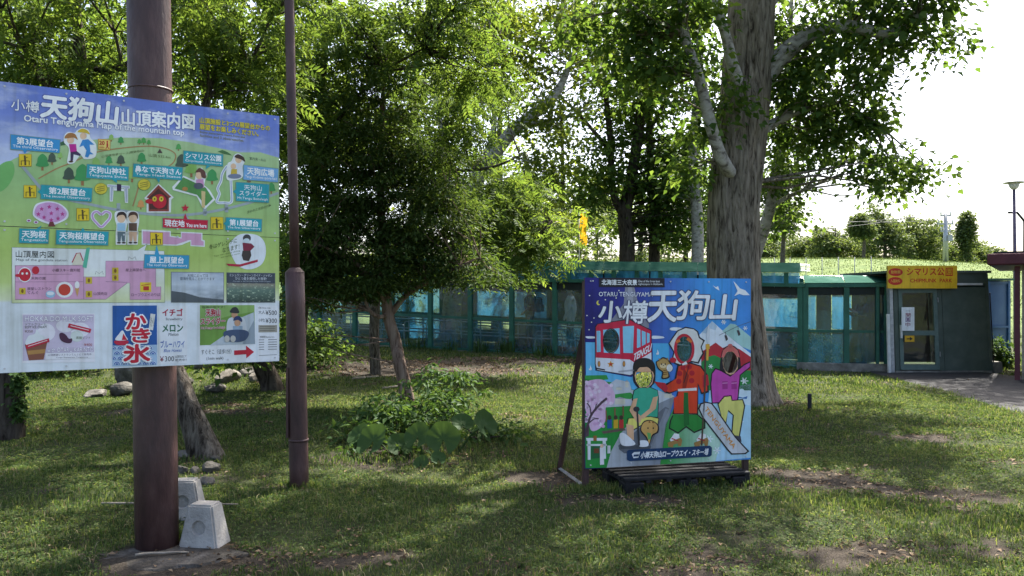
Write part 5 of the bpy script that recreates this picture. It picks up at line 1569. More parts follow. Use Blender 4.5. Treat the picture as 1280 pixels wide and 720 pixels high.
# shade netting added over the walkway to dim the interior
for s0, s1 in zip(st_a[:-1], st_a[1:]):
    vs = [WA(s0, 0.42, WALL_H + 0.49), WA(s1, 0.42, WALL_H + 0.49), WA(s1, RB + .1, WALL_H + 0.40), WA(s0, RB + .1, WALL_H + 0.40)]
    me = bpy.data.meshes.new("added_shade_net"); me.from_pydata([tuple(v) for v in vs], [], [(0, 1, 2, 3)]); me.materials.append(SHADE); link(bpy.data.objects.new("added_shade_net", me), enc)
vs = [WB(0, 0.1, WALL_H + 0.06), WB(B_LEN, 0.1, WALL_H + 0.06), WB(B_LEN, 2.7, WALL_H + 0.12), WB(-1.0, 2.7, WALL_H + 0.12)]
me = bpy.data.meshes.new("added_shade_net"); me.from_pydata([tuple(v) for v in vs], [], [(0, 1, 2, 3)]); me.materials.append(SHADE); link(bpy.data.objects.new("added_shade_net", me), enc)
# wire netting over the roof: thin wires and stakes
mb = MB()
for k in range(7):
    dpt = 0.45 + k * 0.75
    pts = [WA(s, dpt, WALL_H + 0.50 + 0.03 * math.sin(s * 1.7 + k)) for s in np.linspace(-0.2, st_a[-1], 14)]
    mb.tube(pts, 0.005, 4, caps=False)
for s in np.linspace(0.3, st_a[-1], 30):
    mb.tube([WA(s, 0.42, WALL_H + 0.50), WA(s, 2.6, WALL_H + 0.56), WA(s, 5.0, WALL_H + 0.5)], 0.004, 4, caps=False)
for k in range(6):
    mb.tube([WB(0.1, 0.5 + k * 0.8, WALL_H + 0.24), WB(B_LEN, 0.5 + k * .8, WALL_H + 0.22)], 0.007, 4, caps=False)
tag(mb.build("roof_wires", GALV, enc), kind="stuff")
for k, s in enumerate(np.linspace(-1.2, B_LEN - .1, 9)):
    p = WB(s, 1.9, 0)
    mb = MB(); mb.tube([p + Vector((0, 0, WALL_H - 0.2)), p + Vector((0, 0, WALL_H + 0.72))], 0.010, 5); mb.build("net_stake", GALV, enc)
# rear wall of the walkway with blue netted windows, rails along the walkway

for s in st_a:
    bar(WA, s - .05, s + .05, RB, RB + .08, -0.1, WALL_H + .3, "rear_post", GREEN, enc)
for i, (s0, s1) in enumerate(zip(st_a[:-1], st_a[1:])):
    bar(WA, s0 + .05, s1 - .05, RB + .02, RB + .06, MID - .12, MID - .03, "rear_rail", GREEN, enc)
    bar(WA, s0 + .05, s1 - .05, RB + .02, RB + .06, WALL_H - .28, WALL_H + .3, "rear_header", DARKBAND, enc)
    if i % 3 == 2:
        bar(WA, s0 + .05, s1 - .05, RB + .03, RB + .05, MID - .03, WALL_H - .28, "rear_panel", GREEN_D, enc)
    else:
        sheet(WA, s0 + .05, s1 - .05, RB + .04, MID - .03, WALL_H - .28, "rear_net", NET_BLUE, enc)
    if i % 4 == 1:
        sheet(WA, s0 + .05, s1 - .05, RB + .04, 0.02, MID - .12, "rear_net", NET_BLUE, enc)
    else:
        bar(WA, s0 + .05, s1 - .05, RB + .03, RB + .05, 0.0, (MID - .12) * (.55 if i % 2 else .98), "rear_panel", GREEN_D, enc)
for dpt in (0.75, 2.1):
    for z in (0.38, 0.72):
        mb = MB(); mb.tube([WA(s, dpt, z) for s in np.linspace(0.5, st_a[-1] - .3, 12)], 0.022, 6); mb.build("handrail", GALV, enc)
    for s in np.arange(0.6, st_a[-1], PITCH):
        mb = MB(); mb.tube([WA(s, dpt, -0.05), WA(s, dpt, 0.76)], 0.02, 6); mb.build("rail_post", GALV, enc)
    for s in np.arange(1.2, st_a[-1] - 1, PITCH * 2):
        mb = MB(); mb.tube(catmull([WA(s, dpt + .05, 0), WA(s, dpt + .05, .45), WA(s + .1, dpt + .05, .55), WA(s + .6, dpt + .05, .57), WA(s + .72, dpt + .05, .48), WA(s + .74, dpt + .05, 0)], 4), 0.018, 6); mb.build("hoop_rail", GALV, enc)
# rear of the short wall
for s0, s1 in ((0.2, B_LEN * .5), (B_LEN * .5 + .02, B_LEN)):
    bar(WB, s0, s1, 2.6, 2.66, -0.1, MID - .1, "rear_panel", GREEN_D, enc)
    sm_ = (s0 + s1) / 2
    sheet(WB, s0, sm_, 2.63, MID - .05, HEAD, "rear_net", NET_BLUE, enc)
    bar(WB, sm_ + .01, s1, 2.61, 2.65, MID - .09, HEAD, "rear_panel", GREEN_D, enc)
    bar(WB, s0, s1, 2.6, 2.66, HEAD, WALL_H + .1, "rear_header", DARKBAND, enc)
# feeding boxes, sign and ledges inside
mb = MB(); mb.box(WA(1.0, 1.3, 0.62), (0.42, 0.03, 0.26)); mb.box(WA(1.0, 1.33, 0.25), (0.03, 0.03, 0.55)); ib = mb.build("notice_plate", WHITE_METAL, enc)

# ------------------------------------------------------------------ gate house
GY = 16.95
gx0 = (1119 - 640) / 1000 * GY; gx1 = (1240 - 640) / 1000 * GY
gate = thing("enclosure_gate", "dark green gate house with glazed door and plain metal panel", "gate", (gx0, GY, G(gx0 + 1, GY)), math.radians(1.0))
GW, GH = gx1 - gx0, 2.12
def shear(x, y, z):
    return Vector((x - 0.055 * z * (0.5 + 0.5 * x / GW), y, z))
def gbox(x0, x1, y0, y1, z0, z1, name, mat, parent=None):
    m = MB()
    vs = [shear(x, y, z) for z in (z0, z1) for y in (y0, y1) for x in (x0, x1)]
    m.add(vs, [(0, 2, 3, 1), (4, 5, 7, 6), (0, 1, 5, 4), (2, 6, 7, 3), (0, 4, 6, 2), (1, 3, 7, 5)])
    return m.build(name, mat, parent or gate)
FZ = 0.05
gbox(-0.09, -0.02, -0.03, 0.10, 0.0, 1.86, "side_post", GALV)
gbox(0.0, 0.09, -0.02, 0.08, FZ, 1.90, "door_post", GREEN_D)
gbox(0.95, 1.05, -0.02, 0.08, FZ, 1.90, "door_post", GREEN_D)
gbox(0.09, 0.95, -0.02, 0.08, 1.80, 1.90, "lintel", GREEN)
door = gbox(0.10, 0.18, -0.035, 0.005, FZ + .02, 1.79, "door", mat_rough("grey_green_frame", (0.09, 0.14, 0.125), (0.14, 0.19, 0.17), scale=6, rough=0.5, bump=0.05))
FRM = door.data.materials[0]
for x0, x1, z0, z1 in ((0.86, 0.94, FZ + .02, 1.79), (0.18, 0.86, FZ + .02, FZ + .13), (0.18, 0.86, 0.80, 0.90), (0.18, 0.86, 1.70, 1.79)):
    gbox(x0, x1, -0.035, 0.005, z0, z1, "door_rail", FRM, door)
for z0, z1 in ((FZ + .13, .80), (.90, 1.70)):
    vs = [shear(x, -0.015, z) for x, z in ((.18, z0), (.86, z0), (.86, z1), (.18, z1))]
    me = bpy.data.meshes.new("glass"); me.from_pydata([tuple(v) for v in vs], [], [(0, 1, 2, 3)]); me.materials.append(GLASS); link(bpy.data.objects.new("glass", me), door)
gbox(0.105, 0.145, -0.075, -0.035, 0.74, 1.02, "handle", WHITE_METAL, door)
gbox(1.06, GW - .04, -0.015, 0.03, FZ, 1.82, "metal_panel", GREEN_D)
gbox(GW - .04, GW + .03, -0.03, 0.08, FZ, GH - .02, "corner_post", GREEN_D)
gbox(-0.05, GW + .03, -0.02, 0.10, 1.905, GH, "header_panel", GREEN_D)
gbox(-0.05, GW - .1, -0.045, -0.021, 1.86, 1.905, "header_rail", WHITE_METAL)
gbox(-0.10, GW + .10, -0.05, 2.4, GH, GH + .05, "roof", GREEN_D)
gbox(GW - .03, GW + .03, 0.085, 2.3, FZ, GH - .01, "side_wall", GREEN_D)
gbox(0.4, GW - .05, 2.25, 2.3, FZ, GH - .01, "rear_wall", GREEN_D)
gbox(-0.02, GW, -0.05, 0.11, -0.1, FZ - .003, "sill", CONC)
gbox(GW + .035, GW + .19, -0.10, 0.16, -0.2, 0.24, "concrete_foot", CONC)
gbox(-0.17, -0.11, -0.06, -0.01, 0.0, 1.25, "white_rail", WHITE_METAL)
mb = MB(); mb.tube([shear(GW + .05, -0.03, z) for z in np.linspace(.2, 1.7, 4)], 0.012, 6); mb.build("cable", PLASTIC if "black_plastic" in MATS else DARKBAND, gate)
for z in (.35, 1.5):
    gbox(0.945, 0.965, -0.045, -0.02, z, z + .1, "hinge", GALV, door)

# signs on the gate
def flat_sign(name, label, cat, quad, Y0, Y1, thick, mat_front, side=None):
    a = px(quad[0][0], quad[0][1], Y0); b = px(quad[1][0], quad[1][1], Y1); c = px(quad[3][0], quad[3][1], Y0)
    w = math.hypot(b.x - a.x, b.y - a.y); rz = math.atan2(b.y - a.y, b.x - a.x); h = a.z - c.z
    o = thing(name, label, cat, (a.x, a.y, c.z), rz)
    pnl = board_mesh("panel", w, h, 0, thick, [mat_front, side or SIGN_SIDE], o)
    return o, pnl, Sheet(o, quad, w, h, 0, 0)
yq = [(1110, 332), (1196.5, 330.5), (1197, 358), (1111, 360.5)]
o, pnl, S = flat_sign("park_sign", "yellow chipmunk park sign with red lettering above the gate", "sign", yq, 16.78, 16.80, 0.06, mat_print('#eebd2a'), mat_print('#c8a030'))
RED = '#cc3020'
for body, x0, y0, x1, y1, hh, b_ in (('シマリス公', 1134.5, 339, 1181, 338, 9.5, .03), ('CHIPMUNK  PARK', 1139, 350, 1190.5, 348.6, 4.6, .03)):
    S.begin("lettering", pnl); S.text(body, x0, y0, x1, y1, hh, RED, 2, b_); S.end()
S.begin("red_emblem", pnl); S.poly([(1182.5, 333.5), (1191.5, 333), (1191.5, 343), (1182.5, 343.4)], RED, 2); S.text('園', 1183.6, 338.3, 1190.6, 338, 7.5, '#eebd2a', 3, .012); S.end()
for y, t_ in ((341.5, '動物園'), (352.6, '入園無料')):
    S.begin("red_oval", pnl); S.ell(1120, y - 1.5, 9.3, 5, RED, 2); S.text(t_, 1114, y - 1.5, 1126, y - 1.8, 4, '#f0c84a', 3, .01); S.end()
nq = [(1127, 384), (1143, 383.6), (1144, 413), (1128, 413.5)]
o, pnl, S = flat_sign("open_notice", "white notice with vertical purple and red characters on gate door", "sign", nq, 16.86, 16.87, 0.006, mat_print('#eef0f2'))
for ch, y, c in (('開', 393.8, '#8a2a4a'), ('園', 399.5, '#6a3a70'), ('中', 405.4, '#8a2a4a')):
    S.begin("lettering", pnl); S.text(ch, 1132.4, y, 1138.6, y, 5.2, c, 2, .02); S.end()
S.begin("lettering", pnl); S.text('只今', 1132, 388.6, 1138, 388.6, 2.6, '#8a8a90', 2, 0); S.end()
aq = [(1131, 419.5), (1143, 419.2), (1143.2, 427), (1131.2, 427.4)]
o, pnl, S = flat_sign("arrow_sign", "small yellow sign with black arrow on gate door", "sign", aq, 16.86, 16.87, 0.005, mat_print('#d8a82a'))
S.begin("arrow", pnl); S.poly([(1133.5, 422.8), (1137.5, 422.7), (1137.4, 421), (1141.2, 423.2), (1137.6, 425.6), (1137.5, 424), (1133.5, 424.1)], '#2a2a22', 2); S.end()

# ------------------------------------------------------------------ blue shed, building at the right edge, lamp, pylon
BLUE_P = mat_rough("blue_sheet", (0.035, 0.12, 0.30), (0.06, 0.17, 0.38), scale=2, rough=0.45, bump=0.08, c3=(0.09, 0.22, 0.42), stretch=(1, 1, .5))
sy = 19.2
sx0 = (1237 - 640) / 1000 * sy; sx1 = (1262 - 640) / 1000 * sy
shed = thing("blue_shed", "narrow blue panelled shed beside the green gate house", "shed", (sx0, sy, G(sx0, sy)))
SHH = 2.0
mb = MB(); mb.box(((sx1 - sx0) / 2 - .02, 0.6, SHH / 2), (sx1 - sx0, 1.15, SHH)); mb.build("wall", BLUE_P, shed)
for x in (-.02, sx1 - sx0 - .02):
    mb = MB(); mb.box((x, -.002, SHH / 2), (.05, .06, SHH + .01)); mb.build("corner_post", BLUE_P, shed)
for z in (.9, 1.96, .06):
    mb = MB(); mb.box(((sx1 - sx0) / 2 - .02, -.004, z), (sx1 - sx0 - .06, .05, .05)); mb.build("rail", BLUE_P, shed)
mb = MB(); mb.box(((sx1 - sx0) / 2 - .02, .58, SHH + .035), (sx1 - sx0 + .16, 1.35, .05)); mb.build("roof", GREEN, shed)

MAROON = mat_rough("maroon_paint", (0.075, 0.018, 0.025), (0.12, 0.03, 0.04), scale=4, rough=0.5, bump=0.05)
BEIGE = mat_rough("beige_wall", (0.30, 0.25, 0.19), (0.38, 0.33, 0.26), scale=2, rough=0.85, bump=0.25, bscale=60)
ry_ = 15.4
rx_ = (1269.5 - 640) / 1000 * ry_
bld = thing("maroon_roof_building", "beige building with maroon roof edge and post at right border", "building", (rx_, ry_, G(rx_, ry_)), math.radians(-34))
mb = MB(); mb.box((2.15, 2.0, 1.1), (4.1, 3.8, 2.3)); mb.build("wall", BEIGE, bld)
mb = MB(); mb.box((.03, -.02, 1.08), (.09, .09, 2.25)); mb.build("post", MAROON, bld)
rf = MB(); rf.box((2.0, 1.75, 2.33), (4.9, 4.3, .22), bev=.02); rf = rf.build("roof", MAROON, bld)
mb = MB(); mb.box((2.0, 1.75, 2.46), (4.7, 4.1, .03)); mb.build("roof_sheet", DARKBAND, rf)
mb = MB(); mb.box((2.15, .085, .06), (4.0, .04, .2)); mb.build("plinth", CONC, bld)
mb = MB(); mb.box((1.3, .085, 1.3), (.7, .04, .8)); w_ = mb.build("window", GLASS, bld)
mb = MB(); mb.box((1.3, .07, .88), (.8, .08, .05)); mb.build("sill", WHITE_METAL, w_)

ly = 24.0
lx = (1267.5 - 640) / 1000 * ly
lamp = thing("street_lamp", "slim street lamp with wide white shade against the sky", "street lamp", (lx, ly, G(lx, ly)))
lh = 1.6 + (372 - 226) / 1000 * ly - G(lx, ly)
mb = MB(); mb.tube([(0.05, 0, -0.1), (0.03, 0, lh * .5), (0, 0, lh - .22)], [.06, .05, .042], 10); mb.build("pole", mat_rough("lamp_pole_paint", (0.09, 0.07, 0.11), (0.14, 0.11, 0.17), scale=5, rough=0.5, bump=0.03), lamp)
mb = MB(); mb.tube([(0, 0, lh - .26), (0, 0, lh - .2), (0, 0, lh - .06)], [.06, .12, .17], 16); mb.build("globe", mat_rough("lamp_globe", (.55, .55, .52), (.7, .7, .66), scale=4, rough=.3, bump=0), lamp)
mb = MB(); mb.tube([(0, 0, lh - .065), (0, 0, lh - .03), (0, 0, lh)], [.30, .26, .05], 20); mb.build("shade", WHITE_METAL, lamp)
l2 = thing("lamp_arm_post", "dark bracket post rising behind the maroon roof at border", "street lamp", (17.3, 27.0, G(17.3, 27)))
mb = MB(); mb.tube([(0, 0, -.1), (0, 0, 4.2)], .05, 8); mb.build("pole", DARKBAND, l2)
mb = MB(); mb.tube([(0, 0, 4.2), (-.25, 0, 4.5), (-.55, 0, 4.5)], .04, 8); mb.build("bracket", DARKBAND, l2)

pyY = 78.0
pX = (1182 - 640) / 1000 * pyY
pyl = thing("utility_pylon", "grey lattice pylon carrying wires above the far tree line", "pylon", (pX, pyY, G(pX, pyY)))
pht = 1.6 + (372 - 267) / 1000 * pyY - G(pX, pyY)
mb = MB(); mb.tube([(0, 0, -.3), (0, 0, pht)], [.28, .16], 8); mb.build("mast", GALV, pyl)
for z, w_ in ((pht - .2, 1.0), (pht - 1.0, 1.5), (pht - 1.7, .9)):
    mb = MB(); mb.box((0, 0, z), (w_, .16, .14)); mb.build("crossarm", GALV, pyl)
    for sx in (-1, 1):
        mb = MB(); mb.tube([(sx * w_ * .45, 0, z + .07), (sx * w_ * .45, 0, z + .4)], .07, 6); mb.build("insulator", WHITE_METAL, pyl)
mb = MB(); mb.box((.25, -.2, pht - 2.4), (.45, .4, .6)); mb.build("transformer", GALV, pyl)
for k, (dx, dz) in enumerate(((-.45, .2), (.45, .2), (-.66, -.6))):
    a = Vector((pX + dx, pyY, G(pX, pyY) + pht + dz)); b = Vector((16.5 + k * .6, 60.0, 6.5 + .8 * k))
    pts = [a.lerp(b, t) - Vector((0, 0, .5 * 4 * t * (1 - t))) for t in np.linspace(0, 1, 14)]
    mb = MB(); mb.tube([p - a for p in pts], .022, 4, caps=False); w = mb.build("overhead_wire", DARKBAND); w.location = a
    tag(w, ["upper of the thin overhead wires left of the pylon", "middle thin overhead wire left of the pylon", "lowest thin overhead wire left of the pylon"][k], "wire", "overhead wires over the meadow")
# yellow banner beyond the enclosure
by_ = 30.0
bx_ = (724 - 640) / 1000 * by_
ban = thing("yellow_banner", "tall yellow banner flag on a thin pole beyond the enclosure", "flag", (bx_, by_, G(bx_, by_)))
top_ = 1.6 + (372 - 266) / 1000 * by_ - G(bx_, by_)
mb = MB(); mb.tube([(0, 0, -.1), (0, 0, top_ + .05)], .02, 6); mb.tube([(0, 0, top_), (.3, 0, top_ + .02)], .012, 6); mb.build("pole", WHITE_METAL, ban)
gv, gf = [], []
for j in range(13):
    for i in range(5):
        gv.append((.02 + .065 * i + .02 * math.sin(j * .8), .05 * math.sin(j * .7 + i * .9), top_ - .02 - j * .1))
for j in range(12):
    for i in range(4):
        a = j * 5 + i; gf.append((a, a + 1, a + 6, a + 5))
mesh_np("cloth", np.array(gv), np.array(gf), mat_leaf("banner_cloth", (.62, .36, .02), (.70, .42, .03), (.75, .48, .04), trans=.4, tcol=(1.2, 1.1, .8, 1)), ban, True)
# ------------------------------------------------------------------ trees
def gp(x, y, dz=0.0):
    return Vector((x, y, G(x, y) + dz))

# --- the big furrowed tree at the right
TB = Vector((3.40, 12.0, 0)); TB.z = G(3.4, 12.0)
big_trunk = [TB + Vector((0.02, 0, -0.25)), px(922, 480, 12), px(919, 400, 12), px(917, 302, 12), px(920, 231, 12), px(928, 160, 12), px(936, 60, 12), px(940, -10, 12), px(946, -140, 12.1), px(940, -320, 12.2), px(950, -560, 12.2)]
big_r = [0.50, 0.46, 0.40, 0.375, 0.385, 0.375, 0.36, 0.34, 0.30, 0.22, 0.10]
big_limbs = [
    ([px(945, 110, 12), px(960, 90, 12.0), px(987, 61, 11.9), px(1024, 38, 11.8), px(1062, 33, 11.7), px(1110, 42, 11.6), px(1150, 20, 11.5)], 0.17, 0.05),
    ([px(918, 222, 11.85), px(908, 208, 11.62), px(897, 184, 11.5), px(885, 142, 11.4), px(873, 94, 11.3), px(856, 42, 11.2), px(848, -40, 11.1), px(820, -140, 11.0)], 0.105, 0.05),
    ([px(925, 110, 11.8), px(915, 80, 11.65), px(909, 52, 11.6), px(895, 0, 11.5), px(885, -80, 11.4)], 0.10, 0.05),
    ([px(945, 172, 12.1), px(965, 155, 12.2), px(1005, 137, 12.4), px(1050, 128, 12.6)], 0.09, 0.03),
    ([px(946, -120, 12.1), px(1010, -190, 12.2), px(1090, -230, 12.4), px(1180, -260, 12.3)], 0.18, 0.05),
    ([px(942, -200, 12.1), px(860, -270, 11.4), px(760, -320, 10.8), px(690, -330, 10.2)], 0.18, 0.05),
    ([px(944, -160, 12.1), px(930, -260, 10.6), px(900, -330, 9.2), px(880, -360, 8.4)], 0.17, 0.05),
    ([px(942, -240, 12.2), px(980, -330, 13.2), px(1010, -400, 14.2)], 0.16, 0.05),
    ([px(760, -320, 10.8), px(690, -300, 10.4), px(620, -285, 10.0), px(560, -290, 9.6)], 0.07, 0.03),
    ([px(944, -150, 12.1), px(1010, -230, 10.8), px(1080, -300, 9.6)], 0.14, 0.04),
    ([px(948, 20, 12.1), px(990, -30, 12.6), px(1040, -60, 13.2)], 0.12, 0.04),
]
def blob(x, y, Y, rx, ry, rz, n):
    return (tuple(px(x, y, Y)), (rx, ry, rz), n)
big_blobs = [
    blob(1030, 100, 12.1, 0.85, 0.9, 0.55, 27), blob(1085, 35, 11.8, 1.0, 0.9, 0.5, 24), blob(1140, 5, 11.6, 0.75, 0.8, 0.4, 17), blob(1120, -120, 15.5, 1.6, 1.5, .6, 18),
    blob(1000, 160, 12.6, 0.55, 0.7, 0.42, 17), blob(1060, 150, 12.5, 0.6, 0.6, 0.4, 15), blob(1085, 205, 12.4, 0.6, 0.6, 0.25, 9), blob(1140, 222, 12.3, 0.35, 0.4, 0.10, 4),
    blob(1060, -40, 12.0, 1.3, 1.2, 0.6, 24), blob(1170, 60, 11.7, 0.3, 0.4, 0.15, 3),
    blob(915, 120, 11.4, 0.12, 0.1, 0.35, 4), blob(868, 75, 11.5, 0.2, 0.3, 0.3, 4), blob(835, 10, 11.3, 0.7, 0.8, 0.35, 16), blob(862, 205, 11.8, 0.2, 0.3, 0.2, 4), blob(882, 150, 11.6, 0.15, 0.2, 0.3, 4),
    blob(975, 60, 12.7, 0.5, 0.7, 0.6, 14), blob(800, 70, 11.6, 0.7, 0.8, 0.5, 22), blob(760, 20, 11.4, 0.7, 0.8, 0.4, 16),
    blob(620, -270, 10.0, 2.3, 2.0, 0.8, 42), blob(1080, -300, 9.4, 1.7, 1.6, 0.7, 18), blob(780, -380, 8.0, 1.8, 1.6, 0.7, 26), blob(940, -330, 12.0, 3.6, 3.6, 1.7, 62), blob(760, -260, 10.4, 1.9, 1.7, 0.9, 26), blob(1150, -270, 12.2, 1.8, 1.8, 1.0, 12), blob(890, -330, 8.6, 2.0, 1.6, 0.9, 18), blob(960, -520, 12.3, 2.4, 2.4, 1.4, 18),
]
bt = make_tree("poplar_tree", "tall broad tree with thick furrowed trunk behind the photo board", "tree", TB, big_trunk, big_r, big_limbs, big_blobs,
               per=56, cr=0.30, lsize=0.115, flat=0.65, droop=0.35, aspect=0.68, leaf=LEAF_A, bark=BARK_BIG, seed=3, rough=0.11, flare=0.65, nseg=110, furrow=26, tsub=16, limb_bark=BARK_PALE, twig_r=0.02)

# --- slim pale tree just behind it
sb = gp(4.1, 14.2)
make_tree("birch_tree", "slim pale-barked tree behind the thick trunk with drooping sprays", "tree", sb,
          [sb - Vector((0, 0, .2)), px(940, 345, 14.2), px(954, 290, 14.2), px(962, 262, 14.2), px(968, 227, 14.3), px(974, 185, 14.4), px(985, 100, 14.5), px(990, -20, 14.6)], [0.13, 0.11, 0.10, 0.10, 0.085, 0.075, 0.06, 0.03],
          [([px(965, 258, 14.2), px(985, 246, 14.2), px(1006, 236, 14.1), px(1029, 208, 14.0), px(1040, 185, 14.0)], 0.05, 0.02), ([px(972, 195, 14.4), px(1010, 160, 14.4), px(1050, 140, 14.3), px(1095, 95, 14.2)], 0.045, 0.015)],
          [blob(985, 210, 14.2, 0.55, 0.5, 0.6, 20), blob(1020, 190, 14.0, 0.45, 0.5, 0.4, 10), blob(970, 270, 14.3, 0.35, 0.5, 0.4, 9), blob(1090, 195, 13.9, 0.6, 0.5, 0.3, 9), blob(1020, 120, 14.3, 0.9, 0.8, 0.7, 18), blob(1000, 20, 14.6, 1.0, 0.9, 0.8, 15), blob(1110, 240, 13.9, 0.4, 0.3, 0.12, 4)],
          per=40, cr=0.28, lsize=0.10, droop=0.5, leaf=LEAF_A, bark=BARK_PALE, seed=5, nseg=12, rough=0.04, flare=.1)

# --- trees standing inside / behind the enclosure, centre
def tall_tree(name, label, bx, by, lean, h, r, crown, seed, leaf, bark, fork=None, per=30, cr=0.5, lsize=0.16, kind='broad', limbs=(), group=None, bare=0.35):
    b = gp(bx, by)
    tr = [b + Vector((lean[0] * t * h, lean[1] * t * h, t * h - (0.2 if t == 0 else 0))) for t in (0, .12, .3, .5, .7, .85, 1.0)]
    rng = random.Random(seed)
    tr = [p + Vector((rng.uniform(-.1, .1), rng.uniform(-.1, .1), 0)) * (1 if 0 < i < 6 else 0) for i, p in enumerate(tr)]
    rr = [r * f for f in (1.15, 1, .88, .72, .5, .3, .12)]
    lb = list(limbs)
    for k in range(6):
        t = rng.uniform(bare, .9); i = min(5, int(t * 6)); p = tr[i].lerp(tr[i + 1], rng.random())
        a = rng.uniform(0, 6.28); L = rng.uniform(.25, .45) * h * .55
        lb.append(([p, p + Vector((math.cos(a) * L * .5, math.sin(a) * L * .5, L * .35)), p + Vector((math.cos(a) * L, math.sin(a) * L, L * .6))], r * .4, r * .1))
    return make_tree(name, label, "tree", b, tr, rr, lb, crown, per=per, cr=cr, lsize=lsize, leaf=leaf, bark=bark, seed=seed, nseg=12, kind=kind, group=group)

Y = 27.0
b = gp(3.85, Y)
make_tree("forked_tree", "dark forked tree rising behind the enclosure roof above photo board", "tree", b,
          [b - Vector((0, 0, .2)), px(784, 307, Y), px(781, 269, Y), px(791, 212, Y), px(802, 123, Y), px(800, 20, Y), px(805, -120, Y)], [.30, .26, .24, .19, .16, .12, .05],
          [([px(781, 272, Y), px(766, 238, Y), px(762, 165, Y), px(750, 60, Y), px(735, -40, Y)], .17, .05), ([px(795, 190, Y), px(830, 130, Y), px(850, 60, Y)], .09, .03), ([px(764, 190, Y), px(730, 150, Y - .5), px(700, 120, Y - 1)], .08, .03)],
          [blob(790, 220, Y, 1.6, 1.3, .9, 26), blob(750, 200, Y - .5, 1.2, 1.3, 1.1, 26), blob(840, 200, Y, 1.3, 1.3, 1.4, 36), blob(780, 120, Y, 2.4, 2, 1.5, 60), blob(770, 10, Y, 3.2, 2.6, 1.8, 44), blob(850, 285, Y, 1.1, .9, .7, 24), blob(800, 280, Y + 1, 1.0, .8, .6, 16), blob(880, 250, Y + .5, .8, .8, 1.0, 18), blob(735, 245, Y - 1, .7, .8, .5, 10), blob(790, -110, Y, 3, 2.6, 1.8, 20)],
          per=44, cr=0.5, lsize=0.19, leaf=LEAF_A, bark=BARK_DARK, seed=11, nseg=12)
b = gp(6.0, 26.2)
make_tree("birch_tree", "pale birch trunk among dark leaves left of thick trunk", "tree", b, [b - Vector((0, 0, .2)), px(872, 300, 26.2), px(869, 240, 26.2), px(866, 190, 26.2), px(872, 100, 26.2), px(876, -20, 26.2)], [.24, .2, .18, .16, .12, .06], [],
          [blob(850, 230, 26.6, 1.0, 1.2, 1.3, 24), blob(865, 120, 26.4, 1.6, 1.6, 1.6, 34), blob(880, 0, 26.2, 2.0, 1.8, 1.6, 34)], per=40, cr=.45, lsize=.18, leaf=LEAF_A, bark=BARK_PALE, seed=12, nseg=12)
b = gp(4.85, 27.6)
make_tree("slender_tree", "slender dark trunk between forked tree and pale birch", "tree", b, [b - Vector((0, 0, .2)), px(818, 300, 27.6), px(817, 250, 27.6), px(812, 180, 27.6), px(815, 60, 27.6)], [.22, .19, .16, .12, .06], [],
          [blob(815, 255, 27.8, 1.0, 1.0, 1.0, 22), blob(815, 140, 27.8, 1.5, 1.4, 1.5, 30), blob(830, 40, 28, 2.0, 1.8, 1.6, 30)], per=40, cr=.45, lsize=.19, leaf=LEAF_A, bark=BARK_DARK, seed=13, nseg=10)

# --- leaning pale trunk in the bright gap
Y = 24.0
b = gp((560 - 640) / 1000 * Y, Y)
make_tree("leaning_tree", "pale trunk leaning right through the bright sunlit gap", "tree", b,
          [b - Vector((0, 0, .2)), px(572, 330, Y), px(588, 250, Y), px(603, 210, Y), px(620, 189, Y), px(640, 164, Y), px(664, 145, Y), px(695, 118, Y), px(720, 60, Y)], [.30, .27, .25, .23, .21, .19, .17, .13, .06],
          [([px(600, 215, Y), px(610, 190, Y), px(618, 150, Y), px(612, 80, Y)], .15, .05), ([px(650, 155, Y), px(690, 150, Y - .6), px(740, 135, Y - 1)], .08, .03), ([px(590, 245, Y), px(560, 200, Y), px(545, 120, Y)], .15, .05)],
          [blob(640, 90, Y + 1, 2.2, 1.6, 1.3, 48), blob(700, 50, Y, 2.2, 1.6, 1.4, 56), blob(600, 30, Y + 1, 1.8, 1.5, 1.0, 34), blob(690, 150, Y - 1, 1.2, 1.2, .7, 20), blob(680, 210, Y - .6, .9, .9, .7, 18), blob(560, 140, Y + 1.5, 1.6, 1.4, 1.5, 34), blob(650, -20, Y, 3.4, 2.6, 1.3, 44), blob(655, 250, Y - .8, .9, .8, .5, 14)],
          per=40, cr=.5, lsize=.17, leaf=LEAF_C, bark=BARK_PALE, seed=21, nseg=14, rough=.05)
Y = 29.0
b = gp((674 - 640) / 1000 * Y, Y)
make_tree("broken_tree", "pale broken-topped trunk behind the enclosure roof at centre", "tree", b, [b - Vector((0, 0, .2)), px(673, 290, Y), px(670, 255, Y), px(662, 222, Y), px(655, 190, Y)], [.22, .2, .18, .14, .08],
          [([px(671, 262, Y), px(684, 240, Y), px(692, 218, Y)], .11, .07)], [blob(690, 290, Y + 1.5, 1.4, 1.2, .8, 20), blob(650, 280, Y, .9, .9, .8, 14)], per=36, cr=.45, lsize=.2, leaf=LEAF_C, bark=BARK_PALE, seed=22, nseg=10)

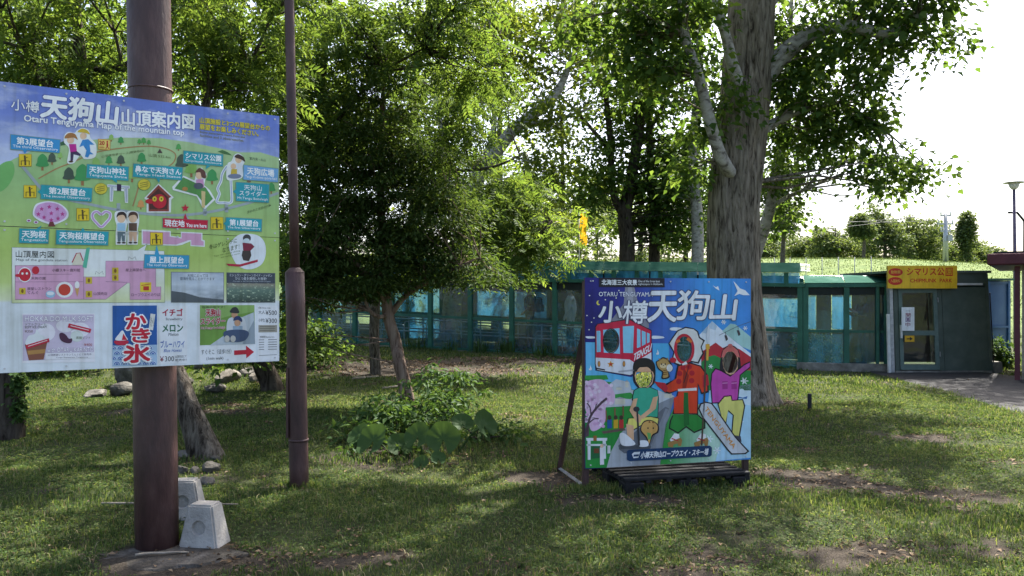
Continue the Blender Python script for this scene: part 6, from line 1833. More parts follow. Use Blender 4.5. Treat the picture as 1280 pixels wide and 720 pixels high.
# --- yew-like conifer with layered dark sprays
Y = 12.0
yb = gp((512 - 640) / 1000 * 11.9, 11.9)
yr = np.random.default_rng(31)
ylimbs = [
    ([px(487, 395, Y), px(505, 372, Y), px(535, 352, 11.8), px(575, 333, 11.6), px(600, 322, 11.5)], .05, .015),
    ([px(484, 385, Y), px(462, 345, 11.8), px(430, 320, 11.5), px(395, 305, 11.3)], .05, .015),
    ([px(486, 392, Y), px(474, 396, 11.8), px(462, 388, 11.7), px(456, 372, 11.65), px(462, 360, 11.6)], .035, .015),
    ([px(480, 330, Y), px(520, 290, 12.2), px(560, 260, 12.3)], .05, .015),
    ([px(478, 320, Y), px(450, 280, 12.2), px(420, 250, 12.2)], .05, .015),
]
ybl = []
for (x, y, w, h_, n) in ((480, 160, 60, 26, 24), (440, 195, 70, 26, 34), (510, 205, 65, 26, 30), (470, 240, 95, 30, 46), (560, 250, 50, 22, 22), (420, 270, 70, 30, 38), (520, 285, 80, 28, 40), (455, 310, 95, 30, 54), (560, 325, 55, 20, 26), (420, 345, 60, 26, 32), (510, 345, 70, 20, 28), (385, 375, 30, 16, 9), (395, 330, 40, 26, 18), (450, 362, 50, 12, 12), (385, 425, 25, 8, 4), (610, 345, 30, 12, 6), (480, 115, 40, 30, 14)):
    ybl.append(blob(x, y, 11.9, w * .012, 0.9, h_ * .012, n))
make_tree("yew_tree", "dark layered conifer with slim reddish leaning trunk before enclosure", "tree", yb,
          [yb - Vector((0, 0, .15)), px(506, 480, 11.9), px(500, 455, 11.9), px(494, 425, 12), px(485, 392, 12), px(480, 330, 12), px(476, 240, 12), px(478, 150, 12), px(480, 90, 12)], [.105, .095, .09, .09, .085, .07, .055, .035, .015],
          ylimbs, ybl, per=115, cr=.27, lsize=.085, flat=.30, droop=.22, aspect=.34, leaf=LEAF_Y, bark=BARK_YEW, seed=31, nseg=14, rough=.08, tilt=.35, twig_r=.012)

# --- left: pinnate-leaved trees
b = gp(-2.98, 7.95)
make_tree("rowan_tree", "grey leaning trunk behind map sign carrying feathery compound leaves", "tree", b,
          [b - Vector((0, 0, .15)), px(250, 545, 7.95), px(236, 510, 7.95), px(221, 470, 8.0), px(190, 400, 8.1), px(150, 280, 8.3), px(120, 170, 8.4), px(100, 60, 8.5), px(90, -120, 8.6)], [.155, .125, .11, .105, .10, .085, .07, .055, .02],
          [([px(120, 170, 8.4), px(60, 107, 8.2), px(30, 60, 8.1), px(0, 15, 8.0)], .04, .015), ([px(105, 90, 8.5), px(160, 80, 8.4), px(205, 20, 8.2), px(240, -40, 8.0)], .045, .015), ([px(150, 280, 8.3), px(240, 160, 8.5), px(262, 110, 8.5), px(285, 40, 8.6)], .045, .015), ([px(262, 120, 8.5), px(310, 80, 8.6), px(340, 20, 8.6)], .03, .01), ([px(95, 0, 8.5), px(60, -60, 8), px(0, -110, 7.6)], .04, .015), ([px(155, 90, 8.4), px(143, 40, 8.3), px(128, -10, 8.3)], .018, .01)],
          [blob(40, 40, 8.2, .8, .8, .45, 18), blob(110, 70, 8.6, .8, .8, .35, 15), blob(250, 60, 8.6, .6, .8, .55, 17), blob(300, 30, 8.5, .6, .8, .4, 15), blob(330, 110, 8.8, .35, .5, .5, 12), blob(150, -40, 8.0, 1.8, 1.5, .6, 30), blob(30, -90, 7.8, 1.4, 1.3, .6, 18), blob(300, -60, 8.2, 1.2, 1.2, .6, 20), blob(20, 90, 8.8, .5, .6, .2, 8)],
          per=13, cr=.30, lsize=.24, flat=.5, droop=.3, leaf=LEAF_B, bark=BARK, kind='pinnate', seed=41, nseg=28, rough=.14, flare=.3)
b = gp(-3.40, 12.6)
make_tree("rowan_tree", "slim dark trunk right of the thin pole with feathery leaves", "tree", b,
          [b - Vector((0, 0, .15)), px(378, 400, 12.6), px(388, 300, 12.5), px(397, 195, 12.4), px(405, 72, 12.3), px(415, -40, 12.2), px(420, -180, 12.1)], [.10, .085, .075, .065, .055, .045, .02],
          [([px(398, 200, 12.4), px(430, 140, 12), px(480, 90, 11.7), px(530, 60, 11.5)], .04, .015), ([px(402, 120, 12.4), px(370, 60, 12), px(340, 20, 11.8)], .04, .015), ([px(410, 0, 12.2), px(470, -40, 12), px(540, -60, 11.8)], .04, .015)],
          [blob(420, 40, 12.2, 1.1, 1.0, .8, 32), blob(500, 50, 11.8, .9, .9, .6, 26), blob(380, 110, 12.2, .7, .8, .6, 26), blob(390, 170, 12.6, .6, .8, .6, 20), blob(560, 20, 11.6, .9, .9, .6, 22), blob(440, -60, 12, 2.0, 1.6, .8, 16), ((-1.2, 15.4, 8.8), (2.2, 1.8, .6), 8), blob(440, 120, 12.6, .7, .8, .5, 22), blob(590, 90, 12.0, .6, .7, .4, 14), blob(372, 225, 12.0, .35, .4, .25, 8), blob(372, 290, 11.2, .25, .3, .2, 5)],
          per=12, cr=.36, lsize=.30, flat=.5, droop=.3, leaf=LEAF_B, bark=BARK_DARK, kind='pinnate', seed=42, nseg=12)
b = gp(-2.65, 15.6)
make_tree("rowan_tree", "feathery-leaved tree arching over the enclosure roof at centre", "tree", b,
          [b - Vector((0, 0, .15)), px(468, 400, 15.7), px(478, 330, 16), px(515, 280, 16.6), px(545, 235, 17), px(556, 180, 17.2), px(560, 100, 17)], [.10, .095, .09, .085, .075, .06, .02],
          [([px(530, 258, 16.8), px(575, 262, 16.8), px(610, 265, 16.8), px(650, 262, 16.2), px(690, 275, 15.8)], .05, .012), ([px(550, 215, 17.1), px(610, 210, 16.8), px(650, 195, 16.5)], .05, .012)],
          [blob(640, 275, 16.2, .75, .7, .35, 26), blob(670, 300, 15.8, .5, .5, .25, 16), blob(600, 300, 16.6, .6, .7, .4, 20), blob(625, 235, 16.6, .8, .8, .45, 26), blob(560, 180, 17.2, 1.0, 1.0, .8, 36), blob(600, 140, 17, .9, 1, .6, 24), blob(645, 330, 15.9, .3, .4, .25, 9), blob(540, 100, 17.2, 1.2, 1.1, .8, 22)],
          per=11, cr=.36, lsize=.32, flat=.45, droop=.35, leaf=LEAF_B, bark=BARK, kind='pinnate', seed=43, nseg=12)
b = gp(-5.75, 9.1)
ivt = make_tree("ivy_tree", "dark trunk at left border wrapped in climbing ivy", "tree", b,
          [b - Vector((0, 0, .15)), px(14, 520, 9.1), px(14, 465, 9.1), px(10, 380, 9.15), px(0, 200, 9.2), px(-20, 0, 9.3), px(-30, -250, 9.4)], [.16, .135, .13, .125, .11, .09, .04],
          [([px(-5, 160, 9.2), px(40, 60, 9.6), px(90, 0, 10)], .05, .015), ([px(-10, 80, 9.3), px(-90, 0, 9.0), px(-180, -60, 8.8)], .05, .015)],
          [blob(0, 20, 9.6, 1.0, 1.0, .6, 14), blob(90, 30, 10.2, .9, 1.0, .6, 12), blob(-90, -40, 9.0, 1.3, 1.3, .8, 36), blob(40, -130, 9.4, 2.0, 1.8, .9, 22)],
          per=36, cr=.30, lsize=.11, leaf=LEAF_A, bark=BARK_DARK, seed=44, nseg=16, rough=.12)
_r = np.random.default_rng(440)
_C = np.array([tuple(px(14 + 11 * math.cos(q) , yy, 9.1 - .16 * abs(math.sin(q))) - Vector(ivt.location)) for q, yy in zip(_r.uniform(-.9, .9, 46), _r.uniform(468, 530, 46))])
_V, _F = leaf_clumps(_C, _r, 12, .05, .055, .9, .3, .8)
tag(mesh_np("ivy", _V, _F, LEAF_S, ivt), kind="stuff")
b = gp(-4.05, 13.6)
make_tree("dark_tree", "dark leaning trunk between map sign and thin pole", "tree", b,
          [b - Vector((0, 0, .15)), px(338, 478, 13.6), px(326, 450, 13.6), px(305, 380, 13.7), px(290, 260, 13.8), px(285, 120, 13.9), px(280, -40, 14)], [.20, .17, .15, .13, .11, .08, .03],
          [([px(300, 330, 13.7), px(340, 260, 13.6), px(372, 200, 13.5)], .06, .02), ([px(288, 200, 13.8), px(230, 120, 13.6), px(180, 60, 13.4)], .06, .02)],
          [blob(360, 300, 13.6, .5, .7, .8, 20), blob(362, 400, 13.4, .25, .4, .4, 6), blob(350, 180, 13.6, .8, .9, .9, 36), blob(290, 60, 13.9, 1.6, 1.4, 1.0, 26), blob(200, 40, 13.6, 1.4, 1.3, .9, 18), blob(100, 60, 13.8, 1.6, 1.4, .9, 16), blob(270, -80, 13.6, 2.4, 2, 1, 12), blob(300, 440, 13.3, .6, .5, .12, 8)],
          per=44, cr=.38, lsize=.13, leaf=LEAF_A, bark=BARK_DARK, seed=45, nseg=14, rough=.12)

# --- backdrop of taller trees behind everything at left and centre
back = [(-16.5, 21, 11, LEAF_C, 51, "leafy tree at the far left behind the ivy trunk"), (-11.5, 19, 10, LEAF_C, 52, "sunlit tree showing over the left half of the map sign"),
        (-8.2, 22, 12, LEAF_C, 53, "tall leafy tree behind thick pole top"), (-6.2, 26, 12, LEAF_C, 54, "bright green tree behind the thin pole"),
        (-3.6, 28, 13, LEAF_C, 55, "bright backlit tree left of the leaning pale trunk"), (-0.6, 32, 12, LEAF_C, 56, "yellow-green backlit tree behind the leaning pale trunk"),
        (1.9, 34, 9, LEAF_H, 57, "hazy far tree seen under the centre canopy"), (-13, 28, 13, LEAF_A, 58, "tall dark tree far behind the map sign"), (7.6, 33, 8.5, LEAF_A, 59, "tree behind the pale birch beside thick trunk"), (3.6, 44, 6.5, LEAF_H, 60, "hazy green tree right of the yellow banner"), (7.2, 46, 6.5, LEAF_H, 91, "hazy green tree behind the slender dark trunk"), (0.4, 42, 6.5, LEAF_H, 92, "hazy green tree behind the broken trunk"), (10.6, 48, 6.0, LEAF_H, 93, "hazy green tree just left of thick trunk")]
for bx, by, h, lf, sd, lab in back:
    z0 = G(bx, by)
    rg = random.Random(sd)
    bl_ = []
    for k in range(9):
        t = rg.uniform(.16, 1.0)
        w = 2.6 * math.sin(min(1, t + .12) * math.pi * .82) + .5
        bl_.append(((bx + rg.uniform(-1, 1) * w * .6, by + rg.uniform(-1, 1) * w * .5, z0 + h * t), (w * .62, w * .62, h * .12), 8))
    tall_tree("leafy_tree", lab, bx, by, (rg.uniform(-.05, .05), 0), h, .2, bl_, sd, lf, BARK_DARK if sd % 2 else BARK, per=34, cr=.55, lsize=.22, group="trees behind the enclosure and signs")

# --- trees behind the camera's right shoulder are not seen; low brush behind the sign
def bush(name, label, cat, c, rad, n, per, cr, ls, leaf, seed, stems=7, group=None, aspect=.6, flat=.5, kind='broad'):
    rng = np.random.default_rng(seed)
    o = thing(name, label, cat, c, 0, group)
    C = clump_points((0, 0, rad[2] * .9), rad, n, rng, .1)
    C = C[C[:, 2] > .05]
    for i in range(stems):
        a = rng.uniform(0, 6.28); t = C[rng.integers(len(C))]
        V, F = tube_np([(rng.uniform(-.06, .06), rng.uniform(-.06, .06), -.05), (t[0] * .4, t[1] * .4, t[2] * .6), tuple(t)], [.012, .009, .004], 5)
        mesh_np("stem", V, F, BARK_DARK, o, True)
    V, F = leaf_clumps(C, rng, per, cr, ls, flat, .3, aspect, kind)
    l = mesh_np("foliage", V, F, leaf, o); l["kind"] = "stuff"
    return o
bush("leafy_bush", "dark bush at the foot of enclosure beside the thin pole", "bush", gp(-4.3, 16.5), (.9, .7, .55), 60, 40, .22, .10, LEAF_A, 61)
bush("leafy_bush", "leafy bush behind the map sign near the left border", "bush", gp(-9.0, 15.5), (1.6, 1.0, .9), 90, 40, .28, .12, LEAF_A, 62)
bush("leafy_bush", "tall bush filling the gap behind map sign", "bush", gp(-6.8, 17.6), (1.5, 1.0, 1.1), 90, 40, .28, .12, LEAF_A, 63)
bush("leafy_bush", "bush growing inside the enclosure behind the corner panes", "bush", gp(7.1, 18.9), (.6, .35, .42), 40, 36, .18, .09, LEAF_S, 64)
bush("leafy_bush", "green clump between the blue shed and gate house", "bush", gp(11.0, 18.2), (.45, .3, .35), 36, 36, .16, .09, LEAF_S, 65)
bush("leafy_bush", "pale bush on the meadow just behind the enclosure corner", "bush", gp(8.2, 24.0), (.9, .6, .75), 50, 36, .25, .12, LEAF_H, 66)
bush("leafy_bush", "low bush on the meadow behind the yellow park sign", "bush", gp(13.2, 30.0), (1.3, .8, .85), 50, 36, .3, .15, LEAF_H, 67)

# --- unseen tall tree added beyond the right border so its limbs shade the path
b = gp(15.4, 20.5)
make_tree("shade_tree", "tall tree beyond the right border shading the asphalt path", "tree", b,
          [b - Vector((0, 0, .2)), b + Vector((-.2, -.1, 4)), b + Vector((-.4, -.1, 8)), b + Vector((-.6, 0, 12))], [.32, .27, .2, .08],
          [([b + Vector((-.3, -.1, 6.8)), b + Vector((-1.6, -.4, 9.4)), b + Vector((-3.6, -.8, 10.6))], .13, .04), ([b + Vector((-.4, 0, 8)), b + Vector((-1.5, .8, 10.5)), b + Vector((-3.0, 1.5, 11.5))], .11, .04)],
          [((11.6, 19.6, 10.9), (1.5, 1.6, .7), 42), ((12.8, 21.6, 11.2), (1.5, 1.5, .8), 36), ((13.6, 19.4, 10.6), (1.3, 1.3, .7), 26), ((15, 20.6, 12), (1.8, 1.8, 1.0), 30)], per=46, cr=.42, lsize=.15, leaf=LEAF_A, bark=BARK, seed=95, nseg=12)

# --- far ridge
ridge = [(1079, 90, 5.8, 1.9, "round-topped tree standing alone on the meadow ridge", .42), (1045, 104, 3.4, 3.4, "low spreading tree left of the lone ridge tree", .1), (1105, 100, 4.4, 3.6, "bushy tree on the ridge behind the lone round-topped tree", .1),
         (1135, 104, 4.6, 4.0, "broad tree at the middle of the far ridge", .1), (1160, 108, 4.0, 3.8, "tree left of the pylon on the far ridge", .1), (1190, 112, 3.2, 4.0, "tree right of the pylon on the far ridge", .1), (1208, 100, 4.2, .9, "small pointed tree right of the pylon", .1),
         (1228, 115, 3.0, 3.4, "low tree near the maroon roof on the far ridge", .1), (1010, 110, 2.8, 4.0, "low far tree just right of thick trunk", .1), (978, 70, 4.6, 2.2, "pale tree on meadow touching the thick trunk's edge", .3), (1255, 118, 2.6, 3.2, "farthest right tree under the street lamp", .1), (745, 95, 4.5, 4.5, "hazy far tree beside the yellow banner", .1), (700, 100, 4.5, 4.5, "hazy far tree left of the yellow banner", .1)]
ridge += [(955 + 36 * k, 128 + 3 * (k % 3), 3.4 + .5 * (k % 2), 4.6, ['far wood edge tree %s' % q for q in ('behind the thick trunk', 'low over the meadow', 'left of the lone tree', 'behind the lone tree', 'right of the lone tree', 'left of the pylon', 'behind the pylon', 'right of the pylon', 'above the maroon roof')][k], .02) for k in range(9)]
for i, (x, Yd, h, w, lab, bare) in enumerate(ridge):
    if i: h, w = h * 1.65, w * 1.75
    bx = (x - 640) / 1000 * Yd
    z0 = G(bx, Yd)
    b = Vector((bx, Yd, z0))
    rg = random.Random(200 + i)
    bl_ = [((bx + rg.uniform(-.5, .5) * w * .7, Yd + rg.uniform(-.5, .5) * w * .5, z0 + h * (bare + (1 - bare) * rg.uniform(.25, .95))), (w * .32, w * .32, h * (1 - bare) * .26), 26) for k in range(8)]
    make_tree("ridge_tree", lab, "tree", b, [b - Vector((0, 0, .4)), b + Vector((.1, 0, h * .4)), b + Vector((-.1, 0, h * .7)), b + Vector((0, 0, h * .95))], [.22, .18, .12, .04], [], bl_, per=26, cr=.5, lsize=.34, leaf=LEAF_H, bark=BARK, seed=300 + i, nseg=8, group="trees along the far ridge", maxtwig=40, twig_r=.04)
# ------------------------------------------------------------------ people inside the enclosure
def person(label, loc, rz, joints, mats_fn, mats, group=None):
    """joints: dict name -> (pos, radius, parent); one continuous skinned body"""
    root = thing("person", label, "person", loc, rz, group)
    names = list(joints)
    me = bpy.data.meshes.new("body_cage")
    vs = [joints[n][0] for n in names]
    es = [(names.index(joints[n][2]), i) for i, n in enumerate(names) if joints[n][2]]
    me.from_pydata(vs, es, [])
    tmp = bpy.data.objects.new("body_cage", me); COL.objects.link(tmp)
    sk = tmp.modifiers.new("skin", 'SKIN'); sk.use_smooth_shade = True
    for i, n in enumerate(names):
        r = joints[n][1]
        me.skin_vertices[0].data[i].radius = r if isinstance(r, tuple) else (r, r)
        me.skin_vertices[0].data[i].use_root = (n == 'pelvis')
    sub = tmp.modifiers.new("sub", 'SUBSURF'); sub.levels = 2; sub.render_levels = 2
    dg = bpy.context.evaluated_depsgraph_get()
    ev = bpy.data.meshes.new_from_object(tmp.evaluated_get(dg))
    bpy.data.objects.remove(tmp)
    ev.name = "body"
    ev.materials.clear()
    for m in mats:
        ev.materials.append(m)
    for p in ev.polygons:
        p.material_index = mats_fn(p.center); p.use_smooth = True
    link(bpy.data.objects.new("body", ev), root)
    return root

SKIN = mat_rough("skin", (0.42, 0.26, 0.19), (0.50, 0.33, 0.25), scale=5, rough=0.55, bump=0)
HAIR = mat_rough("dark_hair", (0.012, 0.010, 0.009), (0.03, 0.024, 0.02), scale=20, rough=0.6, bump=0.3)
WSHIRT = mat_rough("white_shirt", (0.55, 0.56, 0.58), (0.72, 0.73, 0.74), scale=5, rough=0.85, bump=0.3, bscale=12)
DCLOTH = mat_rough("dark_cloth", (0.012, 0.014, 0.018), (0.03, 0.032, 0.038), scale=6, rough=0.9, bump=0.3, bscale=14)
GCLOTH = mat_rough("grey_blue_cloth", (0.05, 0.07, 0.09), (0.09, 0.12, 0.15), scale=6, rough=0.9, bump=0.3, bscale=14)

def body(arms):
    """standing, facing -x (left in the picture); arms = {side: (elbow, wrist, fingertip)}"""
    j = {'pelvis': ((0, 0, .92), (.15, .12), None), 'waist': ((0, 0, 1.05), (.15, .11), 'pelvis'), 'chest': ((-.01, 0, 1.28), (.18, .125), 'waist'), 'collar': ((0, 0, 1.42), (.11, .08), 'chest'),
         'neck': ((-.01, 0, 1.50), .055, 'collar'), 'jaw': ((-.03, 0, 1.575), (.07, .075), 'neck'), 'skull': ((-.015, 0, 1.66), (.088, .10), 'jaw'), 'crown': ((0, 0, 1.72), (.06, .07), 'skull')}
    for s, nm in ((-1, 'l'), (1, 'r')):
        j['hip' + nm] = ((0, .09 * s, .84), .10, 'pelvis'); j['knee' + nm] = ((-.02 + .03 * s, .10 * s, .47), .065, 'hip' + nm); j['ankle' + nm] = ((.02 + .05 * s, .10 * s, .09), .045, 'knee' + nm)
        j['toe' + nm] = ((-.14 + .05 * s, .11 * s, .035), .035, 'ankle' + nm)
        e, w, f = arms[nm]
        j['sho' + nm] = ((0, .17 * s, 1.38), .065, 'collar'); j['elb' + nm] = (e, .048, 'sho' + nm); j['wri' + nm] = (w, .034, 'elb' + nm); j['fin' + nm] = (f, .026, 'wri' + nm)
    return j
hang = {'l': ((.03, -.21, 1.12), (-.05, -.22, .88), (-.07, -.21, .78)), 'r': ((.03, .21, 1.12), (-.05, .22, .88), (-.07, .21, .78))}
lift = {'l': ((-.12, -.20, 1.16), (-.36, -.12, 1.30), (-.44, -.10, 1.36)), 'r': ((-.12, .20, 1.16), (-.36, .10, 1.28), (-.44, .08, 1.34))}
def dress(top, hem, sleeve, long_):
    def fn(c):
        if c.z > 1.64 + .25 * (-c.x - .02) or (c.z > 1.55 and c.x > .03): return 3
        if c.z > 1.475: return 2
        arm = abs(c.y) > .165 or c.x < -.22
        if c.z > hem and not arm: return 0
        if arm and c.z > .70: return 0 if (c.z > sleeve and c.x > -.25) or long_ else 2
        return 1
    return fn
def nose_and_ears(root):
    mb = MB(); mb.add([(-.125, 0, 1.60), (-.10, .014, 1.595), (-.10, -.014, 1.595), (-.10, 0, 1.645)], [(0, 1, 2), (0, 3, 1), (0, 2, 3), (1, 3, 2)]); mb.build("nose", SKIN, root)
wA = lambda s, d: WA(s, d, 0) + Vector((CORN[0], CORN[1], 0))
def station(xp, d):
    best = min(np.linspace(0, 16, 800), key=lambda s: abs((wA(s, d).x / wA(s, d).y) * 1000 + 640 - xp))
    return wA(best, d)
p = station(713, 1.3)
P1 = person("person in loose white shirt and dark trousers inside the enclosure", (p.x, p.y, G(p.x, p.y)), math.radians(-10), {**body({'l': ((-.03, -.22, 1.12), (-.13, -.22, .92), (-.15, -.21, .82)), 'r': ((.05, .22, 1.12), (.02, .23, .88), (.0, .22, .78))}), 'pelvis': ((0, 0, .92), (.19, .17), None), 'waist': ((0, 0, 1.05), (.18, .15), 'pelvis')}, dress(0, .80, 1.0, True), [WSHIRT, DCLOTH, SKIN, HAIR]); nose_and_ears(P1)
p = station(662, 1.5)
P2 = person("person in dark clothes wearing a black backpack inside the enclosure", (p.x, p.y, G(p.x, p.y)), math.radians(-8), body({'l': ((.0, -.22, 1.14), (-.16, -.20, .98), (-.22, -.18, .95)), 'r': hang['r']}), dress(0, .95, 1.18, False), [DCLOTH, GCLOTH, SKIN, HAIR]); nose_and_ears(P2)
bp_ = thing("backpack", "black backpack on the back of dark-clothed person in enclosure", "backpack", (p.x, p.y, G(p.x, p.y)), math.radians(-8))
mb = MB(); mb.box((.235, 0, 1.21), (.19, .30, .42), bev=.05); mb.build("bag", DCLOTH, bp_)
mb = MB(); mb.box((.345, 0, 1.12), (.06, .22, .2), bev=.02); mb.build("pocket", DCLOTH, bp_)
for s in (-1, 1):
    mb = MB(); mb.tube(catmull([(.15, .11 * s, 1.40), (.05, .12 * s, 1.47), (-.10, .12 * s, 1.40), (-.13, .12 * s, 1.22), (.0, .15 * s, 1.05), (.15, .13 * s, 1.03)], 4), .02, 6); mb.build("strap", DCLOTH, bp_)
q = WB(B_LEN * .80, 1.1, 0) + Vector((CORN[0], CORN[1], 0))
P3 = person("person in dark clothes raising both hands behind the corner panes", (q.x, q.y, G(q.x, q.y)), math.radians(5), body(lift), dress(0, .95, 1.2, False), [DCLOTH, GCLOTH, SKIN, HAIR]); nose_and_ears(P3)

# ------------------------------------------------------------------ concrete blocks, rocks, stick, stake
BLOCK = mat_rough("cast_concrete", (0.27, 0.255, 0.23), (0.39, 0.37, 0.335), scale=6, rough=0.9, bump=0.35, bscale=60, c3=(0.47, 0.45, 0.41), spec=0.15)
def block(label, x, y, rz):
    o = thing("concrete_block", label, "concrete block", (x, y, G(x, y) - .012), rz, "tapered concrete blocks")
    w0, w1, h, d0, d1 = .272, .168, .285, .20, .135
    bm = bmesh.new()
    lo = [bm.verts.new((sx * w0 / 2, sy * d0 / 2, 0)) for sx, sy in ((-1, -1), (1, -1), (1, 1), (-1, 1))]
    hi = [bm.verts.new((sx * w1 / 2, sy * d1 / 2, h)) for sx, sy in ((-1, -1), (1, -1), (1, 1), (-1, 1))]
    bm.faces.new(lo[::-1]); bm.faces.new(hi)
    for i in range(1, 4):
        j = (i + 1) % 4
        bm.faces.new((lo[i], lo[j], hi[j], hi[i]))
    # front face with a round recess
    cz, cr, n = .14, .048, 24
    yf = lambda z: -d0 / 2 + (d0 - d1) / 2 * z / h
    ring = [bm.verts.new((cr * math.cos(a), yf(cz + cr * math.sin(a)), cz + cr * math.sin(a))) for a in np.linspace(0, 2 * math.pi, n, endpoint=False)]
    rin = [bm.verts.new((cr * .86 * math.cos(a), yf(cz) + .022, cz + cr * .86 * math.sin(a))) for a in np.linspace(0, 2 * math.pi, n, endpoint=False)]
    bm.faces.new(rin)
    for i in range(n):
        j = (i + 1) % n
        bm.faces.new((ring[i], ring[j], rin[j], rin[i]))
    outer = [lo[0], lo[1], hi[1], hi[0]]
    tri = tessellate_polygon([[Vector((v.co.x, v.co.z, 0)) for v in outer], [Vector((v.co.x, v.co.z, 0)) for v in ring]])
    allv = outer + ring
    for t in tri:
        try: bm.faces.new([allv[k] for k in t])
        except ValueError: pass
    bmesh.ops.recalc_face_normals(bm, faces=bm.faces)
    edges = [e for e in bm.edges if e.verts[0] in lo + hi and e.verts[1] in lo + hi]
    bmesh.ops.bevel(bm, geom=edges, offset=.012, segments=2, affect='EDGES')
    me = bpy.data.meshes.new("block"); bm.to_mesh(me); bm.free(); me.materials.append(BLOCK)
    link(bpy.data.objects.new("block", me), o)
    return o
block("front tapered concrete block with round recess beside thick pole", (254 - 640) / 1000 * 5.24, 5.27, math.radians(-8))
block("rear tapered concrete block half hidden behind thick pole", (234 - 640) / 1000 * 5.85, 5.82, math.radians(6))

ROCK = mat_rough("field_stone", (0.045, 0.042, 0.036), (0.11, 0.103, 0.09), scale=6, rough=0.95, bump=0.7, bscale=30, c3=(0.20, 0.19, 0.17), spec=0.1)
ROCK_L = mat_rough("pale_stone", (0.075, 0.068, 0.056), (0.15, 0.137, 0.118), scale=6, rough=0.95, bump=0.6, bscale=30, c3=(0.21, 0.195, 0.17), spec=0.1)
def rock(name, label, x, y, s, seed, mat, group, sink=.25):
    rng = np.random.default_rng(seed)
    bm = bmesh.new(); bmesh.ops.create_icosphere(bm, subdivisions=3, radius=1)
    offs = rng.uniform(-9, 9, 3)
    pl_ = unit(rng.normal(0, 1, (7, 3)))
    for v in bm.verts:
        d = np.array(v.co)
        r = 1.0
        for k in pl_:
            c = d @ k
            if c > .62: r = min(r, .62 / c * 1.1)
        r += .12 * (float(vnoise(d[0] * 2.2 + offs[0], d[1] * 2.2 + d[2] * 1.7 + offs[1], seed)) - .5)
        v.co = Vector((d[0] * r * s[0], d[1] * r * s[1], d[2] * r * s[2]))
    me = bpy.data.meshes.new(name); bm.to_mesh(me); bm.free(); me.materials.append(mat)
    o = link(bpy.data.objects.new(name, me)); o.location = (x, y, G(x, y) + s[2] * (1 - sink) - s[2] * .15); o.rotation_euler = (0, 0, rng.uniform(0, 6.28))
    return tag(o, label, "rock", group)
rg = random.Random(5)
pile = [(250, 470, .32, .32, .50), (170, 487, .38, .28, .34), (152, 495, .22, .18, .14), (205, 490, .18, .15, .12), (285, 484, .30, .2, .14), (310, 478, .26, .2, .12), (230, 488, .18, .16, .13), (268, 492, .22, .16, .09), (325, 484, .2, .16, .12), (120, 497, .25, .18, .10)]
plab = ["upright boulder in the rock pile under map sign", "broad grey rock left of thick pole", "low rock at the left of the rock pile", "small rock just left of thick pole", "long flat rock in the pile", "flat rock at the back right of pile", "small rock beside the upright boulder", "flat pale slab in front of the pile", "rock beside the dark leaning trunk", "leftmost low rock of the pile"]
for i, ((x, y, a, b, c), lab) in enumerate(zip(pile, plab)):
    Yd = 1600.0 / (y - 372); rock("rock", lab, (x - 640) / 1000 * Yd, Yd, (a, b, c), 70 + i, ROCK if i % 4 else ROCK_L, "rocks piled behind map sign")
for i, (x, y, s) in enumerate(((232, 575, .07), (252, 572, .06), (264, 588, .08), (243, 590, .05), (270, 578, .05), (226, 590, .06), (258, 602, .07), (240, 565, .05))):
    Yd = 1600.0 / (y - 372); rock("small_stone", "small loose stone behind the concrete blocks, " + ["leftmost at the back", "beside the leaning trunk's foot", "front right one", "front middle one", "rightmost at the back", "half hidden by thick pole", "nearest to the rear block", "farthest back"][i], (x - 640) / 1000 * Yd, Yd, (s * 1.3, s, s * .8), 90 + i, ROCK_L if i % 3 == 0 else ROCK, "loose stones behind the concrete blocks")
for i, (x, y, s) in enumerate(((815, 577, .03), (740, 500, .035), (1105, 575, .03))):
    pass
WOOD = mat_rough("dry_wood", (0.20, 0.17, 0.13), (0.34, 0.30, 0.24), scale=10, rough=0.9, bump=0.4, stretch=(1, 1, 1))
def stick(label, p0, p1, r, seed):
    rng = np.random.default_rng(seed)
    a = Vector((p0[0], p0[1], G(*p0) + r * 1.4 + .012)); b = Vector((p1[0], p1[1], G(*p1) + r * 1.4 + .012))
    pts = [a.lerp(b, t) + Vector((rng.normal(0, .006), rng.normal(0, .006), abs(rng.normal(0, .004)))) for t in np.linspace(0, 1, 7)]
    m = MB(); m.tube([q - a for q in pts], [r, r * 1.1, r, r * .95, r * .9, r * .8, r * .6], 7); o = m.build("stick", WOOD); o.location = a
    return tag(o, label, "stick")
stick("long pale stick lying behind the thick pole", ((128 - 640) / 1000 * 6.05, 6.03), ((296 - 640) / 1000 * 6.05, 6.1), .008, 1)
stick("pale dead branch on bare soil near the conifer's foot", (-2.9, 14.6), (-2.5, 15.0), .02, 2)
stick("short stick on the pad before the thick pole", (-2.35, 4.98), (-2.05, 5.06), .008, 3)
stick("thin twig on the soil left of the conifer's trunk", (-2.2, 13.6), (-1.8, 13.9), .016, 4)
sx_, sy_ = (1012 - 640) / 1000 * 11.0, 11.0
mb = MB(); mb.box((0, 0, .085), (.045, .045, .27), bev=.004); st = mb.build("ground_stake", DCLOTH); st.location = (sx_, sy_, G(sx_, sy_)); tag(st, "short black stake in grass right of the thick trunk", "stake")

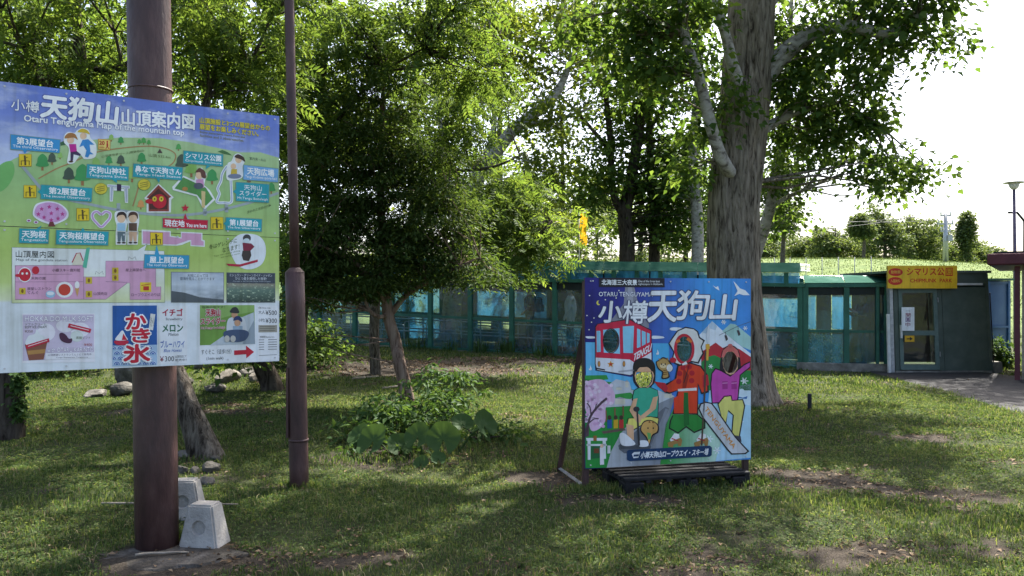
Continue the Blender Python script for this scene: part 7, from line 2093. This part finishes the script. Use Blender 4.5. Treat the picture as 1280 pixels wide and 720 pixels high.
# ------------------------------------------------------------------ shrub with butterbur leaves in the middle
shb = gp(-1.05, 8.75)
def shrub_patch(name, label, cx, cyy, rad, n, seed, per=24, ls=.085):
    return bush(name, label, "shrub", gp(cx, cyy), rad, n, per, .14, ls, LEAF_S, seed, stems=9, flat=.28, aspect=.42)
shrub_patch("low_shrub", "leafy shrub spreading around the conifer's trunk foot", -1.15, 9.2, (.62, .45, .30), 50, 71)
shrub_patch("low_shrub", "taller green shrub right of the conifer's trunk foot", -.85, 9.9, (.6, .45, .42), 50, 72)
shrub_patch("low_shrub", "low leafy shrub left of the round butterbur leaves", -1.6, 8.8, (.42, .35, .18), 22, 73)
shrub_patch("low_shrub", "low sprawling shrub right of the round butterbur leaves", -.35, 8.7, (.5, .3, .13), 18, 74)
shrub_patch("low_shrub", "small leafy clump before the round butterbur leaves", -1.2, 8.05, (.5, .15, .06), 12, 75)
BUTTER = mat_leaf("butterbur_leaf", (0.028, 0.062, 0.020), (0.042, 0.084, 0.026), (0.055, 0.105, 0.034), trans=.3)
but = thing("butterbur_plant", "butterbur plant with big round cupped leaves amid the shrub", "plant", gp(-.85, 7.95))
org = Vector(but.location)
def butter_leaf(x, y, Yd, r, tilt_x, tilt_z, seed):
    r = r * .88
    rng = np.random.default_rng(seed)
    c = px(x, y, Yd) - org
    vs, fs = [(0, 0, 0)], []
    n, rings = 30, 4
    for k in range(1, rings + 1):
        t = k / rings
        for i in range(n):
            a = math.radians(18) + (2 * math.pi - math.radians(36)) * i / (n - 1)
            rr = r * t * (1 + .02 * math.sin(9 * a) * t + .04 * math.sin(4 * a + seed))
            rip = .045 * r * t * math.cos(9 * a)
            vs.append((rr * math.cos(a - math.pi / 2), rr * math.sin(a - math.pi / 2), .28 * r * t * t + rip - .02))
    for i in range(n - 1):
        fs.append((0, 1 + i, 2 + i))
    for k in range(rings - 1):
        for i in range(n - 1):
            a = 1 + k * n + i
            fs.append((a, a + n, a + n + 1, a + 1))
    M = Matrix.Translation(c) @ Matrix.Rotation(tilt_z, 4, 'Z') @ Matrix.Rotation(tilt_x, 4, 'X')
    me = bpy.data.meshes.new("leaf"); me.from_pydata([tuple(M @ Vector(v)) for v in vs], [], fs); me.materials.append(BUTTER)
    for p_ in me.polygons: p_.use_smooth = True
    lf = link(bpy.data.objects.new("leaf", me), but)
    foot = Vector((c.x * .5, c.y * .5 + .05, G(org.x + c.x * .5, org.y + c.y * .5 + .05) - org.z - .02))
    m = MB(); m.tube(catmull([foot, foot.lerp(c, .5) + Vector((0, .05, .04)), c + Vector((0, .01, -.02))], 4), [.011, .010, .009, .009, .008, .008, .007, .006, .006], 6); m.build("stalk", BUTTER, but)
for a in ((554, 548, 7.75, .185, 1.15, .1, 1), (522, 545, 7.85, .16, 1.0, -.45, 2), (606, 530, 8.1, .17, 1.1, .9, 3), (466, 550, 8.0, .20, .95, -.6, 4), (500, 556, 8.0, .15, .85, .3, 5), (548, 572, 7.62, .085, .8, .3, 6), (526, 578, 7.62, .09, .9, -.4, 7), (448, 543, 8.2, .15, .8, -.8, 8), (578, 528, 8.2, .13, .7, .2, 10)):
    butter_leaf(*a)

# tall blades along the enclosure foot
def blades(P, H, Wd, rng, lean=.45):
    n = len(P)
    a = rng.uniform(0, 2 * np.pi, n)
    D = np.stack([np.cos(a), np.sin(a), np.zeros(n)], 1)
    S_ = np.stack([-np.sin(a), np.cos(a), np.zeros(n)], 1)
    ln = (lean * rng.random(n))[:, None]
    up = np.array([0, 0, 1.0])
    h = H[:, None]; w = Wd[:, None]
    mid = P + up * h * .6 + D * h * ln * .35
    tip = P + up * h * (1 - .25 * ln) + D * h * ln
    V = np.stack([P - S_ * w * .5, P + S_ * w * .5, mid + S_ * w * .42, mid - S_ * w * .42, tip], 1).reshape(-1, 3)
    b = np.arange(n)[:, None] * 5
    F = np.concatenate([b + np.array([0, 1, 2]), b + np.array([0, 2, 3]), b + np.array([3, 2, 4])], 1).reshape(-1, 3)
    return V, F
rng = np.random.default_rng(99)
for i, (s, d, n) in enumerate(((PITCH * 6.1, -.2, 60), (PITCH * 5.2, -.22, 45), (PITCH * 6.7, -.2, 50), (PITCH * 4.4, -.2, 30), (PITCH * 7.4, -.25, 40), (PITCH * 8.3, -.25, 40))):
    q = WA(s, d, 0) + Vector((CORN[0], CORN[1], 0))
    o = thing("grass_clump", ["tall blade clump at the enclosure foot below backpack person", "smaller blade clump below white-shirted person", "blade clump third along the enclosure kerb", "thin blade clump near the photo board's edge", "blade clump under the feathery tree", "blade clump right of the conifer's trunk"][i], "plant", (q.x, q.y, G(q.x, q.y)), 0, "blade clumps along the enclosure kerb")
    P_ = np.stack([rng.normal(0, .12, n), rng.normal(0, .06, n), np.full(n, -.03)], 1)
    V, F = blades(P_, rng.uniform(.18, .48, n), rng.uniform(.014, .028, n), rng, .7)
    l = mesh_np("blades", V, F, LEAF_S, o); l["kind"] = "stuff"

# ------------------------------------------------------------------ lawn
def scatter(n, y0, y1, rng, half=0.72):
    y = np.sqrt(rng.random(n) * (y1 ** 2 - y0 ** 2) + y0 ** 2)
    x = (rng.random(n) * 2 - 1) * half * y
    return x, y
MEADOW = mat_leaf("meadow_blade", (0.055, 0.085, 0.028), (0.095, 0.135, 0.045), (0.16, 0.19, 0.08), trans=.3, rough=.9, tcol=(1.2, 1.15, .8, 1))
def lawn(name, label, n, y0, y1, h, w, seed, dirt_cut=.5, mat=GRASS, tuft=True, lean=.8):
    rng = np.random.default_rng(seed)
    x, y = scatter(n, y0, y1, rng)
    d = dirt_amount(x, y)
    patch = vnoise(x * 1.1, y * 1.1, 21) * .6 + vnoise(x * 3.7, y * 3.7, 22) * .4
    keep = (d + rng.normal(0, .12, n) < dirt_cut) & (path_mask(x, y) < .4) & (patch + rng.random(n) * .5 > .62)
    dx, dy = x - CORN[0], y - CORN[1]
    keep &= ~((dx * A_IN[0] + dy * A_IN[1] > -.05) & (dx * B_IN[0] + dy * B_IN[1] > -.05) & (x < 10.2))
    keep &= ((x - 3.4) ** 2 + (y - 12) ** 2 > .36) & ((x - PBX) ** 2 + (y - PBY) ** 2 > .03)
    x, y, patch = x[keep], y[keep], patch[keep]
    z = gz(x, y) - .004
    P_ = np.stack([x, y, z], 1)
    n = len(P_)
    H = h * (.45 + .9 * rng.random(n)) * (.55 + .9 * patch)
    V, F = blades(P_, H, w * (.6 + .8 * rng.random(n)), rng, lean)
    o = mesh_np(name, V, F, mat)
    tag(o, label, "grass", None, "stuff")
lawn("lawn_grass", "short green grass of the shaded lawn in front", 200000, 3.9, 8.5, .030, .0055, 1)
lawn("lawn_grass", "short green grass of the lawn around the trees", 170000, 8.5, 14.5, .040, .010, 2)
lawn("lawn_grass", "short green grass along the enclosure", 90000, 14.5, 23.0, .055, .018, 3)
lawn("meadow_grass", "sunlit grass on the meadow slope beyond the enclosure", 60000, 24.0, 86.0, .12, .05, 4, 2.0, MEADOW)
STRAW = mat_leaf("straw_blade", (0.10, 0.09, 0.045), (0.19, 0.165, 0.085), (0.30, 0.27, 0.15), trans=.3, rough=.9, tcol=(1.1, 1, .8, 1))
lawn("dry_grass", "dry straw-coloured blades mixed through the lawn", 26000, 3.9, 13.0, .045, .006, 5, .7, STRAW, True, 1.6)
# longer tufts left by the mower round posts, pallet and trunks
rng = np.random.default_rng(123)
PT, HT = [], []
for cx_, cy_, sx__, sy__, n in ((1.0, 6.72, .35, .06, 900), (1.75, 6.95, .3, .06, 800), (.62, 6.68, .06, .05, 200), (2.17, 7.1, .07, .05, 220), (PBX, PBY + .17, .2, .06, 260), (TPX, TPY, .13, .1, 380), (-2.9, 7.9, .3, .22, 700), (3.3, 11.3, .6, .1, 900), (4.14, 11.0, .12, .1, 160), (-1.5, 7.9, .4, .12, 700), (-.4, 8.1, .5, .15, 800), (.3, 7.6, .3, .1, 200), (7.0, 11.2, .12, .9, 400), (7.3, 14.2, .1, .9, 300), (-3.3, 6.2, .5, .2, 500), (2.6, 6.2, .4, .12, 400), (3.6, 5.6, .5, .15, 400)):
    x = rng.normal(cx_, sx__, n); y = rng.normal(cy_, sy__, n)
    PT.append(np.stack([x, y, gz(x, y) - .004], 1)); HT.append(rng.uniform(.03, .095, n))
PT = np.concatenate(PT); HT = np.concatenate(HT)
V, F = blades(PT, HT, rng.uniform(.005, .010, len(PT)), rng, .9)
tag(mesh_np("grass_tufts", V, F, GRASS), "longer grass tufts round the pallet, poles and trunks", "grass", None, "stuff")
# clover and small weeds, fallen leaves
def flat_leaves(name, label, n, y0, y1, ls, seed, mat, on_dirt, up=.012):
    rng = np.random.default_rng(seed)
    x, y = scatter(n, y0, y1, rng)
    d = dirt_amount(x, y)
    pt = vnoise(x * 2.1, y * 2.1, seed)
    keep = ((d > .35) if on_dirt else (d < .6)) & (pt + rng.random(n) * .4 > .6) & ((path_mask(x, y) < .3) | (on_dirt & (rng.random(n) < .3)))
    keep &= ~((y > 17) & (x < 10.2) & ((x - CORN[0]) * A_IN[0] + (y - CORN[1]) * A_IN[1] > -.1))
    x, y = x[keep], y[keep]; n = len(x)
    P_ = np.stack([x, y, gz(x, y) + up * rng.random(n) + .006], 1)
    a = rng.uniform(0, 6.28, n)
    D = np.stack([np.cos(a), np.sin(a), rng.normal(.1, .25, n)], 1)
    Nn = np.array([0, 0, 1.0]) + rng.normal(0, .3, (n, 3))
    L = ls * (.6 + .8 * rng.random(n)) * (1 + y * .06)
    V, F = leaf_mesh(P_, D, Nn, L, L * .6)
    tag(mesh_np(name, V, F, mat), label, None, None, "stuff")
flat_leaves("clover", "low clover and weeds scattered through the lawn", 150000, 3.9, 13, .017, 31, GRASS, False, .025)
flat_leaves("fallen_leaves", "dry brown leaves and litter on the bare soil", 60000, 4.0, 21, .030, 32, LITTER, True)
flat_leaves("dry_litter", "dry leaf bits scattered over the lawn", 2500, 4.0, 16, .024, 33, LITTER, False)
